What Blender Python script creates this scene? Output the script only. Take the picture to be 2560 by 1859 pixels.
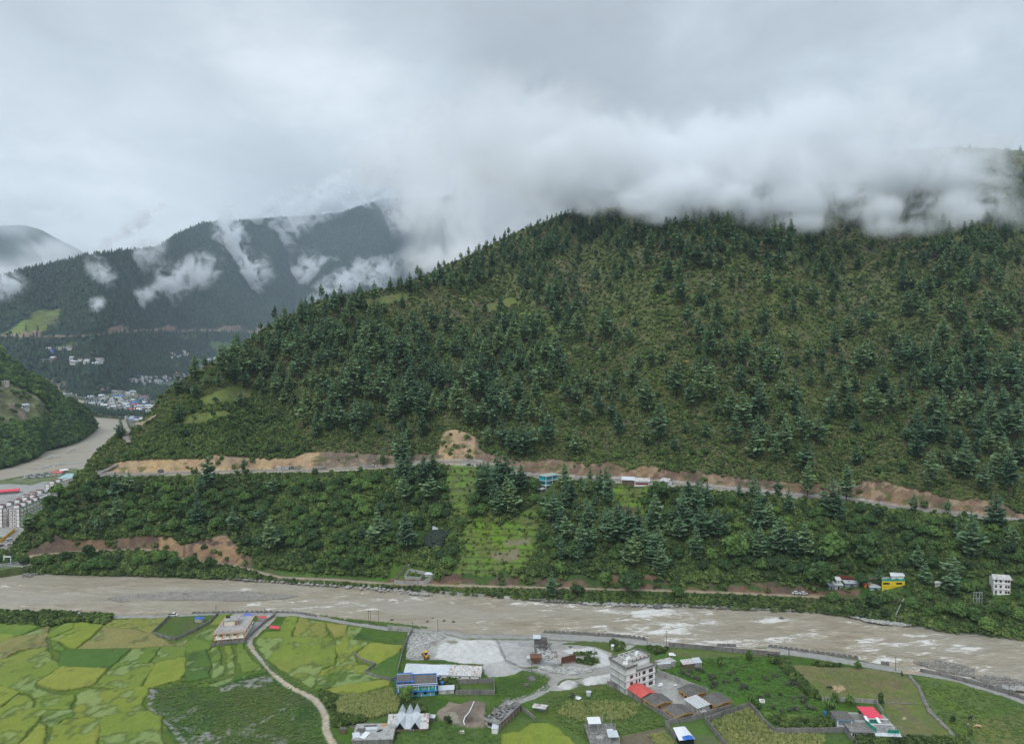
import bpy, bmesh, math, random
import numpy as np
from mathutils import Vector, Matrix
random.seed(7)
rng = np.random.default_rng(11)
for _o in list(bpy.data.objects):
    bpy.data.objects.remove(_o)
S = bpy.context.scene
COL = S.collection
HC = 140.0            # camera height above the near valley floor, metres
F = 1778.0            # focal length in photograph pixels (2560 wide)
PITCH = math.radians(1.61)
WATER = -3.0

# ------------------------------------------------------------------ camera
cam_d = bpy.data.cameras.new('camera')
cam_d.sensor_width = 36.0
cam_d.lens = 36.0 * F / 2560.0
cam_d.clip_start = 1.0
cam_d.clip_end = 40000.0
cam = bpy.data.objects.new('camera', cam_d)
cam.location = (0, 0, HC)
cam.rotation_euler = (math.pi / 2 - PITCH, 0, 0)
COL.objects.link(cam)
S.camera = cam

# ------------------------------------------------------------------ render
S.render.engine = 'CYCLES'
S.view_settings.view_transform = 'Standard'
S.view_settings.look = 'None'
S.view_settings.exposure = 0.0
S.view_settings.gamma = 1.0
S.view_settings.use_curve_mapping = False
cy = S.cycles
cy.max_bounces = 12
cy.diffuse_bounces = 3
cy.glossy_bounces = 1
cy.transmission_bounces = 2
cy.transparent_max_bounces = 8
cy.volume_bounces = 10
cy.volume_step_rate = 1.0
cy.volume_max_steps = 96
cy.use_denoising = True
cy.use_adaptive_sampling = False

# ------------------------------------------------------------------ world: overcast sky
SUN_EL, SUN_ROT = math.radians(47), math.radians(205)
world = bpy.data.worlds.new('World')
S.world = world
world.use_nodes = True
wn, wl = world.node_tree.nodes, world.node_tree.links
wn.clear()

class NG:
    """short way to write node trees"""
    def __init__(s, tree):
        s.t = tree; s.n = tree.nodes; s.l = tree.links
    def new(s, typ, ins=None, **kw):
        nd = s.n.new(typ)
        for k, v in kw.items():
            setattr(nd, k, v)
        for k, v in (ins or {}).items():
            sock = nd.inputs[k]
            if isinstance(v, bpy.types.NodeSocket):
                s.l.new(v, sock)
            else:
                sock.default_value = v
        return nd
    def math(s, op, a, b=0.0, c=0.0, clamp=False):
        nd = s.n.new('ShaderNodeMath'); nd.operation = op; nd.use_clamp = clamp
        for i, v in enumerate((a, b, c)):
            if isinstance(v, bpy.types.NodeSocket): s.l.new(v, nd.inputs[i])
            else: nd.inputs[i].default_value = v
        return nd.outputs[0]
    def vmath(s, op, a, b=(0, 0, 0)):
        nd = s.n.new('ShaderNodeVectorMath'); nd.operation = op
        for i, v in enumerate((a, b)):
            if isinstance(v, bpy.types.NodeSocket): s.l.new(v, nd.inputs[i])
            else: nd.inputs[i].default_value = v
        return nd.outputs['Value'] if op in ('LENGTH', 'DOT_PRODUCT', 'DISTANCE') else nd.outputs[0]
    def noise(s, vec, scale, detail=4.0, rough=0.55, dist=0.0, typ=None):
        nd = s.n.new('ShaderNodeTexNoise')
        if typ: nd.noise_type = typ
        if vec is not None: s.l.new(vec, nd.inputs['Vector'])
        nd.inputs['Scale'].default_value = scale
        nd.inputs['Detail'].default_value = detail
        nd.inputs['Roughness'].default_value = rough
        nd.inputs['Distortion'].default_value = dist
        return nd.outputs['Fac']
    def ramp(s, fac, stops, interp='LINEAR'):
        nd = s.n.new('ShaderNodeValToRGB'); nd.color_ramp.interpolation = interp
        el = nd.color_ramp.elements
        while len(el) > 1: el.remove(el[-1])
        el[0].position = stops[0][0]; el[0].color = tuple(stops[0][1]) + (1,)
        for p, c in stops[1:]:
            e = el.new(p); e.color = tuple(c) + (1,)
        s.l.new(fac, nd.inputs[0])
        return nd.outputs[0]
    def maprange(s, v, a, b, c=0.0, d=1.0, smooth=False):
        nd = s.n.new('ShaderNodeMapRange')
        if smooth: nd.interpolation_type = 'SMOOTHSTEP'
        s.l.new(v, nd.inputs[0])
        for i, x in zip((1, 2, 3, 4), (a, b, c, d)): nd.inputs[i].default_value = x
        return nd.outputs[0]
    def mix(s, fac, a, b, mode='MIX'):
        nd = s.n.new('ShaderNodeMix'); nd.data_type = 'RGBA'; nd.blend_type = mode
        for k, v in ((0, fac), (6, a), (7, b)):
            if isinstance(v, bpy.types.NodeSocket): s.l.new(v, nd.inputs[k])
            else: nd.inputs[k].default_value = v if k == 0 else (tuple(v) + (1,))[:4]
        return nd.outputs[2]

w = NG(world.node_tree)
tc = w.new('ShaderNodeTexCoord')
dirv = tc.outputs['Generated']
sky = w.new('ShaderNodeTexSky', sky_type='NISHITA', sun_disc=False, sun_elevation=SUN_EL, sun_rotation=SUN_ROT)
bg_sky = w.new('ShaderNodeBackground', {'Color': sky.outputs[0], 'Strength': 0.10})
# the cloud deck: soft billows; noise is read on a plane overhead, so that it flattens towards the horizon
sep = w.new('ShaderNodeSeparateXYZ', {0: dirv})
n1 = w.noise(dirv, 2.3, 5, 0.5, 0.15)
mapn = w.new('ShaderNodeMapping', {'Vector': dirv, 'Location': (3.1, 1.7, 0.4), 'Scale': (1.0, 1.0, 2.2)})
n2 = w.noise(mapn.outputs[0], 4.6, 6, 0.55, 0.15)
n3 = w.noise(mapn.outputs[0], 1.1, 2, 0.5, 0.0)

def skydir(px, py):
    x, y = (px - 1280) / F, (929.5 - py) / F
    v = Vector((x, math.cos(PITCH) + y * math.sin(PITCH), -math.sin(PITCH) + y * math.cos(PITCH)))
    return v.normalized()
def lobe(px, py, r, amp, sy=1.0):
    """broad bright or grey region of the overcast, centred on a direction"""
    d = skydir(px, py)
    df = w.vmath('SUBTRACT', dirv, tuple(d))
    df = w.vmath('MULTIPLY', df, (1, 1, sy))
    q = w.math('DIVIDE', w.vmath('LENGTH', df), r)
    return w.math('MULTIPLY', w.math('SUBTRACT', 1.0, w.maprange(q, 0, 1, 0, 1, True)), amp)
val = w.math('ADD', 0.49, w.math('MULTIPLY', w.math('SUBTRACT', n1, 0.5), 0.55))
val = w.math('ADD', val, w.math('MULTIPLY', w.math('SUBTRACT', n2, 0.5), 0.50))
val = w.math('ADD', val, w.math('MULTIPLY', w.math('SUBTRACT', n3, 0.5), 0.30))
n4 = w.noise(w.new('ShaderNodeMapping', {'Vector': dirv, 'Location': (7.3, 2.2, 5.1), 'Scale': (1.0, 1.0, 1.7)}).outputs[0], 3.0, 6, 0.55, 0.2)
val = w.math('ADD', val, w.math('MULTIPLY', w.math('SUBTRACT', w.maprange(n4, .44, .60, 0, 1, True), .5), 0.15))
for a in [
        (900, 260, 0.20, 0.20), (120, 430, 0.42, 0.22), (600, 400, 0.30, 0.10), (100, 650, 0.25, 0.10), (1080, 300, 0.14, 0.10, 0.8),
        (1400, 120, 0.35, -0.14), (2050, 60, 0.5, -0.06), (640, 420, 0.13, -0.06, 2.0), (700, 60, 0.3, -0.08), (850, 500, 0.14, -0.08, 1.5),
        (2300, 260, 0.30, 0.06), (1650, 330, 0.3, -0.03)]:
    val = w.math('ADD', val, lobe(*a))
skycol = w.ramp(val, [(0.0, (0.28, 0.32, 0.36)), (0.32, (0.385, 0.435, 0.485)), (0.52, (0.48, 0.545, 0.605)), (0.74, (0.62, 0.69, 0.745)), (1.0, (0.78, 0.84, 0.88))])
# an overcast sky brightens evenly towards the zenith
zen = w.maprange(sep.outputs[2], 0.40, 1.0, 1.0, 2.1, True)
bg_cl = w.new('ShaderNodeBackground', {'Color': skycol, 'Strength': w.math('MULTIPLY', zen, 1.30)})
mixs = w.new('ShaderNodeMixShader', {0: 0.96, 1: bg_sky.outputs[0], 2: bg_cl.outputs[0]})
w.new('ShaderNodeOutputWorld', {'Surface': mixs.outputs[0]})

# ------------------------------------------------------------------ sun, veiled by cloud
sun_d = bpy.data.lights.new('sun', 'SUN')
sun_d.energy = 1.45
sun_d.angle = math.radians(25)
sun_d.color = (1.0, 0.98, 0.95)
sun = bpy.data.objects.new('sun', sun_d)
sun.rotation_euler = (math.pi / 2 - SUN_EL, 0, -SUN_ROT + math.pi)
COL.objects.link(sun)

# ------------------------------------------------------------------ projection helpers (photograph pixel -> place)
cp, sp = math.cos(PITCH), math.sin(PITCH)
def ray(px, py):
    x = (np.asarray(px, float) - 1280) / F
    y = (929.5 - np.asarray(py, float)) / F
    return x, cp + y * sp, -sp + y * cp
def G(px, py, z=0.0):
    """where the line of sight meets the level z"""
    x, y, q = ray(px, py)
    t = (z - HC) / q
    return Vector((float(x * t), float(y * t), float(z)))
def W(px, py, Y):
    x, y, q = ray(px, py)
    t = Y / y
    return Vector((float(x * t), float(Y), float(HC + q * t)))
def Wn(px, py, Y):
    x, y, q = ray(px, py)
    t = Y / y
    return np.stack([x * t, Y + 0 * t, HC + q * t], -1)
def Gn(px, py, z=0.0):
    x, y, q = ray(px, py)
    t = (z - HC) / q
    return np.stack([x * t, y * t, z + 0 * t], -1)
def proj(P):
    """place -> photograph pixel"""
    P = np.asarray(P, float)
    d = P - np.array([0, 0, HC])
    dep = d[..., 1] * cp - d[..., 2] * sp
    up = d[..., 1] * sp + d[..., 2] * cp
    return 1280 + F * d[..., 0] / dep, 929.5 - F * up / dep
CROPS = {1: (0, 1500, 3.544), 2: (480, 1500, 3.544), 3: (940, 1500, 3.544), 4: (1420, 1500, 3.544), 5: (1920, 1500, 3.544),
         6: (0, 1150, 3.544), 7: (600, 1150, 3.544), 8: (1200, 1150, 3.544), 9: (1800, 1150, 2.984), 10: (0, 480, 3.431),
         11: (0, 880, 4.333), 12: (0, 1260, 7.487), 13: (600, 420, 3.431), 14: (1100, 480, 3.05), 15: (1800, 340, 2.941),
         16: (300, 900, 2.984), 0: (0, 0, 1 / 1.1287)}
def cr(c, *pts):
    """survey notes -> photograph pixels"""
    x0, y0, s = CROPS[c]
    r = [(x0 + x / s, y0 + y / s) for x, y in pts]
    return r if len(r) > 1 else r[0]

# ------------------------------------------------------------------ numpy noise
_perm = rng.random((256, 256))
def vnoise(x, y):
    x = np.asarray(x, float); y = np.asarray(y, float)
    xi, yi = np.floor(x).astype(int), np.floor(y).astype(int)
    fx, fy = x - xi, y - yi
    fx = fx * fx * (3 - 2 * fx); fy = fy * fy * (3 - 2 * fy)
    a = _perm[xi & 255, yi & 255]; b = _perm[(xi + 1) & 255, yi & 255]
    c = _perm[xi & 255, (yi + 1) & 255]; d = _perm[(xi + 1) & 255, (yi + 1) & 255]
    return (a * (1 - fx) + b * fx) * (1 - fy) + (c * (1 - fx) + d * fx) * fy
def fbm(x, y, o=4, g=0.5):
    r = 0; a = 1; s = 0
    for i in range(o):
        r = r + a * vnoise(x * 2 ** i + 17 * i, y * 2 ** i + 31 * i); s += a; a *= g
    return r / s
def sstep(a, b, x):
    t = np.clip((x - a) / (b - a), 0, 1)
    return t * t * (3 - 2 * t)
def inpoly(px, py, poly):
    px = np.asarray(px, float); py = np.asarray(py, float)
    c = np.zeros(px.shape, bool); n = len(poly)
    for i in range(n):
        x1, y1 = poly[i]; x2, y2 = poly[(i + 1) % n]
        if y1 == y2: continue
        m = ((y1 > py) != (y2 > py)) & (px < (x2 - x1) * (py - y1) / (y2 - y1) + x1)
        c ^= m
    return c
def segdist(px, py, line):
    px = np.asarray(px, float); py = np.asarray(py, float)
    d = np.full(px.shape, 1e9)
    for (x1, y1), (x2, y2) in zip(line[:-1], line[1:]):
        dx, dy = x2 - x1, y2 - y1
        t = np.clip(((px - x1) * dx + (py - y1) * dy) / (dx * dx + dy * dy + 1e-9), 0, 1)
        d = np.minimum(d, np.hypot(px - x1 - t * dx, py - y1 - t * dy))
    return d

# ------------------------------------------------------------------ materials
MATS = {}
def mat(name, col=(.5, .5, .5), rough=.85, var=.12, scale=1.0, spec=.25, metal=0.0, bump=0.0, stain=None, stain_amt=.5, stain_scale=.25):
    """plain weathered surface: colour with two sizes of mottling, optional streaky stains"""
    if name in MATS: return MATS[name]
    m = bpy.data.materials.new(name); m.use_nodes = True
    g = NG(m.node_tree); b = g.n['Principled BSDF']
    tc = g.new('ShaderNodeTexCoord'); geo = g.new('ShaderNodeNewGeometry')
    P = geo.outputs['Position']
    a = g.noise(P, .9 * scale, 4, .6); c2 = g.noise(P, .15 * scale, 2, .5)
    f = g.math('ADD', g.math('MULTIPLY', a, .6), g.math('MULTIPLY', c2, .4))
    lo = tuple(max(0, x * (1 - 2.2 * var)) for x in col); hi = tuple(min(1, x * (1 + 1.6 * var)) for x in col)
    c = g.ramp(f, [(.3, lo), (.7, hi)])
    if stain is not None:
        mp = g.new('ShaderNodeMapping', {'Vector': P, 'Scale': (1, 1, .25)})
        sn = g.noise(mp.outputs[0], stain_scale * 4, 5, .65, .6)
        c = g.mix(g.maprange(sn, .48, .66, 0, stain_amt, True), c, stain)
    g.l.new(c, b.inputs['Base Color'])
    b.inputs['Roughness'].default_value = rough
    b.inputs['Specular IOR Level'].default_value = spec
    b.inputs['Metallic'].default_value = metal
    if bump:
        bp = g.new('ShaderNodeBump', {'Height': a, 'Strength': bump, 'Distance': .3})
        g.l.new(bp.outputs[0], b.inputs['Normal'])
    MATS[name] = m
    return m

def mat_foliage(name, stops, hue=.03, vvar=.35, trans=.12, rough=.6):
    """leaves: colour differs from one tree to the next and from clump to clump"""
    m = bpy.data.materials.new(name); m.use_nodes = True
    g = NG(m.node_tree); b = g.n['Principled BSDF']
    oi = g.new('ShaderNodeObjectInfo'); tc = g.new('ShaderNodeTexCoord')
    geo = g.new('ShaderNodeNewGeometry')
    nz = g.noise(tc.outputs['Object'], .8, 3, .6)
    big = g.noise(geo.outputs['Position'], .022, 4, .65)
    f = g.math('ADD', g.math('MULTIPLY', oi.outputs['Random'], .55), g.math('MULTIPLY', nz, .45))
    f = g.math('ADD', f, g.math('MULTIPLY', g.math('SUBTRACT', big, .5), .7))
    c = g.ramp(f, stops)
    hsv = g.new('ShaderNodeHueSaturation', {'Color': c, 'Value': g.math('ADD', 1 - vvar / 2, g.math('MULTIPLY', nz, vvar))})
    g.l.new(hsv.outputs[0], b.inputs['Base Color'])
    b.inputs['Roughness'].default_value = rough
    b.inputs['Specular IOR Level'].default_value = .15
    tr = g.new('ShaderNodeBsdfTranslucent', {'Color': hsv.outputs[0]}); mx = g.new('ShaderNodeMixShader', {0: .22, 1: b.outputs[0], 2: tr.outputs[0]})
    g.l.new(mx.outputs[0], g.n['Material Output'].inputs['Surface'])
    MATS[name] = m
    return m

def mat_terrain(name, bump=.5, bd=1.2, fine=.9, mid=.12, amt=.45, rough=.95, spec=.1):
    """ground: the colour of what grows or lies there comes with the mesh (colour attribute 'cover'), the grain is procedural"""
    m = bpy.data.materials.new(name); m.use_nodes = True
    g = NG(m.node_tree); b = g.n['Principled BSDF']
    at = g.new('ShaderNodeVertexColor', layer_name='cover')
    geo = g.new('ShaderNodeNewGeometry'); P = geo.outputs['Position']
    a = g.noise(P, fine, 5, .7); c2 = g.noise(P, mid, 4, .6, .5); c3 = g.noise(P, mid * .25, 3, .6)
    f = g.math('ADD', g.math('MULTIPLY', a, .5), g.math('ADD', g.math('MULTIPLY', c2, .3), g.math('MULTIPLY', c3, .2)))
    v = g.maprange(f, .3, .7, 1 - amt, 1 + amt)
    hsv = g.new('ShaderNodeHueSaturation', {'Color': at.outputs[0], 'Value': v, 'Hue': g.maprange(c2, .3, .7, .485, .515), 'Saturation': g.maprange(c3, .3, .7, .85, 1.12)})
    g.l.new(hsv.outputs[0], b.inputs['Base Color'])
    b.inputs['Roughness'].default_value = rough
    b.inputs['Specular IOR Level'].default_value = spec
    bp = g.new('ShaderNodeBump', {'Height': f, 'Strength': bump, 'Distance': bd})
    g.l.new(bp.outputs[0], b.inputs['Normal'])
    MATS[name] = m
    return m

# ------------------------------------------------------------------ mesh helpers
def link(o):
    COL.objects.link(o); return o
def mesh_np(name, V, Fq, m=None, cover=None, smooth=False):
    me = bpy.data.meshes.new(name)
    V = np.asarray(V, np.float32); Fq = np.asarray(Fq, np.int32)
    me.vertices.add(len(V)); me.vertices.foreach_set('co', V.ravel())
    k = Fq.shape[1]
    me.loops.add(Fq.size); me.loops.foreach_set('vertex_index', Fq.ravel())
    me.polygons.add(len(Fq)); me.polygons.foreach_set('loop_start', np.arange(0, Fq.size, k, dtype=np.int32))
    if smooth: me.polygons.foreach_set('use_smooth', np.ones(len(Fq), bool))
    me.update(calc_edges=True)
    if cover is not None:
        ca = me.color_attributes.new('cover', 'FLOAT_COLOR', 'POINT')
        C4 = np.ones((len(V), 4), np.float32); C4[:, :3] = cover
        ca.data.foreach_set('color', C4.ravel())
    if m: me.materials.append(m)
    return me
def grid_faces(nr, nc):
    i = np.arange(nr * nc).reshape(nr, nc)
    return np.stack([i[:-1, :-1].ravel(), i[:-1, 1:].ravel(), i[1:, 1:].ravel(), i[1:, :-1].ravel()], 1)

class MB:
    """collects boxes, prisms, bars and tubes and links them as one mesh object"""
    def __init__(s): s.v = []; s.f = []
    def add(s, vs, fs):
        n = len(s.v); s.v += [tuple(p) for p in vs]; s.f += [tuple(i + n for i in f) for f in fs]; return s
    def hexa(s, b, t):
        return s.add(list(b) + list(t), [(3, 2, 1, 0), (4, 5, 6, 7), (0, 1, 5, 4), (1, 2, 6, 5), (2, 3, 7, 6), (3, 0, 4, 7)])
    def box(s, x0, y0, z0, x1, y1, z1):
        return s.hexa([(x0, y0, z0), (x1, y0, z0), (x1, y1, z0), (x0, y1, z0)], [(x0, y0, z1), (x1, y0, z1), (x1, y1, z1), (x0, y1, z1)])
    def slab(s, pts, th):
        """thin plate over 3 or 4 corner points, thickness th downwards"""
        n = len(pts); lo = [(p[0], p[1], p[2] - th) for p in pts]
        return s.add(lo + list(pts), [tuple(range(n))[::-1], tuple(range(n, 2 * n))] + [(i, (i + 1) % n, n + (i + 1) % n, n + i) for i in range(n)])
    def prism(s, poly, z0, z1):
        n = len(poly)
        zz0 = z0 if hasattr(z0, '__len__') else [z0] * n; zz1 = z1 if hasattr(z1, '__len__') else [z1] * n
        return s.add([(p[0], p[1], zz0[i]) for i, p in enumerate(poly)] + [(p[0], p[1], zz1[i]) for i, p in enumerate(poly)],
                     [tuple(range(n))[::-1], tuple(range(n, 2 * n))] + [(i, (i + 1) % n, n + (i + 1) % n, n + i) for i in range(n)])
    def bar(s, a, b, w, h=None):
        a = Vector(a); b = Vector(b); d = (b - a)
        if d.length < 1e-6: return s
        d.normalize(); h = h or w
        u = d.cross(Vector((0, 0, 1)));
        if u.length < .05: u = d.cross(Vector((1, 0, 0)))
        u.normalize(); v = u.cross(d)
        q = lambda c: [c - u * w / 2 - v * h / 2, c + u * w / 2 - v * h / 2, c + u * w / 2 + v * h / 2, c - u * w / 2 + v * h / 2]
        return s.hexa(q(a), q(b))
    def tube(s, a, b, r0, r1=None, n=8, cap=True):
        a = Vector(a); b = Vector(b); d = (b - a).normalized(); r1 = r0 if r1 is None else r1
        u = d.cross(Vector((0, 0, 1)))
        if u.length < .05: u = d.cross(Vector((1, 0, 0)))
        u.normalize(); v = d.cross(u)
        vs = []
        for c, r in ((a, r0), (b, r1)):
            for k in range(n):
                t = 2 * math.pi * k / n; vs.append(c + u * (r * math.cos(t)) + v * (r * math.sin(t)))
        fs = [(k, (k + 1) % n, n + (k + 1) % n, n + k) for k in range(n)]
        if cap: fs += [tuple(range(n))[::-1], tuple(range(n, 2 * n))]
        return s.add(vs, fs)
    def mesh(s, name, m):
        me = bpy.data.meshes.new(name)
        me.from_pydata([tuple(map(float, p)) for p in s.v], [], s.f)
        bm = bmesh.new(); bm.from_mesh(me); bmesh.ops.recalc_face_normals(bm, faces=bm.faces); bm.to_mesh(me); bm.free()
        if m: me.materials.append(m)
        return me
    def build(s, name, m, parent=None, smooth=False):
        me = s.mesh(name, m)
        if smooth:
            me.polygons.foreach_set('use_smooth', [True] * len(me.polygons))
        o = bpy.data.objects.new(name, me)
        if parent: o.parent = parent
        return link(o)

def thing(name, label, cat, loc=(0, 0, 0), rz=0.0, group=None):
    o = bpy.data.objects.new(name, None); link(o)
    o.empty_display_size = .5
    o.location = loc; o.rotation_euler = (0, 0, rz)
    o['label'] = label; o['category'] = cat
    if group: o['group'] = group
    return o
def tag(o, label=None, cat=None, group=None, kind=None):
    if label: o['label'] = label
    if cat: o['category'] = cat
    if group: o['group'] = group
    if kind: o['kind'] = kind
    return o
def part(name, me, parent, loc=(0, 0, 0), rot=(0, 0, 0), sc=None):
    o = bpy.data.objects.new(name, me); link(o); o.parent = parent; o.location = loc; o.rotation_euler = rot
    if sc is not None: o.scale = sc
    return o
def copy_tree(o, parent=None):
    c = o.copy(); link(c); c.parent = parent
    for ch in list(o.children): copy_tree(ch, c)
    return c

# ================================================================== TERRAIN
# ---- the main hill: surveyed along sight lines; each column climbs from the far bank to the skyline with its own slope
BANK = sorted(cr(0, (-500, 1262), (0, 1262), (60, 1268), (120, 1272), (340, 1277), (440, 1281), (540, 1284), (640, 1292), (860, 1305), (1080, 1322), (1300, 1338), (1500, 1343), (1700, 1354), (1820, 1358), (1950, 1376), (2100, 1400), (2268, 1416), (2800, 1490)))
LOWRD = cr(0, (-500, 1240), (60, 1232), (150, 1223), (240, 1218), (350, 1217), (420, 1240), (520, 1252), (620, 1278), (760, 1284), (860, 1292), (1060, 1297), (1200, 1300), (1330, 1303), (1500, 1308), (1700, 1316), (1830, 1321), (2000, 1318), (2268, 1340), (2800, 1370))
UPRD = cr(0, (-500, 1100), (100, 1060), (213, 1048), (300, 1050), (450, 1045), (600, 1041), (700, 1041), (850, 1033), (960, 1021), (1060, 1024), (1150, 1050), (1250, 1057), (1400, 1063), (1500, 1070), (1650, 1086), (1800, 1100), (1900, 1107), (2000, 1124), (2100, 1134), (2268, 1154), (2800, 1230))
CUT = cr(0, (-500, 1090), (213, 1047), (245, 1030), (265, 1022), (330, 1017), (450, 1016), (470, 1007), (560, 1014), (640, 1016), (680, 1003), (720, 1000), (800, 1004), (860, 1008), (950, 1006), (966, 1008), (985, 955), (1010, 950), (1050, 965), (1075, 1004), (1140, 1020), (1190, 1022), (1215, 1015), (1300, 1028), (1345, 1024), (1400, 1040), (1430, 1028), (1500, 1046), (1540, 1043), (1650, 1060), (1750, 1068), (1880, 1070), (1900, 1065), (1960, 1066), (2000, 1078), (2060, 1090), (2100, 1105), (2200, 1108), (2268, 1140), (2800, 1215))
SIL = cr(0, (-500, 1255), (-40, 1250), (20, 1226), (60, 1170), (110, 1115), (165, 1065), (190, 1030), (215, 1000), (255, 962), (290, 955), (330, 915), (352, 885), (375, 862), (420, 832), (480, 795), (550, 752), (600, 718), (700, 668), (790, 648), (870, 638), (950, 606), (1050, 560), (1150, 512), (1250, 474), (1330, 463), (1450, 445), (1600, 420), (1750, 398), (1850, 380), (1950, 345), (2000, 331), (2100, 326), (2200, 330), (2268, 334), (2800, 345))
LCUT = cr(0, (-500, 1235), (60, 1225), (110, 1195), (125, 1172), (140, 1195), (250, 1195), (300, 1188), (350, 1186), (385, 1190), (400, 1208), (470, 1190), (500, 1185), (530, 1212), (560, 1240), (620, 1268), (700, 1276), (960, 1283), (1000, 1268), (1060, 1280), (1110, 1268), (1200, 1278), (1330, 1268), (1400, 1277), (1450, 1272), (1500, 1298), (1540, 1290), (1600, 1290), (1750, 1286), (1790, 1292), (1830, 1300), (2268, 1330), (2800, 1360))
def cv(c, px):
    a = np.array(c); return np.interp(px, a[:, 0], a[:, 1])
HX = np.arange(-420, 3000, 5.0)
NR = 300
yb = cv(BANK, HX); ysl = np.minimum(cv(SIL, HX), yb - 6)
yl = np.clip(cv(LOWRD, HX), ysl + 1, yb - 3); yu = cv(UPRD, HX); yc = cv(CUT, HX); ylc = cv(LCUT, HX)
tt = np.linspace(0, 1, NR)[:, None]
PY = yb + (ysl - yb) * tt ** 0.92
PX = np.broadcast_to(HX, PY.shape)
Yd = np.zeros_like(PY)
Yd[0] = Gn(HX, yb, WATER)[:, 1]
rd_lo = np.exp(-((PY - yl) / 3.2) ** 2) * (PX < 2150)
rd_up = np.exp(-((PY - yu) / 5.0) ** 2) * (PX > 235)
in_cut = ((PY < yu - 4) & (PY > yc) & (PX > 240))
in_lcut = ((PY < yl - 3) & (PY > ylc) & (PX < 2150))
fold = fbm(PX / 260 + PY / 500, PY / 420, 4) - .5
fold2 = fbm(PX / 70, PY / 90 + 9, 3) - .5
slope = np.where(PY > yu, .70, .60) + .55 * fold + .22 * fold2
slope = np.where(PY < yc - 250, slope - .06, slope)
slope = np.where(in_cut | in_lcut, 1.7 + 1.2 * fold2, slope)
slope = slope * (1 - .96 * np.maximum(rd_lo, rd_up))
# terraced, gentler ground in the middle between the roads, and the bank flats
slope = np.where((PY > yl + 3), .55, slope)
flat = inpoly(PX, PY, cr(0, (580, 1262), (850, 1280), (870, 1296), (620, 1282)))
slope = np.where(flat, .08, slope)
sk = ray(0, PY)[2] / ray(0, PY)[1]          # tangent of the sight line
for r in range(1, NR):
    dpy = PY[r - 1] - PY[r]
    Yd[r] = Yd[r - 1] + np.clip(dpy * Yd[r - 1] / F / np.maximum(slope[r] - sk[r], .12), 0, 9)
# smooth sideways so that neighbouring columns agree
for _ in range(3):
    Yd[:, 1:-1] = .25 * Yd[:, :-2] + .5 * Yd[:, 1:-1] + .25 * Yd[:, 2:]
Yd[0] = Gn(HX, yb, WATER)[:, 1]
def hill_t(px, py):
    b = np.interp(px, HX, yb); s_ = np.interp(px, HX, ysl)
    t = np.clip((b - py) / (b - s_), 0, 1) ** (1 / .92)
    return t
def hill_depth(px, py):
    px = np.asarray(px, float); py = np.asarray(py, float)
    t = hill_t(px, py) * (NR - 1)
    c = np.clip((px - HX[0]) / 5.0, 0, len(HX) - 1.001)
    r0 = np.clip(np.floor(t).astype(int), 0, NR - 2); c0 = np.floor(c).astype(int)
    fr, fc = t - r0, c - c0
    return ((Yd[r0, c0] * (1 - fr) + Yd[r0 + 1, c0] * fr) * (1 - fc) + (Yd[r0, c0 + 1] * (1 - fr) + Yd[r0 + 1, c0 + 1] * fr) * fc)
def H(px, py):
    """point of the main hill seen at a photograph pixel"""
    return Vector(Wn(px, py, hill_depth(px, py)).tolist())

V = Wn(PX, PY, Yd)
# ground cover colours of the hill
def fill(Cv, m, c, k=1.0):
    m = (np.asarray(m, float) * k)[..., None]
    return Cv * (1 - m) + np.array(c) * m
DG, MG, YG, BR, SOIL, SOIL2, GREYS = (.030, .060, .020), (.052, .088, .022), (.15, .215, .04), (.095, .078, .045), (.40, .275, .165), (.165, .11, .08), (.25, .235, .21)
n_a = fbm(PX / 60, PY / 45, 5); n_b = fbm(PX / 180 + 5, PY / 130, 4); n_c = fbm(PX / 14, PY / 12, 3)
C = np.zeros(PY.shape + (3,)) + np.array((.105, .122, .046))
C = fill(C, sstep(.45, .7, n_a), (.125, .118, .060))
C = fill(C, sstep(.5, .75, n_b) * sstep(.4, .7, n_c), (.085, .098, .036), .8)
C = fill(C, sstep(.55, .75, n_c) * sstep(.45, .6, n_a), (.105, .085, .06), .6)
low = PY > yu
C = fill(C, low, (.045, .085, .022))
C = fill(C, low & (n_a > .52), (.080, .125, .030), .8); C = fill(C, low & (PX < 700) & (n_b > .42), (.095, .098, .045), .7)
def soft(poly, feather=10, wob=14):
    wx = (fbm(PX / 30, PY / 30, 3) - .5) * wob * 2; wy = (fbm(PX / 30 + 40, PY / 30, 3) - .5) * wob * 2
    return inpoly(PX + wx, PY + wy, poly)
YEL = [(0, [(435, 885), (520, 852), (560, 862), (550, 885), (455, 900)]), (0, [(395, 925), (430, 915), (500, 908), (520, 920), (440, 940), (390, 942)]),
       (0, [(760, 672), (850, 655), (900, 648), (930, 660), (850, 672), (790, 680)]), (0, [(470, 870), (530, 845), (540, 852), (500, 880)]),
       (0, [(1075, 672), (1140, 660), (1150, 672), (1080, 690)])]
for c_, p in YEL: C = fill(C, soft(cr(c_, *p), wob=6), (.14, .175, .04), .6)
for p in ([(985, 1025), (1075, 1030), (1060, 1110), (1040, 1140), (990, 1150), (985, 1080)], [(1010, 1170), (1060, 1130), (1190, 1110), (1200, 1190), (1180, 1260), (1050, 1275), (1000, 1275)],
          [(1340, 1065), (1440, 1075), (1430, 1110), (1450, 1150), (1380, 1180), (1350, 1120)], [(1000, 800), (1060, 720), (1000, 740), (960, 800)],
          [(1100, 690), (1300, 680), (1280, 780), (1120, 800)]):
    C = fill(C, soft(cr(0, *p), wob=16), (.13, .20, .042), .9); C = fill(C, soft(cr(0, *p), wob=16) & (n_c > .5), (.11, .115, .05), .6); C = fill(C, soft(cr(0, *p), wob=16) & ((PY + 12 * n_a) % 17 < 3.4), (.05, .07, .025), .8)
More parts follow.
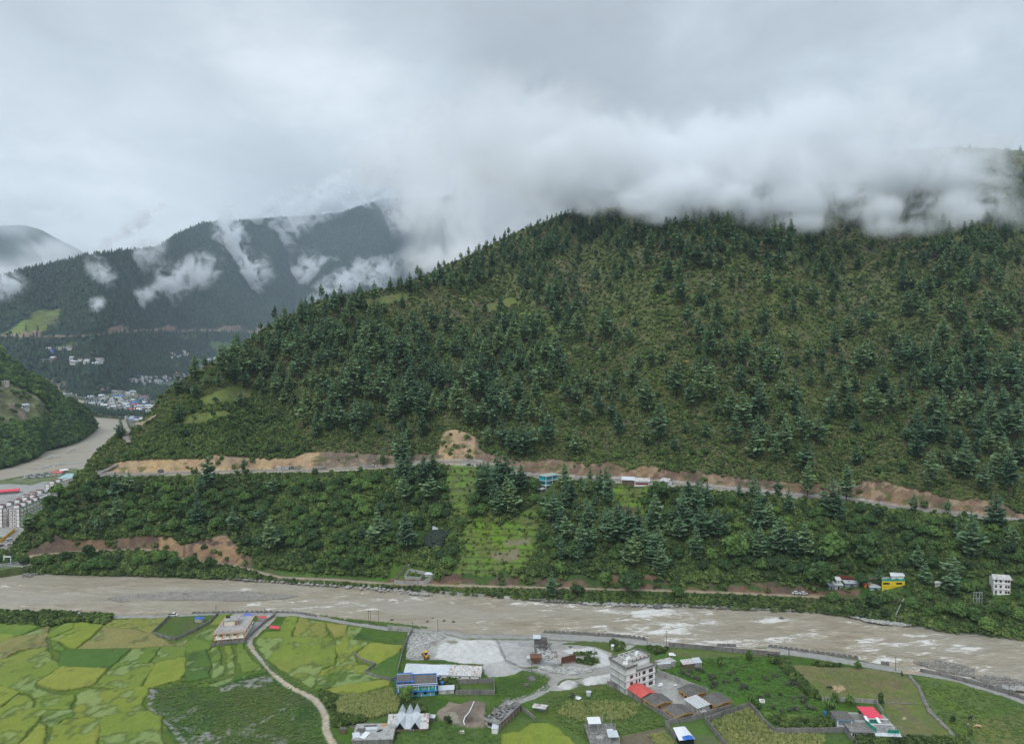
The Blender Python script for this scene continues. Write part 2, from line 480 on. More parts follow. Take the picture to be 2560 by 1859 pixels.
for p in ([(940, 790), (960, 735), (1030, 720), (1000, 780), (960, 810)],):
    C = fill(C, soft(cr(0, *p)), (.07, .15, .03), .7)
for c_, p in ((8, [(1190, 390), (1390, 430), (1330, 500), (1210, 520), (1180, 430)]),):
    C = fill(C, soft(cr(c_, *p), wob=4), (.13, .075, .05)); 
for p in ([(1090, 1222), (1150, 1216), (1148, 1238), (1120, 1244), (1085, 1235)], [(1115, 1195), (1170, 1190), (1175, 1203), (1120, 1207)]):
    C = fill(C, soft(cr(0, *p), wob=4), (.17, .155, .10))
# bare slips on the lower spur and the brown hillside patches
for p, k in (([(330, 940), (450, 930), (600, 935), (700, 960), (640, 1000), (470, 990), (380, 985)], .55), ([(1880, 560), (2000, 520), (2000, 600), (1900, 640)], .4),
             ([(1680, 770), (1780, 740), (1800, 800), (1720, 830)], .5), ([(2060, 720), (2200, 680), (2220, 800), (2100, 830)], .45), ([(1480, 490), (1560, 500), (1500, 560), (1400, 580)], .4),
             ([(950, 700), (1030, 690), (990, 760), (940, 770)], .5), ([(2130, 660), (2268, 640), (2268, 720), (2150, 730)], .4), ([(1900, 830), (2010, 820), (1990, 900), (1900, 900)], .3)):
    C = fill(C, soft(cr(0, *p), wob=22) * sstep(.35, .6, n_c), (.13, .098, .075), k)
soilc = fill(fill(np.zeros_like(C) + SOIL2, sstep(.4, .65, n_a), (.25, .165, .105)), sstep(.5, .75, n_c), (.19, .145, .115), .7)
orange = ((PX < 800) | ((PX > 1095) & (PX < 1190)))
soilc = fill(soilc, orange & (n_b > .34), (.47, .325, .19), .85)
soilc = fill(soilc, (PX > 800) & (PX < 1090), (.19, .155, .125), .75)
soilc = fill(soilc, (PX > 1190) & (PX < 1300), (.25, .19, .15), .5)
soilc = fill(soilc, (n_c > .62), (.38, .27, .175), .5)
veg_in = sstep(.60, .70, fbm(PX / 22, PY / 9 + 7, 3))
C = fill(C, in_cut, soilc)
C = fill(C, in_cut & (PY > yc + 8), (.07, .1, .03), 1.0 * veg_in * .7)
lsoil = fill(np.zeros_like(C) + (.125, .09, .068), sstep(.4, .6, n_a), (.19, .12, .08))
lsoil = fill(lsoil, (PX > 395) & (PX < 460), (.38, .25, .14), .9)
lsoil = fill(lsoil, (PX > 460) & (PX < 610) & (n_c > .42), (.34, .21, .12), .8)
veg_l = sstep(.5, .62, fbm(PX / 40, PY / 14 + 3, 3))
C = fill(C, in_lcut, lsoil)
C = fill(C, in_lcut & (PX > 610), (.06, .10, .03), veg_l)
C = fill(C, (PY > yl + 2), fill(np.zeros_like(C) + (.055, .10, .025), n_a > .55, (.12, .10, .06)))
C = fill(C, flat, (.085, .145, .035))
gravb = (PY > yb - 7 - 8 * (n_a - .4)) & (PX > 560)
C = fill(C, gravb, (.30, .285, .26))
C = fill(C, soft(cr(7, (2160, 1130), (2220, 1120), (2260, 1240), (2190, 1240)), wob=2), (.30, .19, .13))
# road surfaces
wl_ = 2.6
C = fill(C, (np.abs(PY - yl) < wl_) & (PX > 60) & (PX < 2080), fill(np.zeros_like(C) + (.27, .23, .17), (PX > 1650) | ((PX < 420)), (.34, .27, .19)))
upw = np.interp(PX, [240, 300, 900, 1100, 1200, 1300, 1700, 2000, 2600], [9, 4.5, 4.5, 7, 9, 7, 8, 7, 5])
C = fill(C, (np.abs(PY - yu - 1) < upw) & (PX > 236), fill(np.zeros_like(C) + (.36, .31, .245), (PX > 1150) | (PX < 330), (.33, .315, .29)))
C = C * (0.86 + 0.28 * fbm(PX / 9, PY / 9, 2))[..., None]

# back of the hill and the foot below the water
back = []
lastY = Yd[-1]; sx = V[-1]
rows = [np.stack([V[0][:, 0] * .985, V[0][:, 1] * .985, np.full(len(HX), -12.0)], -1)[None], V]
for dY, dz in ((25, -4), (70, -22), (160, -70), (300, -160), (420, -260)):
    q = sx.copy(); q[:, 0] *= (lastY + dY) / lastY; q[:, 1] += dY; q[:, 2] = np.maximum(q[:, 2] + dz, -12)
    rows.append(q[None])
Vall = np.concatenate(rows, 0)
Call = np.concatenate([C[:1], C] + [C[-1:]] * 5, 0)
m_hill = mat_terrain('hillside_cover', bump=1.0, fine=.7, mid=.09, amt=.5)
me = mesh_np('hillside', Vall.reshape(-1, 3), grid_faces(Vall.shape[0], Vall.shape[1]), m_hill, Call.reshape(-1, 3), True)
hill = link(bpy.data.objects.new('hillside', me)); tag(hill, kind='structure')

# ---- far mountain across the valley, and the low country in front of it
def far_relief(name, base, ridge, S0, S1, cols, nr, coverf, mid=None, rough=6.0, backrows=((60, -20), (400, -200), (900, -600)), Ybase=None, step=12.0, z0=0.0, fold_amp=.5, fs=1.0):
    X_ = np.arange(cols[0], cols[1], step)
    b = cv(base, X_); s_ = np.minimum(cv(ridge, X_), b - 3)
    t = np.linspace(0, 1, nr)[:, None]
    py = b + (s_ - b) * t; px = np.broadcast_to(X_, py.shape)
    Y = np.zeros_like(py)
    Y[0] = Gn(X_, b, z0)[:, 1] if Ybase is None else Ybase
    fo = fbm(px / 240 * fs + py / 300, py / 500 * fs, 4) - .5; f2 = fbm(px / 50, py / 90, 3) - .5
    Sl = S0 + (S1 - S0) * t + fold_amp * fo + .2 * f2
    k = ray(0, py)[2] / ray(0, py)[1]
    for r in range(1, nr):
        Y[r] = Y[r - 1] + np.clip((py[r - 1] - py[r]) * Y[r - 1] / F / np.maximum(Sl[r] - k[r], .08), 0, 60)
    for _ in range(2): Y[:, 1:-1] = .25 * Y[:, :-2] + .5 * Y[:, 1:-1] + .25 * Y[:, 2:]
    V_ = Wn(px, py, Y)
    Cc = coverf(px, py)
    lastY = Y[-1]; sx = V_[-1]
    rows = [np.stack([V_[0][:, 0] * .98, V_[0][:, 1] * .98, np.full(len(X_), -12.0)], -1)[None], V_]
    for dY, dz in backrows:
        q = sx.copy(); q[:, 0] *= (lastY + dY) / lastY; q[:, 1] += dY; q[:, 2] = np.maximum(q[:, 2] + dz, -12); rows.append(q[None])
    VV = np.concatenate(rows, 0); CC = np.concatenate([Cc[:1], Cc] + [Cc[-1:]] * len(backrows), 0)
    me = mesh_np(name, VV.reshape(-1, 3), grid_faces(VV.shape[0], VV.shape[1]), MATS['far_cover'], CC.reshape(-1, 3), True)
    o = link(bpy.data.objects.new(name, me)); tag(o, kind='structure')
    def at(qx, qy):
        qx = np.asarray(qx, float); qy = np.asarray(qy, float)
        bb = np.interp(qx, X_, b); ss = np.interp(qx, X_, s_)
        tr = np.clip((bb - qy) / (bb - ss), 0, 1) * (nr - 1); c = np.clip((qx - X_[0]) / step, 0, len(X_) - 1.001)
        r0 = np.clip(np.floor(tr).astype(int), 0, nr - 2); c0 = np.floor(c).astype(int); fr = tr - r0; fc = c - c0
        D = (Y[r0, c0] * (1 - fr) + Y[r0 + 1, c0] * fr) * (1 - fc) + (Y[r0, c0 + 1] * (1 - fr) + Y[r0 + 1, c0 + 1] * fr) * fc
        return Wn(qx, qy, D)
    return o, at
mat_terrain('far_cover', bump=1.0, bd=14.0, fine=.05, mid=.011, amt=.85)
RIDGE_FAR = cr(0, (-500, 760), (-200, 680), (0, 617), (50, 600), (100, 590), (200, 568), (260, 558), (350, 548), (375, 530), (400, 515), (450, 494), (530, 490), (620, 482), (700, 478), (760, 470), (800, 455), (850, 442), (950, 440), (1050, 425), (1200, 420), (1500, 425), (2400, 440))
BASE_FAR = cr(0, (-500, 900), (0, 885), (140, 872), (200, 884), (300, 860), (420, 838), (550, 830), (1500, 830), (2400, 830))
def cov_far(px, py):
    n1 = fbm(px / 90, py / 60, 4); n2 = fbm(px / 25, py / 20, 3)
    c = np.zeros(px.shape + (3,)) + (.021, .038, .026)
    c = fill(c, sstep(.45, .6, n1), (.030, .042, .024)); c = fill(c, sstep(.5, .65, n2), (.024, .040, .022), .6)
    wx = (fbm(px / 25, py / 25, 3) - .5) * 14
    c = fill(c, inpoly(px + wx, py + wx, cr(10, (20, 1225), (230, 1080), (300, 1005), (520, 1010), (540, 1060), (400, 1180), (300, 1230), (170, 1260))), (.135, .165, .05))
    c = fill(c, inpoly(px + wx, py + wx, cr(10, (350, 1130), (520, 1060), (560, 1100), (420, 1190))), (.10, .105, .055), .7)
    rd = np.interp(px, *np.array(cr(10, (0, 1240), (300, 1245), (520, 1240), (800, 1235), (1000, 1205), (1250, 1190), (1500, 1195), (1750, 1190), (2160, 1205))).T)
    rt = rd - 4 - 9 * sstep(.45, .75, fbm(px / 30, px * 0 + 3, 3)) * 1.5
    c = fill(c, (py < rd + 1) & (py > rt) & (px < 700), (.26, .185, .14), .9)
    for p in ([(500, 1340), (620, 1285), (700, 1290), (640, 1330), (520, 1350)], [(1560, 1240), (1680, 1200), (1720, 1260), (1650, 1290)], [(1800, 1280), (2000, 1290), (2010, 1400), (1900, 1400), (1800, 1330)], [(1640, 1450), (1780, 1420), (1760, 1500), (1650, 1500)], [(1450, 1480), (1560, 1440), (1560, 1500)]):
        c = fill(c, inpoly(px + wx, py + wx, cr(10, *p)), (.10, .155, .055), .9)
    for p in ([(500, 265), (590, 260), (700, 330), (660, 440), (560, 370), (490, 310)],):
        c = fill(c, inpoly(px + wx, py + wx, cr(11, *p)), (.20, .165, .13), .8)
    c = fill(c, inpoly(px, py + wx, cr(11, (1050, 430), (1110, 360), (1200, 325), (1190, 380), (1140, 440))), (.27, .22, .18), .9)
    return c * (.85 + .3 * fbm(px / 6, py / 6, 2))[..., None]
far_o, FARAT = far_relief('mountainside', BASE_FAR, RIDGE_FAR, .26, .62, (-600, 2700), 170, cov_far, fold_amp=.62)
# the hazy mountain farthest left
def cov_f2(px, py): return np.zeros(px.shape + (3,)) + (.035, .05, .03)
ff_o, FFAT = far_relief('distant_mountain', cr(0, (-600, 740), (800, 740)), cr(0, (-600, 480), (-100, 490), (0, 500), (50, 498), (90, 508), (120, 525), (160, 545), (260, 600), (400, 640), (800, 690)), .45, .6, (-600, 800), 40, cov_f2, Ybase=7200.0)
# the spur on the left bank
LEFT_BASE = cr(11, (-1500, 1480), (-600, 1370), (0, 1272), (120, 1245), (250, 1205), (400, 1150), (455, 1118), (470, 1085), (600, 1050), (760, 1010), (880, 965), (960, 915), (1040, 850), (1066, 800), (1068, 790))
LEFT_SIL = cr(11, (-1500, -700), (-400, -320), (0, -30), (100, 90), (250, 200), (400, 290), (500, 345), (590, 400), (650, 470), (690, 525), (760, 535), (880, 590), (960, 650), (1000, 720), (1050, 760), (1068, 788))
def cov_left(px, py):
    n1 = fbm(px / 20, py / 16, 4)
    c = np.zeros(px.shape + (3,)) + (.045, .075, .028)
    c = fill(c, sstep(.45, .6, n1), (.07, .10, .035))
    c = fill(c, inpoly(px + 12 * (n1 - .5), py + 12 * (n1 - .5), cr(11, (-500, 380), (0, 360), (110, 350), (250, 400), (400, 480), (480, 560), (580, 700), (380, 760), (200, 800), (-500, 900))), (.13, .135, .065), .9)
    c = fill(c, inpoly(px + 10 * (n1 - .5), py + 10 * (n1 - .5), cr(11, (60, 570), (210, 575), (250, 640), (330, 740), (260, 760), (150, 640))), (.23, .185, .14), .85)
    c = fill(c, segdist(px, py, cr(11, (0, 400), (120, 352), (250, 400), (480, 560))) < 1.4, (.22, .20, .15))
    c = fill(c, segdist(px, py, cr(11, (0, 560), (220, 565), (350, 570), (540, 565))) < 1.2, (.2, .18, .13))
    return c
left_o, LEFTAT = far_relief('left_spur', LEFT_BASE, LEFT_SIL, .42, .5, (-346, 246), 60, cov_left, step=4.0, z0=WATER, backrows=((20, -8), (150, -60), (400, -200)), fold_amp=.3, fs=3)

# ---- ground sheets behind: valley floor (one broad sheet to the horizon, well below the hills)
def sheet(name, poly, z, m, kind='structure', th=None):
    """flat land laid out on a traced outline, with an edge that reaches below the water"""
    from mathutils.geometry import tessellate_polygon
    v = [G(x, y, z) for x, y in poly]; n = len(v)
    tris = tessellate_polygon([v])
    low = [Vector((p.x, p.y, z - (th or 6))) for p in v]
    fs = [tuple(t) for t in tris] + [(i, (i + 1) % n, n + (i + 1) % n, n + i) for i in range(n)]
    me = bpy.data.meshes.new(name); me.from_pydata([tuple(p) for p in v + low], [], fs)
    bm = bmesh.new(); bm.from_mesh(me); bmesh.ops.recalc_face_normals(bm, faces=bm.faces); bm.to_mesh(me); bm.free()
    me.materials.append(m)
    o = link(bpy.data.objects.new(name, me))
    return tag(o, kind=kind)

# ================================================================== HAZE AND LOW CLOUD
hz = MB().box(-9000, -300, -14, 9000, 9500, 1900).build('haze', None)
tag(hz, kind='stuff')
hm = bpy.data.materials.new('air'); hm.use_nodes = True
g = NG(hm.node_tree); g.n.clear()
pv = g.new('ShaderNodeVolumePrincipled', {'Color': (.70, .84, 1.0, 1), 'Density': 4.4e-5, 'Anisotropy': 0.0})
g.new('ShaderNodeOutputMaterial', {'Volume': pv.outputs[0]})
hz.data.materials.append(hm)

cm = bpy.data.materials.new('cloud_vapour'); cm.use_nodes = True
g = NG(cm.node_tree); g.n.clear()
tc = g.new('ShaderNodeTexCoord'); geo = g.new('ShaderNodeNewGeometry')
ob = tc.outputs['Object']
dn = g.new('ShaderNodeAttribute', attribute_type='OBJECT', attribute_name='thick').outputs['Fac']
ns = g.new('ShaderNodeAttribute', attribute_type='OBJECT', attribute_name='grain').outputs['Fac']
nz = g.new('ShaderNodeTexNoise', {'Vector': geo.outputs['Position'], 'Scale': ns, 'Detail': 5.0, 'Roughness': .62, 'Distortion': .6})
r = g.vmath('LENGTH', ob)
edge = g.math('SUBTRACT', 1.0, r)                       # 1 in the heart of the puff, 0 at its rim
wisp = g.math('ADD', edge, g.math('MULTIPLY', g.math('SUBTRACT', nz.outputs['Fac'], .5), g.new('ShaderNodeAttribute', attribute_type='OBJECT', attribute_name='torn').outputs['Fac']))
shape = g.maprange(wisp, .0, 1.5, 0, 1, True)
rim = g.maprange(r, .2, 1.0, 1, 0, True)
dens = g.math('MULTIPLY', g.math('MULTIPLY', shape, rim), dn)
pv = g.new('ShaderNodeVolumePrincipled', {'Color': (.955, .968, .985, 1), 'Density': dens, 'Anisotropy': .15})
g.new('ShaderNodeOutputMaterial', {'Volume': pv.outputs[0]})
def make_ball():
    bm = bmesh.new(); bmesh.ops.create_icosphere(bm, subdivisions=2, radius=1.0); me = bpy.data.meshes.new('low_cloud'); bm.to_mesh(me); bm.free()
    me.materials.append(cm); return me
ball = make_ball()
def puff(px, py, Y, rx, ry, rY, tau=4.0, grain=None, tilt=0.0, torn=6.2):
    """one body of low cloud: centre and half-sizes (photo pixels -> metres), half-depth rY, tau = how opaque through the middle"""
    c = W(px, py, Y); m = Y / F
    o = link(bpy.data.objects.new('low_cloud', ball)); o.location = c
    o.scale = (rx * m, rY, ry * m); o.rotation_euler = (0, math.radians(tilt), 0)
    o['thick'] = tau / (rY * 1.0); o['grain'] = grain or 1.0 / (105 * m); o['torn'] = torn
    tag(o, kind='stuff')
    return o
def puffF(px, py, back, rx, ry, rY, tau=3.0, at=None, **k):
    """low cloud lying just in front of a slope"""
    P = (at or FARAT)(px, py)
    return puff(px, py, float(P[1]) - back * 1.5, rx * 1.35, ry * 1.5, rY * 1.3, tau * 1.9, grain=1.0 / (26 * float(P[1]) / F), torn=6.8, tilt=(px * 7 % 70) - 35, **k)
# the bank that hides the top of the main hill
for a in [(1700, 405, 900, 420, 150, 140, 10), (2050, 380, 940, 470, 170, 160, 11), (1900, 460, 850, 480, 110, 110, 9), (1750, 475, 790, 230, 75, 55, 8), (2330, 450, 890, 360, 100, 80, 5), (2420, 530, 820, 200, 75, 60, 5), (2220, 430, 900, 260, 100, 90, 5), (1430, 465, 1050, 200, 80, 90, 4),
          (1480, 410, 1060, 300, 150, 150, 10), (2480, 380, 950, 220, 60, 80, 2), (1280, 370, 1500, 380, 220, 280, 5), (1880, 510, 800, 440, 80, 65, 9), (1600, 500, 850, 230, 55, 60, 5), (2180, 520, 810, 290, 60, 55, 5.5), (2000, 560, 780, 150, 40, 30, 5), (2260, 565, 775, 160, 40, 34, 3), (1700, 545, 790, 120, 30, 30, 3.5)]:
    puff(*a)
# cloud between the main hill and the far mountain
for a in [(1250, 570, 2400, 260, 190, 300, 9), (1140, 660, 2200, 170, 90, 250, 7), (1040, 420, 2900, 300, 110, 300, 3.5), (1280, 400, 2300, 340, 220, 350, 6), (1090, 510, 2700, 190, 120, 250, 2.6)]:
    puff(*a)
# rags of cloud along the far mountain
for a in [(850, 480, 150, 110, 40, 120, 2.2), (745, 545, 120, 50, 70, 80, 1.8), (575, 610, 120, 45, 75, 80, 2.6), (615, 680, 110, 65, 45, 80, 3), (760, 690, 120, 90, 45, 90, 3.2), (850, 715, 120, 110, 35, 90, 3.0), (930, 700, 120, 90, 35, 90, 2.6),
          (420, 715, 110, 100, 40, 80, 2.8), (480, 690, 110, 80, 40, 80, 2.6), (360, 740, 110, 60, 22, 60, 2.4), (250, 680, 90, 30, 42, 50, 1.6), (15, 715, 90, 45, 38, 60, 2.6), (350, 640, 110, 80, 50, 80, 1.4), (330, 565, 80, 120, 16, 70, 1.6),
          (240, 760, 70, 28, 16, 40, 1.8), (1000, 560, 150, 100, 70, 120, 1.6), (640, 540, 110, 160, 22, 90, 1.2), (820, 500, 120, 120, 40, 90, 1.8), (930, 470, 140, 130, 40, 110, 2.2), (960, 520, 140, 90, 60, 110, 2.0), (700, 575, 110, 60, 60, 80, 1.0), (560, 560, 90, 60, 24, 70, 1.2)]:
    puffF(*a[:3], *a[3:6], a[6])
for a in [(30, 680, 5600, 240, 50, 600, 4), (150, 630, 6400, 120, 60, 500, 3), (20, 560, 6600, 120, 50, 500, 1.6), (80, 520, 6700, 200, 60, 400, 2.4)]:
    puff(*a)

# ================================================================== NEAR GROUND, RIVER
NEARBANK = (cr(1, (-1200, 40), (0, 75), (150, 85), (300, 95), (560, 112), (830, 106), (1000, 122), (1200, 128), (1480, 124), (1700, 112), (2200, 104)) +
            cr(2, (720, 102), (930, 108), (1120, 140), (1330, 158), (1560, 178), (1750, 200), (1950, 238), (2100, 252)) +
            cr(3, (700, 262), (790, 290), (1050, 292), (1300, 302), (1440, 300), (1480, 276), (1700, 290), (2000, 310)) +
            cr(4, (0, 290), (400, 314), (640, 334), (700, 352), (860, 366), (1100, 386), (1350, 398), (1600, 405), (1750, 405), (1900, 420), (2100, 450)) +
            cr(5, (0, 404), (300, 444), (600, 486), (800, 512), (1000, 556), (1130, 600), (1340, 622), (1500, 650), (1700, 702), (1900, 756), (2100, 812), (2268, 872), (3200, 1180)))
nbx = np.array([p[0] for p in NEARBANK]); nby = np.array([p[1] for p in NEARBANK])
_o = np.argsort(nbx); nbx, nby = nbx[_o], nby[_o]
gX = np.arange(-345, 345.01, .6); gY = np.arange(222, 402, .55)
GX, GY = np.meshgrid(gX, gY)
gpx, gpy = proj(np.stack([GX, GY, np.zeros_like(GX)], -1))
edge_px = gpy - np.interp(gpx, nbx, nby)      # >0 on land, photo pixels from the near bank
N1 = fbm(GX / 9, GY / 9, 4); N2 = fbm(GX / 2.2 + 9, GY / 2.2, 3); N3 = fbm(GX / 32, GY / 32, 3); N4 = fbm(GX / .9, GY / .9, 2)
NC = np.zeros(GX.shape + (3,)) + (.085, .150, .030)
NH = (N1 - .5) * .5 + (N2 - .5) * .25
def nfill(m, c, k=1.0):
    global NC
    NC = fill(NC, m, c, k)
def npoly(c, pts, wob=3.0):
    p = cr(c, *pts) if c is not None else pts
    return inpoly(gpx + (N2 - .5) * 2 * wob, gpy + (N1 - .5) * 1.4 * wob, p)
def nline(c, pts, w0, wob=1.0):
    p = cr(c, *pts) if c is not None else pts
    return segdist(gpx, gpy, p) < w0 * (1 + (N2 - .5) * wob)
nfill(sstep(.45, .65, N1), (.060, .115, .026)); nfill(sstep(.55, .7, N3), (.12, .17, .04), .6)
nfill(sstep(.55, .75, N2), (.045, .085, .022), .5)
# rough pasture left of the lane
scr = npoly(1, [(1300, 790), (1500, 700), (1900, 700), (2268, 660), (2450, 640), (2900, 1000), (3000, 1272), (3200, 1600), (1700, 1600), (1540, 1272), (1330, 980)])
nfill(scr, (.075, .125, .036)); nfill(scr * sstep(.45, .62, N1), (.04, .085, .024), .85); nfill(scr * sstep(.5, .7, N3), (.10, .115, .04), .6)
GR = (.30, .29, .27)
for p, k in (([(1300, 770), (1400, 800), (1330, 930), (1480, 1060), (1600, 1180), (1700, 1290), (1620, 1290), (1540, 1180), (1450, 1050), (1330, 970), (1290, 880)], .9), ([(1410, 950), (1520, 1030), (1750, 930), (1760, 960), (1560, 1080), (1450, 1020)], .6),
             ([(1550, 1110), (1900, 1180), (2000, 1250), (1850, 1290), (1650, 1230), (1800, 1200)], .6), ([(1900, 1250), (2060, 1110), (2080, 1150), (1980, 1272)], .5), ([(2100, 1180), (2268, 1080), (2268, 1150), (2120, 1272)], .4), ([(1930, 780), (2268, 720), (2268, 760), (2000, 800)], .7)):
    nfill(npoly(1, p, 7) * sstep(.35, .5, N2), GR, k)
for p, k in (([(230, 770), (600, 680), (740, 670), (750, 700), (640, 760), (430, 780), (260, 800)], .75), ([(860, 910), (930, 870), (940, 890), (700, 1040), (500, 1150), (360, 1260), (330, 1260), (600, 1080)], .6), ([(880, 980), (905, 980), (905, 1060), (885, 1060)], .6),
             ([(0, 1150), (200, 1180), (340, 1180), (300, 1290), (0, 1272)], .6), ([(560, 1180), (700, 1190), (860, 1250), (840, 1290), (600, 1290)], .5)):
    nfill(npoly(2, p, 7) * sstep(.4, .55, N2), GR, k)
pcountry = npoly(1, [(-900, 200), (0, 215), (380, 225), (450, 245), (600, 205), (900, 220), (1000, 178), (1480, 158), (1345, 300), (1540, 365), (1940, 150), (2060, 125), (1900, 400), (2180, 400), (2370, 640), (1900, 760), (1640, 760), (1300, 775), (1310, 900), (1330, 980), (1430, 1050), (1560, 1290), (1650, 1700), (-900, 1700)]) | npoly(2, [(845, 150), (1060, 172), (1510, 245), (1430, 345), (1880, 400), (1860, 640), (1780, 710), (1760, 790), (1250, 838), (950, 740), (800, 620), (560, 400), (560, 350), (790, 240)]) | npoly(3, [(1110, 1215), (1240, 1165), (1400, 1090), (1520, 1100), (1640, 1150), (1800, 1290), (1800, 1500), (1080, 1500)])
nfill(pcountry, (.13, .18, .036)); nfill(pcountry * sstep(.5, .6, N2), (.09, .135, .03), .7)
# lane between the paddies
LANE = cr(2, (735, 120), (690, 180), (600, 260), (520, 340), (510, 390), (560, 460), (650, 560), (740, 660), (850, 750), (980, 810), (1080, 870), (1150, 950), (1185, 1040), (1185, 1150), (1230, 1240), (1270, 1310), (1330, 1500))
lw = np.interp(gpy, [1530, 1600, 1700, 1860], [8.0, 5.5, 7.5, 9.0])
ld = segdist(gpx, gpy, LANE)
nfill(ld < lw * (1.5 + .5 * (N2 - .5)), (.075, .12, .035)); nfill(ld < lw * (1 + .3 * (N2 - .5)), (.50, .435, .33)); nfill((ld < lw * .8) & (gpy < 1680), (.38, .36, .33), .8)
nfill((ld < lw) * sstep(.55, .65, N2), (.40, .31, .21), .6); NH = np.where(ld < lw * 1.3, NH * .15 + .06, NH)
# bush strip, far left
nfill(npoly(1, [(-600, 105), (200, 110), (560, 130), (1000, 150), (960, 205), (600, 190), (440, 235), (0, 205), (-600, 190)]), (.045, .085, .024))
# gravel yard
yard = npoly(3, [(330, 262), (470, 268), (560, 280), (800, 300), (1450, 300), (1700, 300), (2268, 330), (2400, 350), (2230, 440), (2150, 400), (2050, 360), (1700, 375), (1640, 395), (1900, 400), (2080, 460), (2120, 520), (2110, 720), (1950, 750), (1830, 760), (1800, 800), (1820, 830), (1720, 830), (1640, 800), (1550, 800), (1480, 830), (1300, 900), (1240, 900), (1280, 880), (1450, 780), (1560, 700), (1500, 660), (1300, 615), (1230, 650), (1130, 670), (1010, 675), (960, 640), (940, 540), (270, 530), (280, 400)], 4)
nfill(yard, (.46, .45, .43)); nfill(yard * sstep(.45, .7, N1), (.36, .35, .33), .8); nfill(yard * sstep(.5, .7, N3), (.33, .31, .27), .6)
pale = npoly(3, [(560, 400), (700, 340), (880, 350), (1000, 330), (1080, 400), (1100, 480), (1130, 530), (1000, 560), (700, 550), (520, 520)], 5)
nfill(pale, (.60, .59, .565)); nfill(npoly(3, [(1600, 760), (1720, 710), (1780, 740), (1700, 800)], 4) | npoly(3, [(1820, 720), (1960, 670), (2090, 650), (2100, 710), (1950, 750), (1850, 760)], 4) | npoly(3, [(1650, 440), (1900, 410), (2050, 470), (2080, 560), (1950, 600), (2000, 500), (1700, 470)], 4), (.60, .59, .565))
rock = npoly(3, [(290, 290), (620, 290), (640, 320), (480, 380), (430, 500), (270, 520), (280, 400)], 3)
nfill(rock, (.40, .39, .37)); nfill(rock * sstep(.45, .6, N4), (.5, .49, .47)); NH = np.where(rock, NH + (N4 - .4) * 1.1 + .2, NH)
rub = npoly(3, [(1450, 600), (1560, 570), (1700, 590), (1950, 590), (1900, 640), (1700, 660), (1560, 640)], 4) | npoly(3, [(1330, 400), (1480, 390), (1600, 460), (1560, 530), (1440, 540)], 4)
nfill(rub, (.36, .35, .33)); nfill(rub * sstep(.45, .6, N4), (.5, .49, .47)); NH = np.where(rub, NH + (N4 - .3) * .9 + .2, NH)
for p in ([(960, 320), (1060, 345), (1090, 380), (1110, 440), (1150, 530), (1280, 590), (1500, 660), (1560, 700)],): nfill(nline(3, p, 2.6, 1.5), (.22, .215, .20), .85)
for p in ([(1220, 900), (1350, 860), (1480, 800), (1570, 720)],): nfill(nline(3, p, 8, 1) , (.33, .32, .29), .8)
for c_, p, r_ in ((3, (680, 368), (14, 4.5)), (3, (860, 341), (10, 3)), (3, (520, 390), (7, 4)), (3, (1210, 342), (7, 2)), (3, (1630, 580), (9, 3.5)), (1, (770, 125), (11, 4))):
    q = cr(c_, p); nfill(((gpx - q[0]) / r_[0]) ** 2 + ((gpy - q[1]) / r_[1]) ** 2 < 1, (.29, .27, .19))
# green islands in the yard
for p in ([(1680, 380), (1900, 370), (2050, 380), (2100, 460), (1950, 410), (1760, 395)], [(1710, 480), (1780, 455), (1960, 465), (1970, 480), (1800, 500)], [(1760, 550), (1900, 510), (2000, 550), (1900, 580)], [(1300, 590), (1440, 580), (1440, 605), (1340, 605)], [(1740, 800), (1800, 740), (1920, 770), (1880, 820)], [(1600, 750), (1650, 700), (1760, 690), (1850, 690), (1700, 720), (1620, 760)]):
    nfill(npoly(3, p, 3), (.10, .135, .04), .9)
# pale sand mounds
for q, rr, hh in (((860, 430), (70, 16), 2.6), ((700, 470), (50, 13), 1.8), ((1120, 610), (34, 9), 2.4), ((1030, 590), (25, 8), 1.6), ((1700, 745), (26, 6), 1.2), ((1960, 710), (36, 8), 1.4), ((1350, 440), (30, 9), 1.2)):
    qx, qy = cr(3, q); e = 1 - np.hypot((gpx - qx) / rr[0], (gpy - qy) / rr[1]); NH = NH + np.clip(e, 0, 1) ** .8 * hh * (.9 + 1.1 * N1)
# riverside road
RR = [(-500, 1520)] + cr(1, (0, 92), (300, 108), (560, 128), (1000, 140), (1480, 142), (1720, 128), (2268, 120)) + cr(2, (900, 130), (1100, 148), (1330, 190), (1720, 248), (1950, 262), (2268, 275)) + cr(3, (800, 310), (1450, 315), (2000, 345), (2268, 365)) + \
     cr(4, (400, 350), (640, 372), (900, 392), (1400, 428), (1900, 462), (2268, 492)) + cr(5, (0, 434), (400, 492), (800, 562), (1130, 616), (1340, 642), (1500, 668), (1700, 720), (1900, 772), (2100, 830), (2268, 895), (3200, 1220))
rrd = segdist(gpx, gpy, RR); rw = np.interp(gpx, [0, 400, 900, 1200, 1700, 2560], [6, 5, 4.5, 8, 6, 6.5])
road = rrd < rw * (1 + .35 * (N2 - .5))
nfill(rrd < rw * 1.5, (.11, .14, .05), .7); nfill(road, (.34, .33, .31)); nfill(road * sstep(.5, .7, N1), (.38, .36, .32), .6); NH = np.where(rrd < rw * 1.4, NH * .12 + .1, NH)
nfill((rrd < rw * 1.3) & npoly(5, [(-160, 420), (100, 440), (60, 470), (-300, 420)], 2), (.5, .40, .26), .7)
nfill((rrd < rw * 2) & npoly(5, [(1150, 590), (1350, 615), (1400, 650), (1200, 650)], 2), (.5, .36, .22), .7)
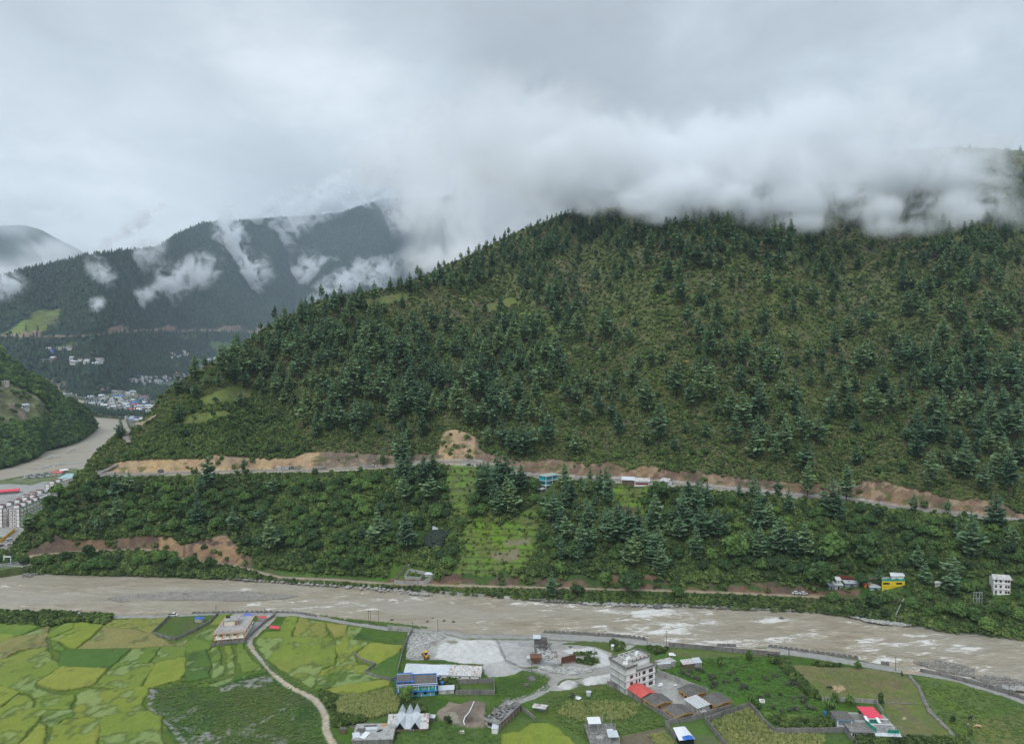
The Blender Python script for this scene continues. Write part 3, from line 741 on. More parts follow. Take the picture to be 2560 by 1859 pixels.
# right-hand fields
FR = {'weed': (.105, .16, .04), 'dry': (.175, .17, .075), 'corn': (.16, .17, .07)}
def field(c, pts, col, alt=None, k=.6, wob=3):
    m = npoly(c, pts, wob); nfill(m, col)
    if alt is not None: nfill(m * sstep(.45, .62, N1), alt, k)
    return m
field(5, [(210, 570), (500, 590), (900, 610), (1230, 660), (1320, 760), (1400, 920), (1460, 990), (1640, 1220), (1170, 1220), (1030, 1000), (1030, 900), (780, 890), (480, 870), (400, 760), (270, 640)], (.150, .185, .055), (.20, .175, .09), .7)
m_ = field(5, [(540, 620), (800, 650), (1200, 700), (1150, 800), (700, 830), (420, 700)], (.19, .165, .085), (.14, .17, .05), .7, 12)
q = cr(5, (620, 780)); nfill(np.hypot((gpx - q[0]) / 17, (gpy - q[1]) / 8) + (N4 - .5) * .9 < 1, (.52, .38, .24), .85)
q = cr(5, (1205, 1042)); nfill(np.hypot((gpx - q[0]) / 7, (gpy - q[1]) / 4) + (N4 - .5) * .9 < 1, (.5, .42, .22), .7)
field(5, [(1290, 670), (1500, 690), (1720, 730), (1850, 790), (2268, 960), (2600, 1100), (2600, 1500), (1640, 1500), (1760, 1250), (1640, 1190), (1500, 1030), (1430, 930), (1370, 800)], (.125, .175, .045), (.09, .15, .04), .7)
field(5, [(1700, 1050), (2268, 1020), (2268, 1272), (1850, 1272)], (.165, .18, .06), (.13, .15, .05), .7, 10)
field(4, [(780, 420), (1600, 460), (1850, 480), (1960, 560), (2000, 640), (2100, 740), (2268, 860), (2268, 1160), (1820, 1160), (1740, 1080), (1620, 920), (1480, 900), (1450, 860), (1230, 770), (800, 610)], (.075, .165, .028), (.06, .12, .025), .7)
field(4, [(780, 420), (1300, 450), (1850, 480), (1560, 520), (1300, 510), (900, 500)], (.12, .165, .045), (.15, .15, .06), .6)
field(4, [(1700, 960), (1900, 1010), (2268, 1020), (2268, 1060), (1900, 1060), (1760, 1040)], (.14, .20, .045))
field(4, [(1230, 1090), (1600, 940), (1660, 970), (1760, 1100), (1830, 1170), (2268, 1190), (2268, 1600), (1400, 1600), (1330, 1180)], (.14, .165, .055), (.19, .17, .085), .7)
field(4, [(-200, 820), (300, 740), (400, 770), (880, 1080), (850, 1110), (460, 1190), (330, 1130), (200, 1130), (0, 1180), (-200, 1060)], (.10, .145, .035), (.13, .135, .055), .8)
field(4, [(470, 1200), (850, 1120), (900, 1200), (1000, 1300), (900, 1600), (470, 1600)], (.17, .145, .10), (.12, .14, .06), .5)
field(4, [(870, 1100), (960, 1060), (1200, 1070), (1330, 1250), (1400, 1500), (980, 1500), (900, 1190)], (.10, .17, .04), (.14, .15, .08), .6)
cornf = field(2, [(1270, 920), (1330, 850), (1480, 850), (1760, 790), (1850, 900), (1800, 1000), (1600, 1050), (1300, 1000)], (.14, .155, .055), (.18, .165, .07), .7)
field(2, [(1320, 830), (1440, 800), (1480, 830), (1470, 890), (1340, 890)], (.13, .11, .08), None)
# builder's yard with dug earth
soil_m = npoly(3, [(530, 1010), (650, 930), (720, 940), (860, 890), (960, 900), (980, 1130), (860, 1150), (700, 1110), (650, 1080), (560, 1070)], 4)
nfill(soil_m, (.21, .17, .13)); nfill(soil_m * sstep(.45, .6, N1), (.30, .25, .19), .8); NH = np.where(soil_m, NH + N1 * 1.6, NH)
nfill(npoly(3, [(655, 1000), (705, 1000), (740, 1070), (760, 1100), (680, 1100), (650, 1050)], 1), (.32, .30, .22))
nfill(npoly(3, [(780, 1050), (830, 1035), (870, 1050), (860, 1080), (810, 1085)], 1), (.13, .10, .07))
nfill(npoly(2, [(1400, 1110), (1480, 1065), (1560, 1080), (1580, 1120), (1450, 1160)], 3), (.15, .135, .115))
# concrete compound
comp = npoly(4, [(480, 760), (760, 680), (790, 640), (1060, 750), (1230, 860), (1450, 900), (1440, 960), (1100, 1050), (960, 1060), (650, 870)], 1)
nfill(comp, (.40, .39, .365)); nfill(comp * sstep(.45, .65, N1), (.33, .32, .29), .8); NH = np.where(comp, NH * .1, NH)
yd1 = npoly(2, [(560, 190), (680, 130), (725, 150), (480, 370), (470, 330)], 1); nfill(yd1, (.44, .43, .41)); NH = np.where(yd1, NH * .1, NH)
# walled plots
for c_, p in ((1, [(1345, 300), (1500, 150), (1935, 125), (1860, 200), (1550, 360)]), (3, [(740, 735), (1035, 735), (1035, 805), (740, 800)])): field(c_, p, (.09, .14, .035), (.12, .13, .05), .6, 1)

# verge towards the water and the fall of the bank
land = edge_px > 0
edge_m = edge_px * GY * GY / (HC * F)
nfill((edge_m < 3.5) & (rrd > rw) & (gpx > 300), (.10, .15, .04), .8); nfill(sstep(3.0, .5, edge_m + (N2 - .5) * 3), (.27, .255, .225), .9)
NH = np.where(edge_m < 1.2, NH - sstep(1.2, -1.5, edge_m) * 6.0, NH)
NC = NC * (.68 + .36 * fbm(GX / 1.1, GY / 1.1, 3))[..., None]
mat_terrain('near_cover', bump=.6, fine=2.2, mid=.35, amt=.28)
_k = 0
# keep only the cells on land (a small overlap under the water), then drop the apron that lies beyond the frame
me = mesh_np('valley_ground', np.stack([GX, GY, NH], -1).reshape(-1, 3), grid_faces(len(gY), len(gX)), MATS['near_cover'], NC.reshape(-1, 3), True)
keep = (edge_m.ravel() > -4.0)
bm = bmesh.new(); bm.from_mesh(me); bm.verts.ensure_lookup_table()
bmesh.ops.delete(bm, geom=[v for v, k in zip(bm.verts, keep) if not k], context='VERTS'); bm.to_mesh(me); bm.free()
ground = link(bpy.data.objects.new('valley_ground', me)); tag(ground, kind='structure')

# outer country so that the land goes on behind and beside the camera
def plain(name, x0, y0, x1, y1, z, m):
    o = MB().box(x0, y0, z - 2, x1, y1, z).build(name, m); tag(o, kind='structure'); return o
m_meadow = mat('meadow_green', (.085, .14, .035), var=.3, scale=.3)
plain('meadow', -900, -250, 900, 222.2, -.15, m_meadow)
plain('meadow', -900, 222.2, -344.8, 384, -.15, m_meadow)
plain('meadow', 344.8, 222.2, 900, 262, -.15, m_meadow)

# ---- rice: each paddy a bed of standing rice half a metre tall, cut out by its bund
def mat_rice():
    m = bpy.data.materials.new('standing_rice'); m.use_nodes = True
    g = NG(m.node_tree); b = g.n['Principled BSDF']
    at = g.new('ShaderNodeVertexColor', layer_name='cover'); geo = g.new('ShaderNodeNewGeometry'); P = geo.outputs['Position']
    a = g.noise(P, 1.1, 4, .7); st = g.new('ShaderNodeMapping', {'Vector': P, 'Rotation': (0, 0, .5), 'Scale': (1.6, .35, 1)}); b2 = g.noise(st.outputs[0], 1.0, 4, .6, .6)
    f = g.math('ADD', g.math('MULTIPLY', a, .55), g.math('MULTIPLY', b2, .45))
    hsv = g.new('ShaderNodeHueSaturation', {'Color': at.outputs[0], 'Value': g.maprange(f, .3, .7, .80, 1.26)})
    g.l.new(hsv.outputs[0], b.inputs['Base Color']); b.inputs['Roughness'].default_value = .8; b.inputs['Specular IOR Level'].default_value = .15
    bp = g.new('ShaderNodeBump', {'Height': f, 'Strength': .7, 'Distance': .5}); g.l.new(bp.outputs[0], b.inputs['Normal'])
    MATS['rice'] = m; return m
mat_rice()
Y1, Y2, Y3, GG, DK, BRN = (.215, .255, .040), (.18, .235, .040), (.235, .235, .055), (.135, .205, .035), (.075, .145, .028), (.235, .215, .075)
LODGED = (.215, .275, .105)
def paddy(c, pts, col, lodge=0.0, hgt=.55, bund=.55, seed=0):
    P = cr(c, *pts)
    w3 = [G(x, y, 0) for x, y in P]
    x0, x1 = min(p.x for p in w3), max(p.x for p in w3); y0, y1 = max(224, min(p.y for p in w3)), max(p.y for p in w3)
    sx = .8; xs = np.arange(x0 - 1, x1 + 1.8, sx); ys = np.arange(y0 - 1, y1 + 1.8, sx)
    X_, Y_ = np.meshgrid(xs, ys)
    cx_, cy_ = sum(p.x for p in w3) / len(w3), sum(p.y for p in w3) / len(w3)
    poly = [(p.x + 1.0 * np.sign(p.x - cx_), p.y + 1.6 * np.sign(p.y - cy_)) for p in w3]
    wob = (fbm(X_ / 6 + seed, Y_ / 6, 2) - .5) * 1.6
    ins = inpoly(X_ + wob, Y_ + wob, poly)
    d = segdist(X_ + wob, Y_ + wob, poly + [poly[0]])
    ins &= d > bund * .5
    n1 = fbm(X_ / 14 + seed * 3, Y_ / 14, 3); n2 = fbm(X_ / 3.2, Y_ / 5.5 + seed, 4); n3 = fbm(X_ / 1.3, Y_ / 1.3, 2)
    lay = sstep(.57 - .05 * lodge, .68 - .05 * lodge, n1 * .55 + n2 * .45 + .05 * lodge) if lodge else np.zeros_like(n1)
    z = hgt * (.85 + .3 * n3) * (1 - .72 * lay) + .18 * (n2 - .5)
    z = np.where(d < 1.1, z * np.clip(.55 + .45 * d / 1.1, 0, 1), z)
    Cc = np.zeros(X_.shape + (3,)) + np.array(col)
    Cc = fill(Cc, sstep(.45, .65, n1), tuple(np.array(col) * (.86, .95, .9)), .8)
    Cc = fill(Cc, sstep(.5, .7, fbm(X_ / 25, Y_ / 25 + seed, 3)), (col[0] * 1.14, col[1] * 1.02, col[2] * 1.2), .8)
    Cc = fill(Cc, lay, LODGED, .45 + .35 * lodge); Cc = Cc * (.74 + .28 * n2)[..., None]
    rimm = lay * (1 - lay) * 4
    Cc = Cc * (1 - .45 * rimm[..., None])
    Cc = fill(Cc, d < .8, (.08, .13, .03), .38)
    idx = np.arange(X_.size).reshape(X_.shape)
    fm = ins[:-1, :-1] & ins[:-1, 1:] & ins[1:, :-1] & ins[1:, 1:]
    fq = np.stack([idx[:-1, :-1][fm], idx[:-1, 1:][fm], idx[1:, 1:][fm], idx[1:, :-1][fm]], 1)
    if not len(fq): return
    used, inv = np.unique(fq, return_inverse=True)
    V_ = np.stack([X_, Y_, z + .12], -1).reshape(-1, 3)[used]; C_ = Cc.reshape(-1, 3)[used]
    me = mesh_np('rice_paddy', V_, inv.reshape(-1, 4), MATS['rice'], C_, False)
    # skirt down to the mud
    bm = bmesh.new(); bm.from_mesh(me)
    be = [e for e in bm.edges if e.is_boundary]
    r = bmesh.ops.extrude_edge_only(bm, edges=be)
    for v in r['geom']:
        if isinstance(v, bmesh.types.BMVert): v.co.z = -.5
    bm.to_mesh(me); bm.free()
    o = link(bpy.data.objects.new('rice_paddy', me)); tag(o, kind='stuff')
PADS = [
 (1, [(-900, 200), (0, 215), (200, 218), (385, 230), (320, 250), (190, 308), (130, 322), (0, 298), (-600, 290)], GG, .0), (1, [(-700, 300), (0, 308), (125, 330), (70, 356), (0, 376), (-700, 420)], Y2, .0),
 (1, [(392, 240), (432, 243), (410, 290), (402, 325), (430, 398), (400, 412), (180, 436), (60, 510), (-500, 620), (-700, 430), (0, 386), (80, 354), (195, 318)], BRN, .5),
 (1, [(440, 424), (462, 470), (486, 530), (512, 590), (496, 620), (420, 668), (342, 700), (332, 740), (360, 766), (500, 806), (650, 840), (330, 862), (240, 825), (100, 792), (0, 742), (-500, 640), (60, 530), (230, 460)], Y2, .55),
 (1, [(-700, 700), (0, 770), (160, 828), (0, 960), (-700, 960)], Y1, .2), (1, [(170, 832), (315, 886), (272, 960), (390, 992), (322, 1100), (180, 1272), (120, 1400), (-300, 1400), (-300, 960), (0, 970)], Y1, .3),
 (1, [(338, 872), (655, 848), (640, 955), (295, 962)], Y2, .1), (1, [(668, 845), (800, 795), (1100, 800), (1265, 778), (1305, 806), (1275, 910), (1316, 968), (1150, 980), (900, 1036), (645, 1040), (662, 960)], Y1, .75),
 (1, [(398, 1000), (620, 975), (636, 1045), (560, 1060), (520, 1120), (440, 1100), (370, 1100)], GG, .8), (1, [(332, 1110), (430, 1112), (420, 1272), (400, 1400), (200, 1400), (200, 1272)], Y1, .1), (1, [(445, 1112), (520, 1125), (560, 1070), (880, 1050), (870, 1272), (860, 1400), (430, 1400), (440, 1272)], Y1, .75),
 (1, [(890, 1048), (1150, 1004), (1330, 996), (1420, 1050), (1432, 1180), (1540, 1290), (1560, 1400), (880, 1400), (885, 1272)], Y2, .7),
 (1, [(440, 322), (480, 270), (560, 225), (640, 208), (640, 262), (470, 325)], Y2, 0), (1, [(650, 206), (780, 205), (900, 226), (895, 244), (810, 330), (680, 425), (610, 425), (550, 372), (470, 335), (640, 268)], Y1, .2), (1, [(450, 345), (545, 378), (590, 440), (510, 455), (480, 430)], GG, .2),
 (1, [(912, 236), (1000, 186), (1160, 172), (1475, 164), (1340, 296), (1180, 260)], Y3, .3), (1, [(905, 250), (1180, 268), (1345, 310), (1530, 372), (1680, 345), (1640, 400), (1420, 415), (690, 436), (830, 335)], BRN, .7),
 (1, [(1690, 346), (1830, 270), (1940, 210), (1900, 300), (1895, 385), (1860, 430), (1660, 480), (1650, 410)], GG, .7), (1, [(1870, 215), (1945, 135), (2050, 128), (1990, 190), (1940, 215)], Y2, 0),
 (1, [(515, 462), (690, 444), (1150, 442), (960, 608), (850, 606), (540, 578), (502, 505)], DK, .1), (1, [(545, 592), (850, 612), (935, 618), (820, 755), (600, 792), (480, 778), (372, 738), (364, 712), (500, 626)], Y1, .2),
 (1, [(1160, 444), (1415, 424), (1340, 555), (1200, 560), (1010, 600)], GG, .9), (1, [(970, 618), (1120, 570), (1340, 570), (1350, 600), (1280, 705), (1285, 765), (1100, 788), (850, 762)], Y2, .9),
 (1, [(1425, 425), (1650, 420), (1640, 490), (1380, 560), (1350, 555)], GG, .9), (1, [(1360, 590), (1400, 562), (1630, 500), (1615, 640), (1620, 690), (1400, 755), (1310, 785), (1290, 720)], Y1, .3), (1, [(1650, 490), (1850, 440), (1855, 560), (1865, 680), (1640, 720), (1630, 620)], DK, .1),
 (2, [(160, 430), (270, 420), (285, 600), (290, 660), (150, 690)], GG, .8), (2, [(280, 420), (375, 410), (400, 640), (295, 662)], Y2, .8), (2, [(385, 408), (465, 395), (500, 455), (560, 520), (640, 605), (410, 648)], GG, .4),
 (2, [(170, 740), (400, 680), (640, 640), (690, 650), (500, 690), (240, 765)], DK, 1.0),
 (2, [(850, 152), (930, 160), (925, 195), (905, 270), (660, 285), (790, 240), (810, 195)], Y2, .1), (2, [(938, 165), (1060, 178), (1160, 205), (1210, 280), (1230, 330), (910, 325), (912, 270), (930, 200)], Y3, .1), (2, [(1170, 205), (1370, 236), (1360, 310), (1240, 335), (1210, 270)], Y3, 0), (2, [(1378, 238), (1505, 250), (1425, 345), (1350, 330), (1370, 300)], Y2, .6),
 (2, [(655, 295), (900, 280), (905, 335), (1240, 345), (1265, 380), (1255, 470), (1270, 560), (1150, 600), (1100, 700), (1080, 780), (960, 735), (800, 615), (655, 515), (568, 400), (566, 355)], Y2, .6), (2, [(1275, 370), (1350, 340), (1420, 355), (1560, 385), (1435, 485), (1470, 545), (1600, 580), (1525, 645), (1300, 640), (1120, 690), (1160, 610), (1290, 560)], Y1, .85), (2, [(1110, 700), (1300, 650), (1520, 655), (1690, 705), (1400, 745), (1110, 790)], GG, .8),
 (2, [(1120, 800), (1400, 755), (1700, 715), (1755, 742), (1740, 775), (1500, 818), (1250, 832)], Y1, .3),
 (2, [(1580, 390), (1875, 408), (1810, 480), (1630, 570), (1490, 528), (1450, 485)], Y1, .3), (2, [(1650, 572), (1860, 440), (1835, 640), (1790, 696), (1560, 648)], DK, .1),
 (3, [(1240, 1172), (1400, 1100), (1500, 1105), (1620, 1155), (1700, 1215), (1560, 1195), (1300, 1185)], Y1, 0), (3, [(1120, 1212), (1235, 1180), (1500, 1195), (1700, 1222), (1780, 1290), (1800, 1400), (1090, 1400)], Y1, 0),
]
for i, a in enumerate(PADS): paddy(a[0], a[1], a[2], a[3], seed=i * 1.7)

# ---- river: one broad sheet at the water level, with a finely rippled reach in front of the camera
def mat_water(name, fine):
    m = bpy.data.materials.new(name); m.use_nodes = True
    g = NG(m.node_tree); b = g.n['Principled BSDF']
    geo = g.new('ShaderNodeNewGeometry'); P = geo.outputs['Position']
    mp = g.new('ShaderNodeMapping', {'Vector': P, 'Rotation': (0, 0, .20), 'Scale': (.32, 1.0, 1)})
    v = mp.outputs[0]
    a = g.noise(v, .10, 5, .6, 1.5); c2 = g.noise(v, .5, 6, .65, 1.2); c3 = g.noise(v, .03, 3, .5, .5)
    col = g.ramp(g.math('ADD', g.math('MULTIPLY', a, .5), g.math('MULTIPLY', c2, .5)), [(.36, (.25, .205, .145)), (.5, (.36, .305, .225)), (.64, (.47, .41, .32))])
    reach = g.new('ShaderNodeVertexColor', layer_name='cover')
    sepc = g.new('ShaderNodeSeparateColor', {0: reach.outputs[0]})
    # white water: crests broken by fine noise, where the reach is rough
    th = g.math('ADD', g.math('MULTIPLY', a, .38), g.math('ADD', g.math('MULTIPLY', c2, .38), g.math('MULTIPLY', g.noise(v, 1.4, 4, .7, 1.0), .24)))
    amt = g.math('SUBTRACT', .62, g.math('MULTIPLY', sepc.outputs[0], .20)) if fine else .67
    fm = g.new('ShaderNodeMapRange', interpolation_type='SMOOTHSTEP'); g.l.new(th, fm.inputs[0])
    if fine:
        g.l.new(amt, fm.inputs[1]); g.l.new(g.math('ADD', amt, .07), fm.inputs[2])
    else:
        fm.inputs[1].default_value = .64; fm.inputs[2].default_value = .74
    white = fm.outputs[0]
    if fine:
        white = g.math('MULTIPLY', white, g.maprange(sepc.outputs[0], .02, .2, .35, 1.0))
    grey = g.mix(g.maprange(c3, .4, .65), col, (.38, .34, .275))
    c = g.mix(g.math('MULTIPLY', white, .85), grey, (.74, .72, .68))
    g.l.new(c, b.inputs['Base Color'])
    g.l.new(g.maprange(white, 0, 1, .32, .8), b.inputs['Roughness'])
    b.inputs['Specular IOR Level'].default_value = .35
    hgt = g.math('ADD', g.math('MULTIPLY', c2, .6), g.math('MULTIPLY', g.noise(v, 1.6, 4, .6, .8), .3))
    bp = g.new('ShaderNodeBump', {'Height': hgt, 'Strength': 1.0, 'Distance': 1.8}); g.l.new(bp.outputs[0], b.inputs['Normal'])
    MATS[name] = m; return m
mat_water('silty_water', True); mat_water('silty_water_far', False)
rX = np.arange(-380, 380, 1.0); rY = np.arange(262, 432, .8)
RXg, RYg = np.meshgrid(rX, rY)
rpx, rpy = proj(np.stack([RXg, RYg, np.full_like(RXg, WATER)], -1))
vb = np.interp(rpx, nbx, nby); vt = cv(BANK, rpx); vv = (rpy - vt) / np.maximum(vb - vt, 1)
ua, ub = RXg * .96 + RYg * .27, -RXg * .2 + RYg * .98
n_big = fbm(ua / 60, ub / 26, 3); n_m = fbm(ua / 16, ub / 6, 4); n_s = fbm(ua / 5, ub / 2.2, 3)
rough_px = np.interp(rpx, [-200, 200, 600, 900, 1300, 1500, 1900, 2100, 2560], [.3, .2, .35, .38, .4, .95, 1.0, .8, .75])
foam = np.clip(rough_px * (n_big * 2.0 - .45) + .35 * sstep(.55, .75, n_m), 0, 1)
for (qx, qy, rx, ry, a) in [(*cr(4, (620, 100)), 60, 6, .9), (*cr(4, (950, 215)), 65, 12, 1.), (*cr(4, (1250, 200)), 60, 14, .9), (*cr(4, (1800, 170)), 45, 12, 1.), (*cr(5, (1350, 310)), 60, 8, 1), (*cr(5, (1690, 390)), 30, 9, 1), (*cr(5, (900, 350)), 50, 9, .9),
                           (*cr(3, (1540, 95)), 40, 6, .9), (*cr(3, (1200, 160)), 25, 6, .7), (*cr(3, (975, 235)), 12, 9, .8), (*cr(3, (2000, 270)), 25, 7, .8), (*cr(2, (680, 82)), 20, 5, .9), (*cr(1, (60, 15)), 40, 3, .6), (*cr(6, (60, 1120)), 30, 4, .8), (*cr(6, (2170, 1145)), 22, 5, .9),
                           (*cr(7, (420, 1210)), 22, 6, .8), (*cr(7, (1360, 1235)), 18, 5, .9), (*cr(7, (1900, 1260)), 25, 5, .8), (*cr(6, (1690, 1055)), 28, 3, .8), (*cr(6, (110, 1045)), 25, 5, .8), (*cr(5, (1400, 470)), 50, 6, .8)]:
    foam = np.maximum(foam, a * np.exp(-((rpx - qx) / rx) ** 2 - ((rpy - qy) / ry) ** 2))
rz = WATER + (n_m - .5) * (.8 + 2.2 * foam) + (n_s - .5) * (.25 + .7 * foam)
rz = np.where((vv < .04) | (vv > .96), WATER - .05, rz)
RC = np.zeros(RXg.shape + (3,)); RC[..., 0] = foam; RC[..., 1] = n_big
me = mesh_np('river', np.stack([RXg, RYg, rz], -1).reshape(-1, 3), grid_faces(len(rY), len(rX)), MATS['silty_water'], RC.reshape(-1, 3), True)
riv = link(bpy.data.objects.new('river', me)); tag(riv, kind='structure')
o = MB().box(-6000, 431.8, WATER - 6, 9000, 9000, WATER - .05).build('river', MATS['silty_water_far']); tag(o, kind='structure')
o = MB().box(-2500, 261, WATER - 6, -379.8, 431.8, WATER - .05).build('river', MATS['silty_water_far']); tag(o, kind='structure')
o = MB().box(379.8, 150, WATER - 6, 2500, 431.8, WATER - .05).build('river', MATS['silty_water_far']); tag(o, kind='structure')

# ================================================================== VEGETATION
m_pine = mat_foliage('pine_needles', [(.15, (.085, .155, .090)), (.4, (.140, .235, .125)), (.6, (.195, .295, .145)), (.82, (.245, .345, .15)), (1.0, (.30, .37, .14))], vvar=.5)
m_leaf = mat_foliage('broad_leaves', [(.15, (0.049, 0.085, 0.042)), (.4, (0.076, 0.138, 0.046)), (.62, (0.118, 0.204, 0.059)), (.85, (0.192, 0.297, 0.073)), (1.0, (0.295, 0.366, 0.092))], vvar=.5)
m_shrub = mat_foliage('shrub_leaves', [(.15, (0.050, 0.077, 0.032)), (.4, (0.091, 0.140, 0.044)), (.62, (0.142, 0.205, 0.059)), (.85, (0.208, 0.276, 0.073)), (1.0, (0.296, 0.247, 0.109))], vvar=.5)
m_heath = mat_foliage('dry_scrub', [(.1, (0.098, 0.130, 0.053)), (.4, (0.151, 0.186, 0.072)), (.7, (0.226, 0.248, 0.090)), (1.0, (0.281, 0.226, 0.128))], vvar=.5)
m_far = mat_foliage('far_leaves', [(.15, (0.022, 0.044, 0.031)), (.5, (0.042, 0.075, 0.050)), (.8, (0.068, 0.109, 0.061)), (1.0, (0.096, 0.139, 0.067))], vvar=1.1)
m_grey = mat_foliage('grey_twigs', [(.2, (0.075, 0.083, 0.060)), (.6, (0.128, 0.135, 0.098)), (1.0, (0.180, 0.195, 0.135))], vvar=.4)
m_corn = mat_foliage('maize_leaves', [(.2, (0.202, 0.260, 0.087)), (.6, (0.405, 0.433, 0.158)), (1.0, (0.636, 0.549, 0.246))], vvar=.4)
m_bright = mat_foliage('fresh_leaves', [(.2, (0.083, 0.144, 0.041)), (.6, (0.127, 0.216, 0.052)), (1.0, (0.196, 0.288, 0.072))], vvar=.4)
m_weed = mat_foliage('weed_leaves', [(.15, (.09, .16, .04)), (.5, (.13, .215, .052)), (.8, (.18, .26, .07)), (1.0, (.24, .235, .095))], vvar=.4)
m_bark = mat('bark', (.10, .078, .06), var=.2, scale=2)
LEAFM = {'pine': m_pine, 'leaf': m_leaf, 'shrub': m_shrub, 'heath': m_heath, 'far': m_far, 'grey': m_grey, 'corn': m_corn, 'bright': m_bright, 'weed': m_weed}

def pine_crown(seed, h=18.0, R=4.2, bare=.22, n=12, ragged=.3, name='crown', dens=1.0):
    r = np.random.default_rng(seed); V = []; Q = []
    def quad(a, b, c, d):
        i = len(V); V.extend([a, b, c, d]); Q.append((i, i + 1, i + 2, i + 3))
    z0 = h * bare
    for k in range(n):
        t = k / (n - 1); z = z0 + (h * .985 - z0) * t ** .92
        rad = R * ((1 - t) ** .75 * .92 + .07) * (1 + r.normal(0, .10)); rad *= min(1, .62 + 1.6 * t)
        nb = int((10 - 4 * t) * dens) + 2; ph = r.random() * 6.28
        for b in range(nb):
            if r.random() < .12 * ragged * 3: continue
            a = ph + 6.283 * b / nb + r.normal(0, .18); rb = rad * (1 + r.normal(0, ragged * .6)); rb = max(rb, .35)
            u = np.array([math.cos(a), math.sin(a), 0]); s = np.array([-math.sin(a), math.cos(a), 0]); zz = z + r.normal(0, .22)
            up = .16 * rb * (1 - t) - .02; w = rb * (.34 + .1 * r.random())
            p = lambda f, side, dz: u * rb * f + s * side * w + np.array([0, 0, zz + dz])
            droop = -.10 * rb - .25
            quad(p(.02, 0, .15), p(.42, -1, up * .3 + droop * .8), p(1.0, 0, up), p(.46, .9, up * .3 + droop * .9))
            for q in range(3):           # tufts that break the outline
                f = .35 + .6 * r.random(); side = r.normal(0, .55) * (1.1 - f); l = rb * .19 + .28
                c = p(f, side, up * f + .12); e1 = np.array([r.normal(), r.normal(), r.normal() * .35]); e1 *= l / np.linalg.norm(e1)
                e2 = np.cross(e1, [r.normal() * .5, r.normal() * .5, 1]); e2 *= l * .55 / (np.linalg.norm(e2) + 1e-6)
                quad(c - e1, c - e2 * 1.0, c + e1, c + e2)
    quad(np.array([-.25, 0, h * .93]), np.array([.25, 0, h * .93]), np.array([.05, 0, h + .3]), np.array([-.05, 0, h + .3]))
    quad(np.array([0, -.25, h * .93]), np.array([0, .25, h * .93]), np.array([0, .05, h + .3]), np.array([0, -.05, h + .3]))
    return mesh_np(name, np.array(V), np.array(Q), m_pine)
def trunk_mesh(h, r, name='trunk'):
    return MB().tube((0, 0, -1.2), (0, 0, h), r, r * .25, 6, False).mesh(name, m_bark)
def leafy_crown(seed, h=9.0, R=4.5, nl=11, nq=70, m='leaf', base=.25, flat=.8, leaf=.62, name='crown', core=True, spike=0.0):
    r = np.random.default_rng(seed); V = []; Q = []
    for k in range(nl):
        if k == 0: c = np.array([0, 0, h * .62]); rr = R * .62
        else:
            a = r.random() * 6.28; q = math.sqrt(r.random()) * R * .62
            c = np.array([math.cos(a) * q, math.sin(a) * q, h * (base + (1 - base) * (.25 + .55 * r.random()) * (1 - .35 * q / R))]); rr = R * (.28 + .22 * r.random())
        d = r.normal(size=(nq, 3)); d /= np.linalg.norm(d, axis=1)[:, None]; d[:, 2] = np.where(d[:, 2] < -.35, -d[:, 2], d[:, 2])
        rad = rr * (.82 + .3 * r.random(nq)); P = c + d * rad[:, None] * np.array([1, 1, flat])
        nrm = d * .8 + r.normal(size=(nq, 3)) * .55; nrm /= np.linalg.norm(nrm, axis=1)[:, None]
        e1 = np.cross(nrm, r.normal(size=(nq, 3))); e1 /= np.linalg.norm(e1, axis=1)[:, None]; e2 = np.cross(nrm, e1)
        s = leaf * (.6 + .8 * r.random(nq))[:, None]
        i0 = len(V)
        for j in range(nq):
            V.extend([P[j] - e1[j] * s[j], P[j] - e2[j] * s[j] * .7 + nrm[j] * .12, P[j] + e1[j] * s[j], P[j] + e2[j] * s[j] * .7 - nrm[j] * .1]); Q.append((i0 + 4 * j, i0 + 4 * j + 1, i0 + 4 * j + 2, i0 + 4 * j + 3))
        if core:  # unseen inner hull added in each lobe to block light through the leaves
            i0 = len(V); n_ = 6; rc = rr * .8
            for zz, rq in ((-.8, .35), (-.3, .95), (.35, .9), (.85, .3)):
                for j in range(n_): V.append(c + np.array([math.cos(j * 1.047) * rq * rc, math.sin(j * 1.047) * rq * rc, zz * rc * flat]))
            for L in range(3):
                for j in range(n_): Q.append((i0 + L * n_ + j, i0 + L * n_ + (j + 1) % n_, i0 + (L + 1) * n_ + (j + 1) % n_, i0 + (L + 1) * n_ + j))
            Q.append((i0 + 3 * n_, i0 + 3 * n_ + 1, i0 + 3 * n_ + 3, i0 + 3 * n_ + 4)); Q.append((i0 + 3 * n_ + 1, i0 + 3 * n_ + 2, i0 + 3 * n_ + 3, i0 + 3 * n_ + 3)) if False else None
    return mesh_np(name, np.array(V), np.array([q for q in Q if q]), LEAFM[m])
PINES = [(pine_crown(s, *a), trunk_mesh(a[0] * .9, .30), a[0]) for s, a in enumerate([(18, 5.0, .18, 12, .3), (21, 5.0, .26, 12, .38), (16, 5.0, .12, 11, .28), (21, 4.8, .32, 12, .45), (14, 4.6, .10, 10, .25), (19, 4.2, .22, 13, .4), (17, 4.2, .40, 9, .55)])]
BROADS = [(leafy_crown(50 + s, *a), trunk_mesh(a[0] * .5, .28), a[0]) for s, a in enumerate([(9, 4.6, 12, 70), (11, 5.0, 15, 70), (8, 4.0, 10, 70), (7, 4.4, 9, 80), (12, 4.2, 14, 65)])]
SHRUBS = [leafy_crown(80 + s, 2.2, 1.9, 4, 26, 'shrub', .1, .7, .42, 'shrub', True) for s in range(3)]
HEATHS = [leafy_crown(90 + s, .8, 1.6, 3, 16, 'heath', .0, .35, .40, 'scrub', False) for s in range(3)]

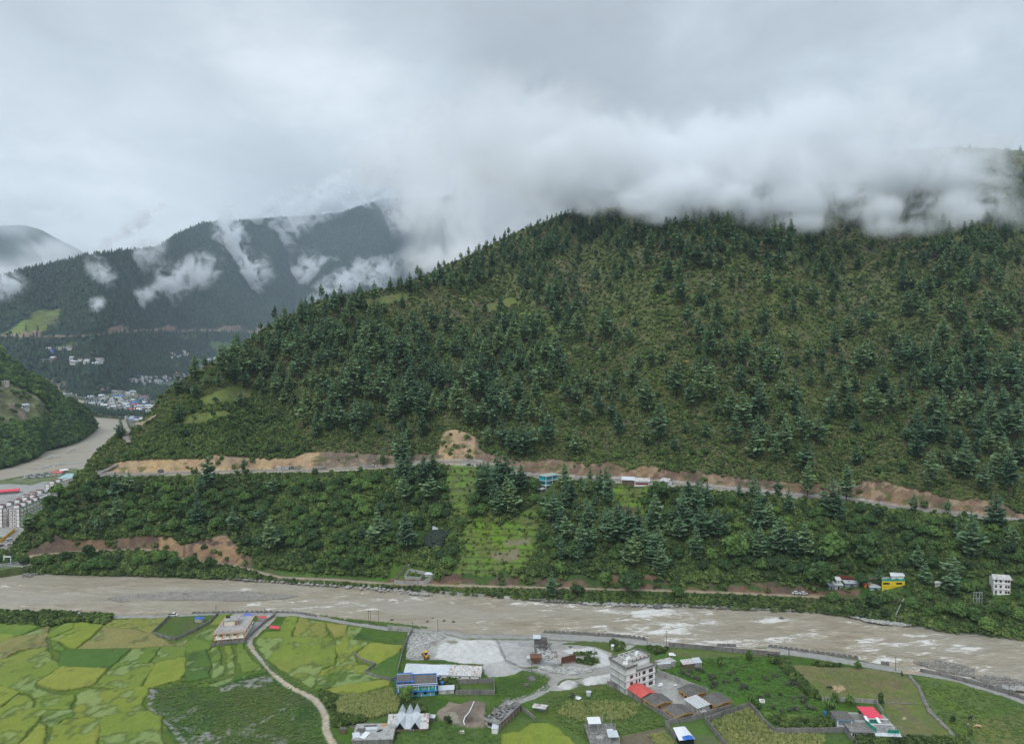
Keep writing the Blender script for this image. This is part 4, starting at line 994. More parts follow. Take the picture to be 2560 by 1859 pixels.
# ---- masses past counting: points that carry copies of a few clumps (one object each)
def scatter_tree(variants):
    ng = bpy.data.node_groups.new('scatter', 'GeometryNodeTree')
    ng.interface.new_socket('Geometry', in_out='INPUT', socket_type='NodeSocketGeometry'); ng.interface.new_socket('Geometry', in_out='OUTPUT', socket_type='NodeSocketGeometry')
    N = ng.nodes; L = ng.links
    gi = N.new('NodeGroupInput'); go = N.new('NodeGroupOutput'); iop = N.new('GeometryNodeInstanceOnPoints'); gi_ = N.new('GeometryNodeGeometryToInstance')
    j = N.new('GeometryNodeJoinGeometry')
    for v in variants:
        ob_ = bpy.data.objects.new('clump_source', v)
        oi = N.new('GeometryNodeObjectInfo'); oi.inputs['Object'].default_value = ob_; oi.inputs['As Instance'].default_value = True
        L.new(oi.outputs['Geometry'], j.inputs[0])
    def attr(nm, t):
        a = N.new('GeometryNodeInputNamedAttribute'); a.data_type = t; a.inputs['Name'].default_value = nm; return a.outputs[0]
    L.new(gi.outputs[0], iop.inputs['Points']); L.new(j.outputs[0], iop.inputs['Instance']); iop.inputs['Pick Instance'].default_value = True
    L.new(attr('var', 'INT'), iop.inputs['Instance Index'])
    e2r = N.new('FunctionNodeEulerToRotation'); cx = N.new('ShaderNodeCombineXYZ'); L.new(attr('rot', 'FLOAT'), cx.inputs[2]); L.new(cx.outputs[0], e2r.inputs[0]); L.new(e2r.outputs[0], iop.inputs['Rotation'])
    L.new(attr('sc', 'FLOAT_VECTOR'), iop.inputs['Scale']); L.new(iop.outputs[0], go.inputs[0])
    return ng
def scatter(name, P, sc, variants, seed=0, kind='stuff'):
    P = np.asarray(P, np.float32); n = len(P)
    if not n: return
    r = np.random.default_rng(seed); sc = np.asarray(sc, np.float32)
    if sc.ndim == 1: sc = np.repeat(sc[:, None], 3, 1)
    me = bpy.data.meshes.new(name); me.vertices.add(n); me.vertices.foreach_set('co', P.ravel())
    a = me.attributes.new('var', 'INT', 'POINT'); a.data.foreach_set('value', r.integers(0, len(variants), n).astype(np.int32))
    a = me.attributes.new('rot', 'FLOAT', 'POINT'); a.data.foreach_set('value', (r.random(n) * 6.283).astype(np.float32))
    a = me.attributes.new('sc', 'FLOAT_VECTOR', 'POINT'); a.data.foreach_set('vector', sc.ravel())
    o = link(bpy.data.objects.new(name, me)); tag(o, kind=kind)
    md = o.modifiers.new('scatter', 'NODES'); md.node_group = scatter_tree(variants)
    return o

def thin(P, dist, order=None):
    """drop points closer than dist(i) to one already kept"""
    grid = {}; keep = []; cs = float(np.max(dist))
    for i in range(len(P)):
        x, y = P[i][0], P[i][1]; d = dist[i]; k = (int(x // cs), int(y // cs)); ok = True
        for a in (-1, 0, 1):
            for b in (-1, 0, 1):
                for q in grid.get((k[0] + a, k[1] + b), ()):
                    if (P[q][0] - x) ** 2 + (P[q][1] - y) ** 2 < d * d: ok = False; break
                if not ok: break
            if not ok: break
        if ok: grid.setdefault(k, []).append(i); keep.append(i)
    return np.array(keep, int)

def blobs(px, py, L, amp=.35, fr=22):
    wx = px + (fbm(px / fr, py / fr, 3) - .5) * 60 * amp * 2; wy = py + (fbm(px / fr + 50, py / fr, 3) - .5) * 60 * amp * 2
    d = np.zeros(px.shape)
    for cx, cy_, rx, ry, v in L:
        x, y = cr(0, (cx, cy_)); q = np.hypot((wx - x) / (rx * 1.1287), (wy - y) / (ry * 1.1287)); d = np.maximum(d, v * sstep(1.25, .7, q))
    return d
OPEN = [cr(0, *p) for p in ([(985, 1028), (1060, 1032), (1062, 1100), (1040, 1140), (995, 1150), (985, 1080)], [(1010, 1180), (1060, 1140), (1110, 1160), (1190, 1112), (1200, 1190), (1170, 1262), (1050, 1278), (1000, 1270)],
        [(1345, 1062), (1420, 1072), (1410, 1110), (1440, 1150), (1385, 1165), (1350, 1130)], [(580, 1258), (850, 1278), (870, 1296), (620, 1282)], [(860, 1262), (965, 1262), (965, 1296), (860, 1296)], [(1080, 1262), (1000, 1270), (980, 1296), (1080, 1296)],
        [(1850, 1268), (2010, 1268), (2025, 1345), (1850, 1330)], [(2075, 1280), (2268, 1270), (2268, 1330), (2190, 1320)])]
BUILT = [cr(8, (480, 120), (740, 120), (730, 400), (480, 400)), cr(8, (1240, 140), (1540, 140), (1540, 400), (1240, 400)), cr(8, (1540, 140), (1700, 140), (1690, 340), (1640, 260), (1560, 250)), cr(7, (1680, 570), (1870, 570), (1860, 700), (1680, 700)), cr(7, (1280, 880), (1740, 960), (1720, 1100), (1360, 1100)),
         cr(9, (780, 850), (1460, 870), (1450, 1110), (780, 1050)), cr(9, (2000, 860), (2220, 860), (2210, 1100), (2010, 1090)), cr(9, (1580, 890), (1670, 890), (1670, 1010), (1580, 1010)), cr(9, (1880, 1000), (1960, 1000), (1960, 1100), (1880, 1100)),
         cr(7, (1540, 620), (1850, 620), (1850, 790), (1540, 790)), cr(7, (1780, 390), (1850, 390), (1850, 440), (1780, 440)), cr(9, (1290, 1030), (1400, 1020), (1330, 1200), (1280, 1190))]
n_try = 60000
cand_x = rng.uniform(-250, 2800, n_try); tsel = rng.random(n_try)
cb, cs_ = np.interp(cand_x, HX, yb), np.interp(cand_x, HX, ysl)
cand_y = cb + (cs_ - cb) * tsel
cD = hill_depth(cand_x, cand_y)
yu_c, yc_c, yl_c, ylc_c = cv(UPRD, cand_x), cv(CUT, cand_x), cv(LOWRD, cand_x), cv(LCUT, cand_x)
area_w = (cb - cs_) / 900.0 * (cD / 900.0) ** 2 * 2.2
onroad = ((np.abs(cand_y - yu_c) < 9) & (cand_x > 236)) | ((np.abs(cand_y - yl_c) < 5) & (cand_x < 2120) & (cand_x > 60))
cuts = ((cand_y < yu_c) & (cand_y > yc_c) & (cand_x > 240)) | ((cand_y < yl_c) & (cand_y > ylc_c) & (cand_x < 2100) & (cand_x > 60))
openm = np.zeros(n_try, bool)
for p in OPEN + BUILT: openm |= inpoly(cand_x, cand_y, p)
upper = (cand_y < yc_c)
UP = [(620, 800, 240, 120, .95), (760, 900, 180, 80, .9), (900, 870, 120, 110, 1.), (1120, 820, 120, 110, .95), (1170, 900, 120, 90, .8), (1250, 900, 160, 80, .6), (960, 620, 130, 36, .95), (720, 700, 170, 40, .8), (1120, 560, 150, 50, .9), (1270, 500, 110, 40, 1.),
      (1600, 530, 230, 55, 1.), (1500, 590, 60, 50, .5), (1820, 600, 120, 60, .5), (1650, 800, 130, 90, .55), (1760, 880, 260, 100, .5), (1980, 900, 200, 110, .6), (2180, 940, 120, 150, 1.), (2180, 700, 110, 90, .5), (2140, 570, 130, 50, .8), (2040, 620, 120, 60, .5),
      (1350, 775, 50, 40, .6), (1460, 800, 60, 45, .5), (1200, 640, 70, 50, .6), (1250, 690, 40, 60, .7), (2240, 450, 70, 80, 1.), (1700, 980, 90, 60, .8), (1500, 980, 90, 60, .4), (1400, 900, 90, 60, .4), (1850, 990, 100, 50, .5), (2080, 830, 100, 60, .8), (1700, 650, 70, 50, .35),
      (420, 850, 60, 50, .6), (500, 800, 90, 40, .7), (340, 960, 60, 40, .3), (1400, 530, 80, 40, .5), (2150, 400, 120, 60, .9), (2000, 470, 200, 60, .6), (1850, 440, 200, 60, .9), (1580, 880, 80, 70, .5), (1150, 990, 90, 40, .7), (1050, 880, 60, 60, .3), (870, 790, 120, 70, .7), (950, 740, 60, 50, .4)]
dens_up = np.maximum(.011, .8 * (.35 + 1.3 * fbm(cand_x / 45, cand_y / 60, 3)) * np.power( blobs(cand_x, cand_y, UP), 4.0))
dens_up = np.where(inpoly(cand_x, cand_y, cr(0, (250, 1030), (330, 960), (430, 880), (540, 850), (640, 930), (700, 990), (600, 1015), (450, 1020))), dens_up * .12, dens_up)
LOP = [(1110, 1085, 55, 65, 1.), (1290, 1120, 90, 60, 1.), (1300, 1190, 100, 60, .9), (1420, 1200, 60, 60, .9), (1545, 1170, 60, 80, 1.), (1700, 1150, 170, 70, .5), (885, 1080, 25, 60, 1.), (880, 1130, 50, 50, .4), (950, 1080, 30, 50, .8), (1820, 1080, 90, 30, .8), (1740, 1210, 120, 50, .6), (1460, 1260, 30, 40, .8), (2140, 1180, 60, 70, .6), (2050, 1140, 160, 40, .35),
       (560, 1170, 60, 60, .30), (500, 1100, 120, 50, .2), (300, 1120, 140, 70, .12), (850, 1190, 60, 50, .5), (1380, 1285, 60, 20, .6), (1215, 1300, 20, 20, 1.), (1390, 1300, 20, 20, 1.), (2060, 1310, 60, 60, .4), (2150, 1360, 100, 30, .2)]
dens_lp = np.maximum(.02, blobs(cand_x, cand_y, LOP, .15) ** 1.7)
LOB = [(200, 1140, 260, 100, .3), (500, 1150, 260, 100, .4), (130, 1130, 60, 70, .8), (620, 1110, 80, 60, .9), (800, 1120, 200, 100, .9), (760, 1220, 170, 50, .9), (940, 1100, 70, 60, 1.), (900, 1180, 60, 60, .8), (1700, 1150, 250, 90, .9), (2050, 1200, 260, 100, 1.), (1850, 1240, 200, 50, 1.), (2150, 1360, 170, 60, 1.), (1450, 1090, 35, 35, 1.), (1285, 1080, 50, 50, .7), (1230, 1090, 60, 40, .6), (1600, 1240, 160, 40, .7),
       (200, 1250, 120, 18, .5), (400, 1255, 100, 15, .5), (1300, 1220, 130, 60, .6), (1250, 1310, 120, 16, .4), (1080, 1150, 60, 50, .5), (200, 1010, 40, 40, 1), (230, 1000, 60, 50, 1), (100, 1150, 80, 80, 1)]
dens_lb = np.maximum(.12, blobs(cand_x, cand_y, LOB, .2))
bad = onroad | cuts | openm | ((cand_y > yl_c - 3) & (cand_x > 560) & (cand_x < 2060))
rr_ = rng.random(n_try)
pine_p = np.where(upper, dens_up, dens_lp) * area_w * 1.35
broad_p = np.where(upper, .012 + .1 * sstep(.6, .75, fbm(cand_x / 50 + 3, cand_y / 40, 3)) + .25 * inpoly(cand_x, cand_y, cr(0, (250, 1030), (330, 960), (430, 880), (640, 930), (700, 1010), (450, 1020))) + .5 * inpoly(cand_x, cand_y, cr(0, (940, 790), (960, 735), (1040, 720), (1000, 790))), dens_lb) * area_w
isP = ~bad & (rr_ < pine_p); isB = ~bad & ~isP & (rng.random(n_try) < broad_p * np.where(upper, .7, 1.3))
near_road_below = ((cand_y > yu_c) & (cand_y < yu_c + 40)) | ((cand_y > yl_c) & (cand_y < yl_c + 16))
sel = np.where(isP | isB)[0]
P3 = Wn(cand_x[sel], cand_y[sel], cD[sel])
dist = np.where(isP[sel], np.where(upper[sel], 8.4, 6.6), 5.8)
kp = thin(P3, dist); sel, P3 = sel[kp], P3[kp]
tp = isP[sel]
tsz = np.where(tp, rng.uniform(.5, 1.2, len(sel)), rng.uniform(.55, 1.15, len(sel)))
tsz = np.where(tp & upper[sel], tsz * np.interp(cD[sel], [480, 650, 1000], [1.3, 1.28, 1.05]), tsz)
tsz = np.where(tp & ~upper[sel], tsz * 1.22, tsz)
tsz = np.where(near_road_below[sel], tsz * .5, tsz)
tsz = np.where(upper[sel] & ~tp, tsz * .6, tsz)
extra = []   # single trees the photograph shows clearly: (crop, foot x, foot y, kind, height m)
for c_, x, y, k, h in [(8, 160, 540, 'P', 24), (8, 280, 520, 'P', 25), (8, 130, 500, 'P', 22), (8, 230, 480, 'P', 26), (8, 1560, 640, 'P', 25), (8, 1950, 740, 'P', 28), (8, 1800, 620, 'P', 24), (8, 1310, 960, 'P', 19), (8, 1600, 1060, 'P', 22), (8, 960, 880, 'P', 20), (8, 880, 970, 'P', 19),
                       (8, 630, 1230, 'P', 17), (8, 1310, 1210, 'B', 17), (8, 1590, 390, 'B', 15), (8, 1100, 1130, 'B', 12), (8, 1740, 1220, 'B', 8), (8, 870, 1210, 'B', 7), (8, 720, 920, 'P', 16), (8, 1130, 700, 'P', 21), (8, 950, 620, 'P', 20), (8, 760, 760, 'P', 20),
                       (16, 2100, 780, 'P', 26), (16, 2090, 900, 'P', 18), (16, 920, 840, 'P', 10), (16, 570, 860, 'P', 7), (16, 1960, 800, 'P', 14), (9, 250, 300, 'P', 17), (9, 430, 290, 'P', 15), (9, 650, 290, 'P', 25), (9, 820, 440, 'P', 28), (9, 940, 330, 'P', 27), (9, 880, 500, 'P', 25),
                       (9, 2060, 540, 'P', 24), (9, 1890, 790, 'P', 31), (9, 440, 760, 'P', 27), (9, 640, 780, 'P', 25), (9, 280, 540, 'P', 22), (9, 1735, 1060, 'P', 22), (9, 740, 960, 'B', 17), (9, 850, 790, 'B', 20), (9, 1060, 950, 'B', 9), (9, 1185, 940, 'P', 11), (9, 120, 760, 'B', 18), (9, 1100, 790, 'B', 20),
                       (7, 1070, 960, 'B', 17), (7, 1260, 860, 'C', 21), (7, 1480, 820, 'C', 16), (7, 1350, 780, 'B', 14), (7, 1740, 560, 'B', 14), (7, 1420, 230, 'P', 21), (7, 1700, 220, 'P', 24), (7, 1080, 510, 'P', 12), (7, 1070, 330, 'P', 12), (7, 1220, 940, 'B', 9), (7, 1320, 900, 'B', 13), (7, 180, 800, 'P', 12),
                       (6, 880, 1000, 'B', 12), (6, 800, 990, 'B', 8), (6, 1770, 330, 'P', 15), (6, 2160, 110, 'P', 12)]:
    px, py = cr(c_, (x, y)); extra.append((px, py, k, h))

# cypress: a tall narrow spindle
CYP = [(leafy_crown(140 + i, 16, 2.0, 14, 60, 'leaf', .06, 1.7, .55), trunk_mesh(7, .25), 16.0) for i in range(1)]
# collect, largest in the picture first
T = []
for i in range(len(sel)):
    k = 'P' if tp[i] else 'B'; v = int(rng.integers(0, 7 if tp[i] else 5)); tsz[i] *= .72 if (upper[sel[i]] and cand_y[sel[i]] < np.interp(cand_x[sel[i]], HX, ysl) + 25) else 1; hh = (PINES if tp[i] else BROADS)[v][2] * tsz[i]
    px, py = cand_x[sel[i]], cand_y[sel[i]]
    T.append((hh / P3[i][1] * (1 if -30 < px < 2590 else .02), k, v, tsz[i], P3[i], px, py, hh))
for px, py, k, h in extra:
    src = {'P': PINES, 'B': BROADS, 'C': CYP}[k]; v = int(rng.integers(0, len(src))) if k != 'P' else int(rng.integers(0, 6)); s_ = h / src[v][2]; p = H(px, py)
    T.append((1.0 if k == 'C' else h / p.y * 1.6, k, v, s_, np.array(p), px, py, h))
T.sort(key=lambda a: -a[0])

LANDM = []   # (px, py, phrase) used to say where a tree stands
def lm(c, x, y, s): q = cr(c, (x, y)); LANDM.append((q[0], q[1], s))
for a in [(8, 640, 200, 'the turquoise house below the upper road'), (8, 1330, 190, 'the white sheds on the upper road'), (8, 1590, 300, 'the round dark tree under the road sheds'), (8, 1250, 480, 'the brown ploughed terraces'), (8, 200, 850, 'the terraced green plots mid slope'), (7, 1780, 610, 'the small grey-roofed hut on the slope'),
          (7, 1560, 1030, 'the walled yard beside the river track'), (7, 1950, 200, 'the bright grass clearing under the road'), (7, 750, 1000, 'the long green meadow by the water'), (6, 1330, 740, 'the orange landslip over the river track'), (6, 500, 680, 'the grey-brown slip scar near the bridge'), (6, 150, 970, 'the concrete bridge abutment'),
          (6, 1950, 850, 'the rocky orange cutting'), (6, 900, 130, 'the road bend at the left'), (16, 500, 780, 'the pale orange road cutting'), (16, 1200, 800, 'the white vans on the upper road'), (16, 1400, 730, 'the reddish slide above the vans'), (16, 550, 440, 'the yellow grass terrace on the left shoulder'), (16, 750, 260, 'the upper yellow terrace'),
          (0, 1010, 975, 'the pale landslide scar above the road'), (0, 1300, 1040, 'the reddish road cutting right of centre'), (0, 1430, 1040, 'the scooped orange cutting'), (0, 1950, 1080, 'the tall tan cutting'), (0, 2180, 1110, 'the eroded right end of the road'), (0, 700, 900, 'the dense stand left of centre'), (0, 900, 840, 'the gully mouth in the middle'), (0, 1100, 850, 'the dense wood at mid hill'),
          (0, 1350, 750, 'the open heath in mid slope'), (0, 1600, 700, 'the broad brown heath'), (0, 1650, 850, 'the grove below the heath'), (0, 1900, 880, 'the loose wood at the lower right'), (0, 2150, 950, 'the thick wood at the right edge'), (0, 2150, 700, 'the brown slips at the upper right'), (0, 1600, 540, 'the dark wood under the cloud'), (0, 2150, 570, 'the right-hand trees under the cloud'),
          (0, 1250, 500, 'the left crest of the hill'), (0, 1000, 620, 'the long left skyline'), (0, 750, 690, 'the lower left skyline'), (0, 500, 810, 'the lowest part of the left skyline'), (9, 1310, 970, 'the yellow riverside building'), (9, 2110, 950, 'the white house at the right edge'), (9, 1620, 920, 'the small white hut'), (9, 600, 1000, 'the two parked white cars'), (9, 980, 920, 'the jumbled red and grey sheds'),
          (9, 1930, 1040, 'the steel lattice pylon'), (9, 1860, 1230, 'the wooded river bend at the right'), (8, 1650, 1100, 'the earth bank of the river track'), (8, 600, 1090, 'the lone fir on the river bank'), (8, 1950, 900, 'the tallest pines below the sheds'), (9, 400, 500, 'the mixed wood below the upper road'), (9, 1400, 600, 'the dark thicket above the yellow building'), (9, 1900, 550, 'the tallest slim riverside pine')]: lm(*a)
LMa = np.array([(a, b) for a, b, _ in LANDM])
used_labels = {}
def tree_label(kind, px, py, h, v):
    d = np.hypot(LMa[:, 0] - px, LMa[:, 1] - py); j = int(np.argmin(d)); a, b, s = LANDM[j]
    dx, dy = px - a, py - b
    where = ('just beside' if max(abs(dx), abs(dy)) < 22 else 'left of' if dx < -abs(dy) else 'right of' if dx > abs(dy) else 'uphill of' if dy < 0 else 'downhill of')
    far_ = '' if d[j] < 90 else 'well '
    if where == 'just beside': far_ = ''
    size = ('towering' if h > 22 else 'tall' if h > 18 else 'medium-sized' if h > 14 else 'short' if h > 9 else 'low') if kind == 'P' else ('large' if h > 13 else 'mid-sized' if h > 8.5 else 'small')
    look = {'P': ['dense conical pine', 'open tiered pine', 'broad low-branched pine', 'thin ragged pine', 'stubby bushy pine', 'slim pine', 'bare-stemmed pine'][v] if kind == 'P' else '', 'B': ['rounded', 'wide billowing', 'compact', 'low spreading', 'upright'][min(v, 4)] + ' broadleaf tree', 'C': 'dark spindle-shaped cypress'}[kind]
    return f'{size} {look} {far_}{where} {s}'
def put_tree(kind, v, s, p, px, py, h):
    src = {'P': PINES, 'B': BROADS, 'C': CYP}[kind][v]
    nm = {'P': 'pine_tree', 'B': 'broadleaf_tree', 'C': 'cypress_tree'}[kind]
    lab = tree_label(kind, px, py, h, v)
    g_ = {'P': 'pines on the big hill', 'B': 'broadleaf trees on the big hill', 'C': 'dark cypresses by the river meadow'}[kind]
    o = thing(nm, lab, {'P': 'pine tree', 'B': 'tree', 'C': 'cypress'}[kind], tuple(p), float(rng.random() * 6.28), g_)
    wsc = s * float(rng.uniform(.88, 1.14)); o.scale = (wsc, wsc, s)
    o.rotation_euler[0] = float(rng.normal(0, .025))
    part('crown', src[0], o); part('trunk', src[1], o)
    return o
cnt = {'P': 0, 'B': 0, 'C': 0}; rest = {'P': [], 'B': []}
LIM = {'P': 295, 'B': 250, 'C': 9}
for _, k, v, s_, p, px, py, h in T:
    if cnt[k] < LIM[k]:
        cnt[k] += 1; put_tree(k, v, s_, p, px, py, h)
    else: rest[k].append((p, s_))
def joined(pair, name):
    """crown and trunk as one mesh, for the mass of the wood"""
    a, b = pair[0], pair[1]
    bm = bmesh.new(); bm.from_mesh(a); n0 = len(bm.faces); bm.from_mesh(b); bm.faces.ensure_lookup_table()
    for f in bm.faces[n0:]: f.material_index = 1
    me = bpy.data.meshes.new(name); bm.to_mesh(me); bm.free(); me.materials.append(a.materials[0]); me.materials.append(b.materials[0]); return me
for k, src, nm in (('P', PINES, 'pine_wood'), ('B', BROADS, 'broadleaf_wood')):
    scatter(nm, [r_[0] for r_ in rest[k]], [r_[1] for r_ in rest[k]], [joined(q, nm) for q in src], seed=5)
print('trees', cnt, len(rest['P']), len(rest['B']))

# ---- undergrowth on the hill
n_u = 150000
ux = rng.uniform(-200, 2750, n_u); ut = rng.random(n_u); ub_, us_ = np.interp(ux, HX, yb), np.interp(ux, HX, ysl); uy = ub_ + (us_ - ub_) * ut
uD = hill_depth(ux, uy); yu_u, yc_u, yl_u, ylc_u = cv(UPRD, ux), cv(CUT, ux), cv(LOWRD, ux), cv(LCUT, ux)
ubad = ((np.abs(uy - yu_u) < 8) & (ux > 236)) | ((np.abs(uy - yl_u) < 3.6) & (ux < 2120) & (ux > 60)) | ((uy < yu_u) & (uy > yc_u) & (ux > 240) & (rng.random(n_u) > .012)) | ((uy < yl_u) & (uy > ylc_u) & (ux < 2100) & (ux > 60) & (rng.random(n_u) > np.where(ux > 620, .05, .02)))
op = np.zeros(n_u, bool)
for p in OPEN + BUILT: op |= inpoly(ux, uy, p)
yel = np.zeros(n_u, bool)
for c_, p in YEL: yel |= inpoly(ux, uy, cr(c_, *p))
aw = (ub_ - us_) / 900.0 * (uD / 900.0) ** 2 * 3.0 * np.where(uy < yc_u, 1, .6)
up_u = uy < yc_u
nn = fbm(ux / 60, uy / 45, 5)
sh_p = np.where(up_u, .18 + .5 * sstep(.5, .62, fbm(ux / 40 + 7, uy / 30, 3)), 2.2 + 2.5 * (nn > .45)) * aw
sh_p = np.where((ux < 640) & ~up_u, sh_p * (.14 + .8 * (fbm(ux / 26 + 3, uy / 30, 3) > .5)), sh_p); sh_p = np.where(uy > yl_u, 2.0 * aw, sh_p); hug = ((uy > yl_u) & (uy < yl_u + 9) & (ux > 60) & (ux < 2100)) | ((uy > yu_u) & (uy < yu_u + 14) & (ux > 240)); sh_p = np.where(hug, sh_p * .45, sh_p)
left_sp = inpoly(ux, uy, cr(0, (250, 1030), (330, 960), (430, 880), (640, 930), (700, 1010), (450, 1020))); sh_p = np.where(left_sp, 1.6 * aw, sh_p)
isS = ~ubad & ~yel & ~(op & (rng.random(n_u) > .11)) & (rng.random(n_u) < sh_p)
isH = ~ubad & ~isS & ~op & ~yel & up_u & (rng.random(n_u) < 2.0 * aw)
scatter('undergrowth', Wn(ux[isS], uy[isS], uD[isS]) - [0, 0, .15], rng.uniform(.6, 1.5, isS.sum()) * np.where(up_u[isS], .8, 1.05) * np.where(hug[isS] | op[isS], .5, 1) * np.where((uy[isS] > yl_u[isS]) & (ux[isS] > 640) & (ux[isS] < 2060), .65, 1), SHRUBS, 6)
scatter('hill_scrub', Wn(ux[isH], uy[isH], uD[isH]) - [0, 0, .1], rng.uniform(.6, 1.5, isH.sum()), HEATHS, 7)
print('shrubs', isS.sum(), isH.sum())

# ---- far woods
def small_cone(seed):
    r = np.random.default_rng(seed); V = []; Q = []
    for L in range(3):
        z = 3 + 3.6 * L; rr = 3.6 - 1.0 * L; i = len(V)
        for j in range(7): a = j * .8976 + r.random() * .3; q = rr * (.75 + .5 * r.random()); V.append((math.cos(a) * q, math.sin(a) * q, z - r.random() * .8))
        V.append((0, 0, z + 5.2)); top = len(V) - 1
        for j in range(7): Q.append((i + j, i + (j + 1) % 7, top))
    return mesh_np('far_tree', np.array(V), np.array(Q), m_far)
def small_round(seed):
    bm = bmesh.new(); bmesh.ops.create_icosphere(bm, subdivisions=1, radius=4.2); r = np.random.default_rng(seed)
    for v in bm.verts: v.co *= r.uniform(.7, 1.2); v.co.z = v.co.z * .9 + 3.4
    me = bpy.data.meshes.new('far_tree'); bm.to_mesh(me); bm.free(); me.materials.append(m_far); return me
FARV = [small_cone(1), small_cone(2), small_round(3), small_round(4), small_cone(5)]
def far_wood(name, base, ridge, at, x0, x1, n, dens=None, sc=(.8, 1.5), seed=0, variants=FARV):
    r = np.random.default_rng(seed); x = r.uniform(x0, x1, n); t = r.random(n); b, s_ = cv(base, x), cv(ridge, x); s_ = np.minimum(s_, b - 3); y = b + (s_ - b) * t
    P = at(x, y); w_ = (P[:, 1] / P[:, 1].max()) ** 2 * (b - s_) / (b - s_).max()
    k = r.random(n) < np.clip(w_ * (dens(x, y) if dens else 1) * 1.6, 0, 1)
    # the skyline itself is lined with trees
    scatter(name, P[k], r.uniform(*sc, k.sum()), variants, seed)
    return k.sum()
HAM = [(11, [(1360, 290), (1560, 260), (1830, 240), (2080, 215), (2085, 300), (1850, 400), (1700, 430), (1560, 420), (1400, 350)])] + [(10, p) for p in ([(470, 1320), (620, 1310), (620, 1360), (470, 1370)], [(365, 1335), (465, 1335), (460, 1390), (380, 1390)], [(335, 1420), (470, 1420), (470, 1465), (335, 1465)], [(605, 1425), (900, 1415), (890, 1495), (630, 1500)], [(1450, 1360), (1640, 1365), (1610, 1415), (1520, 1450), (1450, 1440)], [(1750, 1420), (1870, 1410), (1860, 1465), (1750, 1465)])]
def d_far(x, y):
    d = np.ones(x.shape); ham = np.zeros(x.shape, bool)
    for p in HAM: ham |= inpoly(x, y, cr(p[0], *p[1]))
    d = np.where(ham, .12, d); d *= .35 + .9 * sstep(.35, .55, fbm(x / 50, y / 35, 3))
    for p in ([(20, 1225), (230, 1080), (300, 1005), (520, 1010), (540, 1060), (400, 1180), (300, 1230), (170, 1260)], [(500, 1340), (620, 1285), (700, 1290), (640, 1330), (520, 1350)], [(1800, 1280), (2000, 1290), (2010, 1400), (1900, 1400), (1800, 1330)]): d = np.where(inpoly(x, y, cr(10, *p)), .03, d)
    rd = np.interp(x, *np.array(cr(10, (0, 1240), (300, 1245), (520, 1240), (800, 1235), (1000, 1205), (1250, 1190), (1500, 1195), (1750, 1190), (2160, 1205))).T)
    return np.where((y < rd + 2) & (y > rd - 14), .05, d)
nf = far_wood('far_wood', BASE_FAR, RIDGE_FAR, FARAT, -120, 1300, 170000, d_far, (1.1, 2.1), 11)
xs = np.arange(-100, 1200, 1.6); ys = cv(RIDGE_FAR, xs) + rng.uniform(-.3, 4, len(xs)); scatter('far_ridge_wood', FARAT(xs, ys), rng.uniform(.8, 1.9, len(xs)), FARV, 12)
def d_left(x, y):
    d = np.ones(x.shape); bare = inpoly(x, y, cr(11, (-500, 380), (0, 360), (110, 350), (250, 400), (400, 480), (480, 560), (580, 700), (380, 760), (200, 800), (-500, 900))); return np.where(bare, .03, 1.5)
LW = [leafy_crown(200 + i, 9, 4.4, 7, 34, 'leaf', .2, .8, .9, 'tree_clump') for i in range(3)]
nl_ = far_wood('left_spur_wood', LEFT_BASE, LEFT_SIL, LEFTAT, -60, 243, 4500, d_left, (.7, 1.25), 13, LW)
print('far', nf, nl_)

# ================================================================== ROADS ON THE HILL, LAND BEYOND
m_asph = mat('road_grey', (.225, .21, .19), var=.15, scale=.6, stain=(.32, .26, .19), stain_amt=.7, stain_scale=.08)
m_track = mat('earth_track', (.33, .265, .185), var=.18, scale=.6, stain=(.22, .19, .15), stain_amt=.6, stain_scale=.1)
def ribbon(name, pts, width, m, at=None, th=1.2, step=6, lift=.35, inward=0.0):
    at = at or H
    P = []
    for (x1, y1), (x2, y2) in zip(pts[:-1], pts[1:]):
        n = max(1, int(math.hypot(x2 - x1, y2 - y1) / step))
        for k in range(n): P.append((x1 + (x2 - x1) * k / n, y1 + (y2 - y1) * k / n))
    P.append(pts[-1])
    q = np.array([tuple(at(x, y)) for x, y in P])
    for _ in range(6): q[1:-1] = .25 * q[:-2] + .5 * q[1:-1] + .25 * q[2:]
    d = np.gradient(q[:, :2], axis=0); d /= np.linalg.norm(d, axis=1)[:, None] + 1e-9; nrm = np.stack([-d[:, 1], d[:, 0]], 1)
    w = np.interp(np.arange(len(q)), np.linspace(0, len(q) - 1, max(2, np.size(width))), np.resize(width, max(2, np.size(width)))) * (1 + .12 * np.sin(np.arange(len(q)) * .9))
    L = q.copy(); R_ = q.copy(); L[:, :2] += nrm * (w / 2 + inward)[:, None]; R_[:, :2] -= nrm * (w / 2 - inward)[:, None]; L[:, 2] += lift; R_[:, 2] += lift
    Lb, Rb = L - [0, 0, th], R_ - [0, 0, th]; n = len(q)
    V = np.concatenate([Lb, L, R_, Rb]); i = np.arange(n - 1); Fq = []
    for a in range(3): Fq.append(np.stack([i + a * n, i + 1 + a * n, i + 1 + (a + 1) * n, i + (a + 1) * n], 1))
    o = link(bpy.data.objects.new(name, mesh_np(name, V, np.concatenate(Fq), m))); return tag(o, kind='structure')
ribbon('mountain_road', [p for p in UPRD if p[0] > 238 and p[0] < 2700], [7, 6, 5.5, 5.5, 6, 8, 9, 8, 7, 8, 7, 6, 6], m_asph)
ribbon('river_track', [p for p in LOWRD if 60 < p[0] < 2080], 3.6, m_track, lift=.25, th=.8)
ribbon('mountain_road', cr(11, (1030, 1335), (1080, 1300), (1160, 1262), (1270, 1215)), 6, m_asph, lift=.6, step=4)
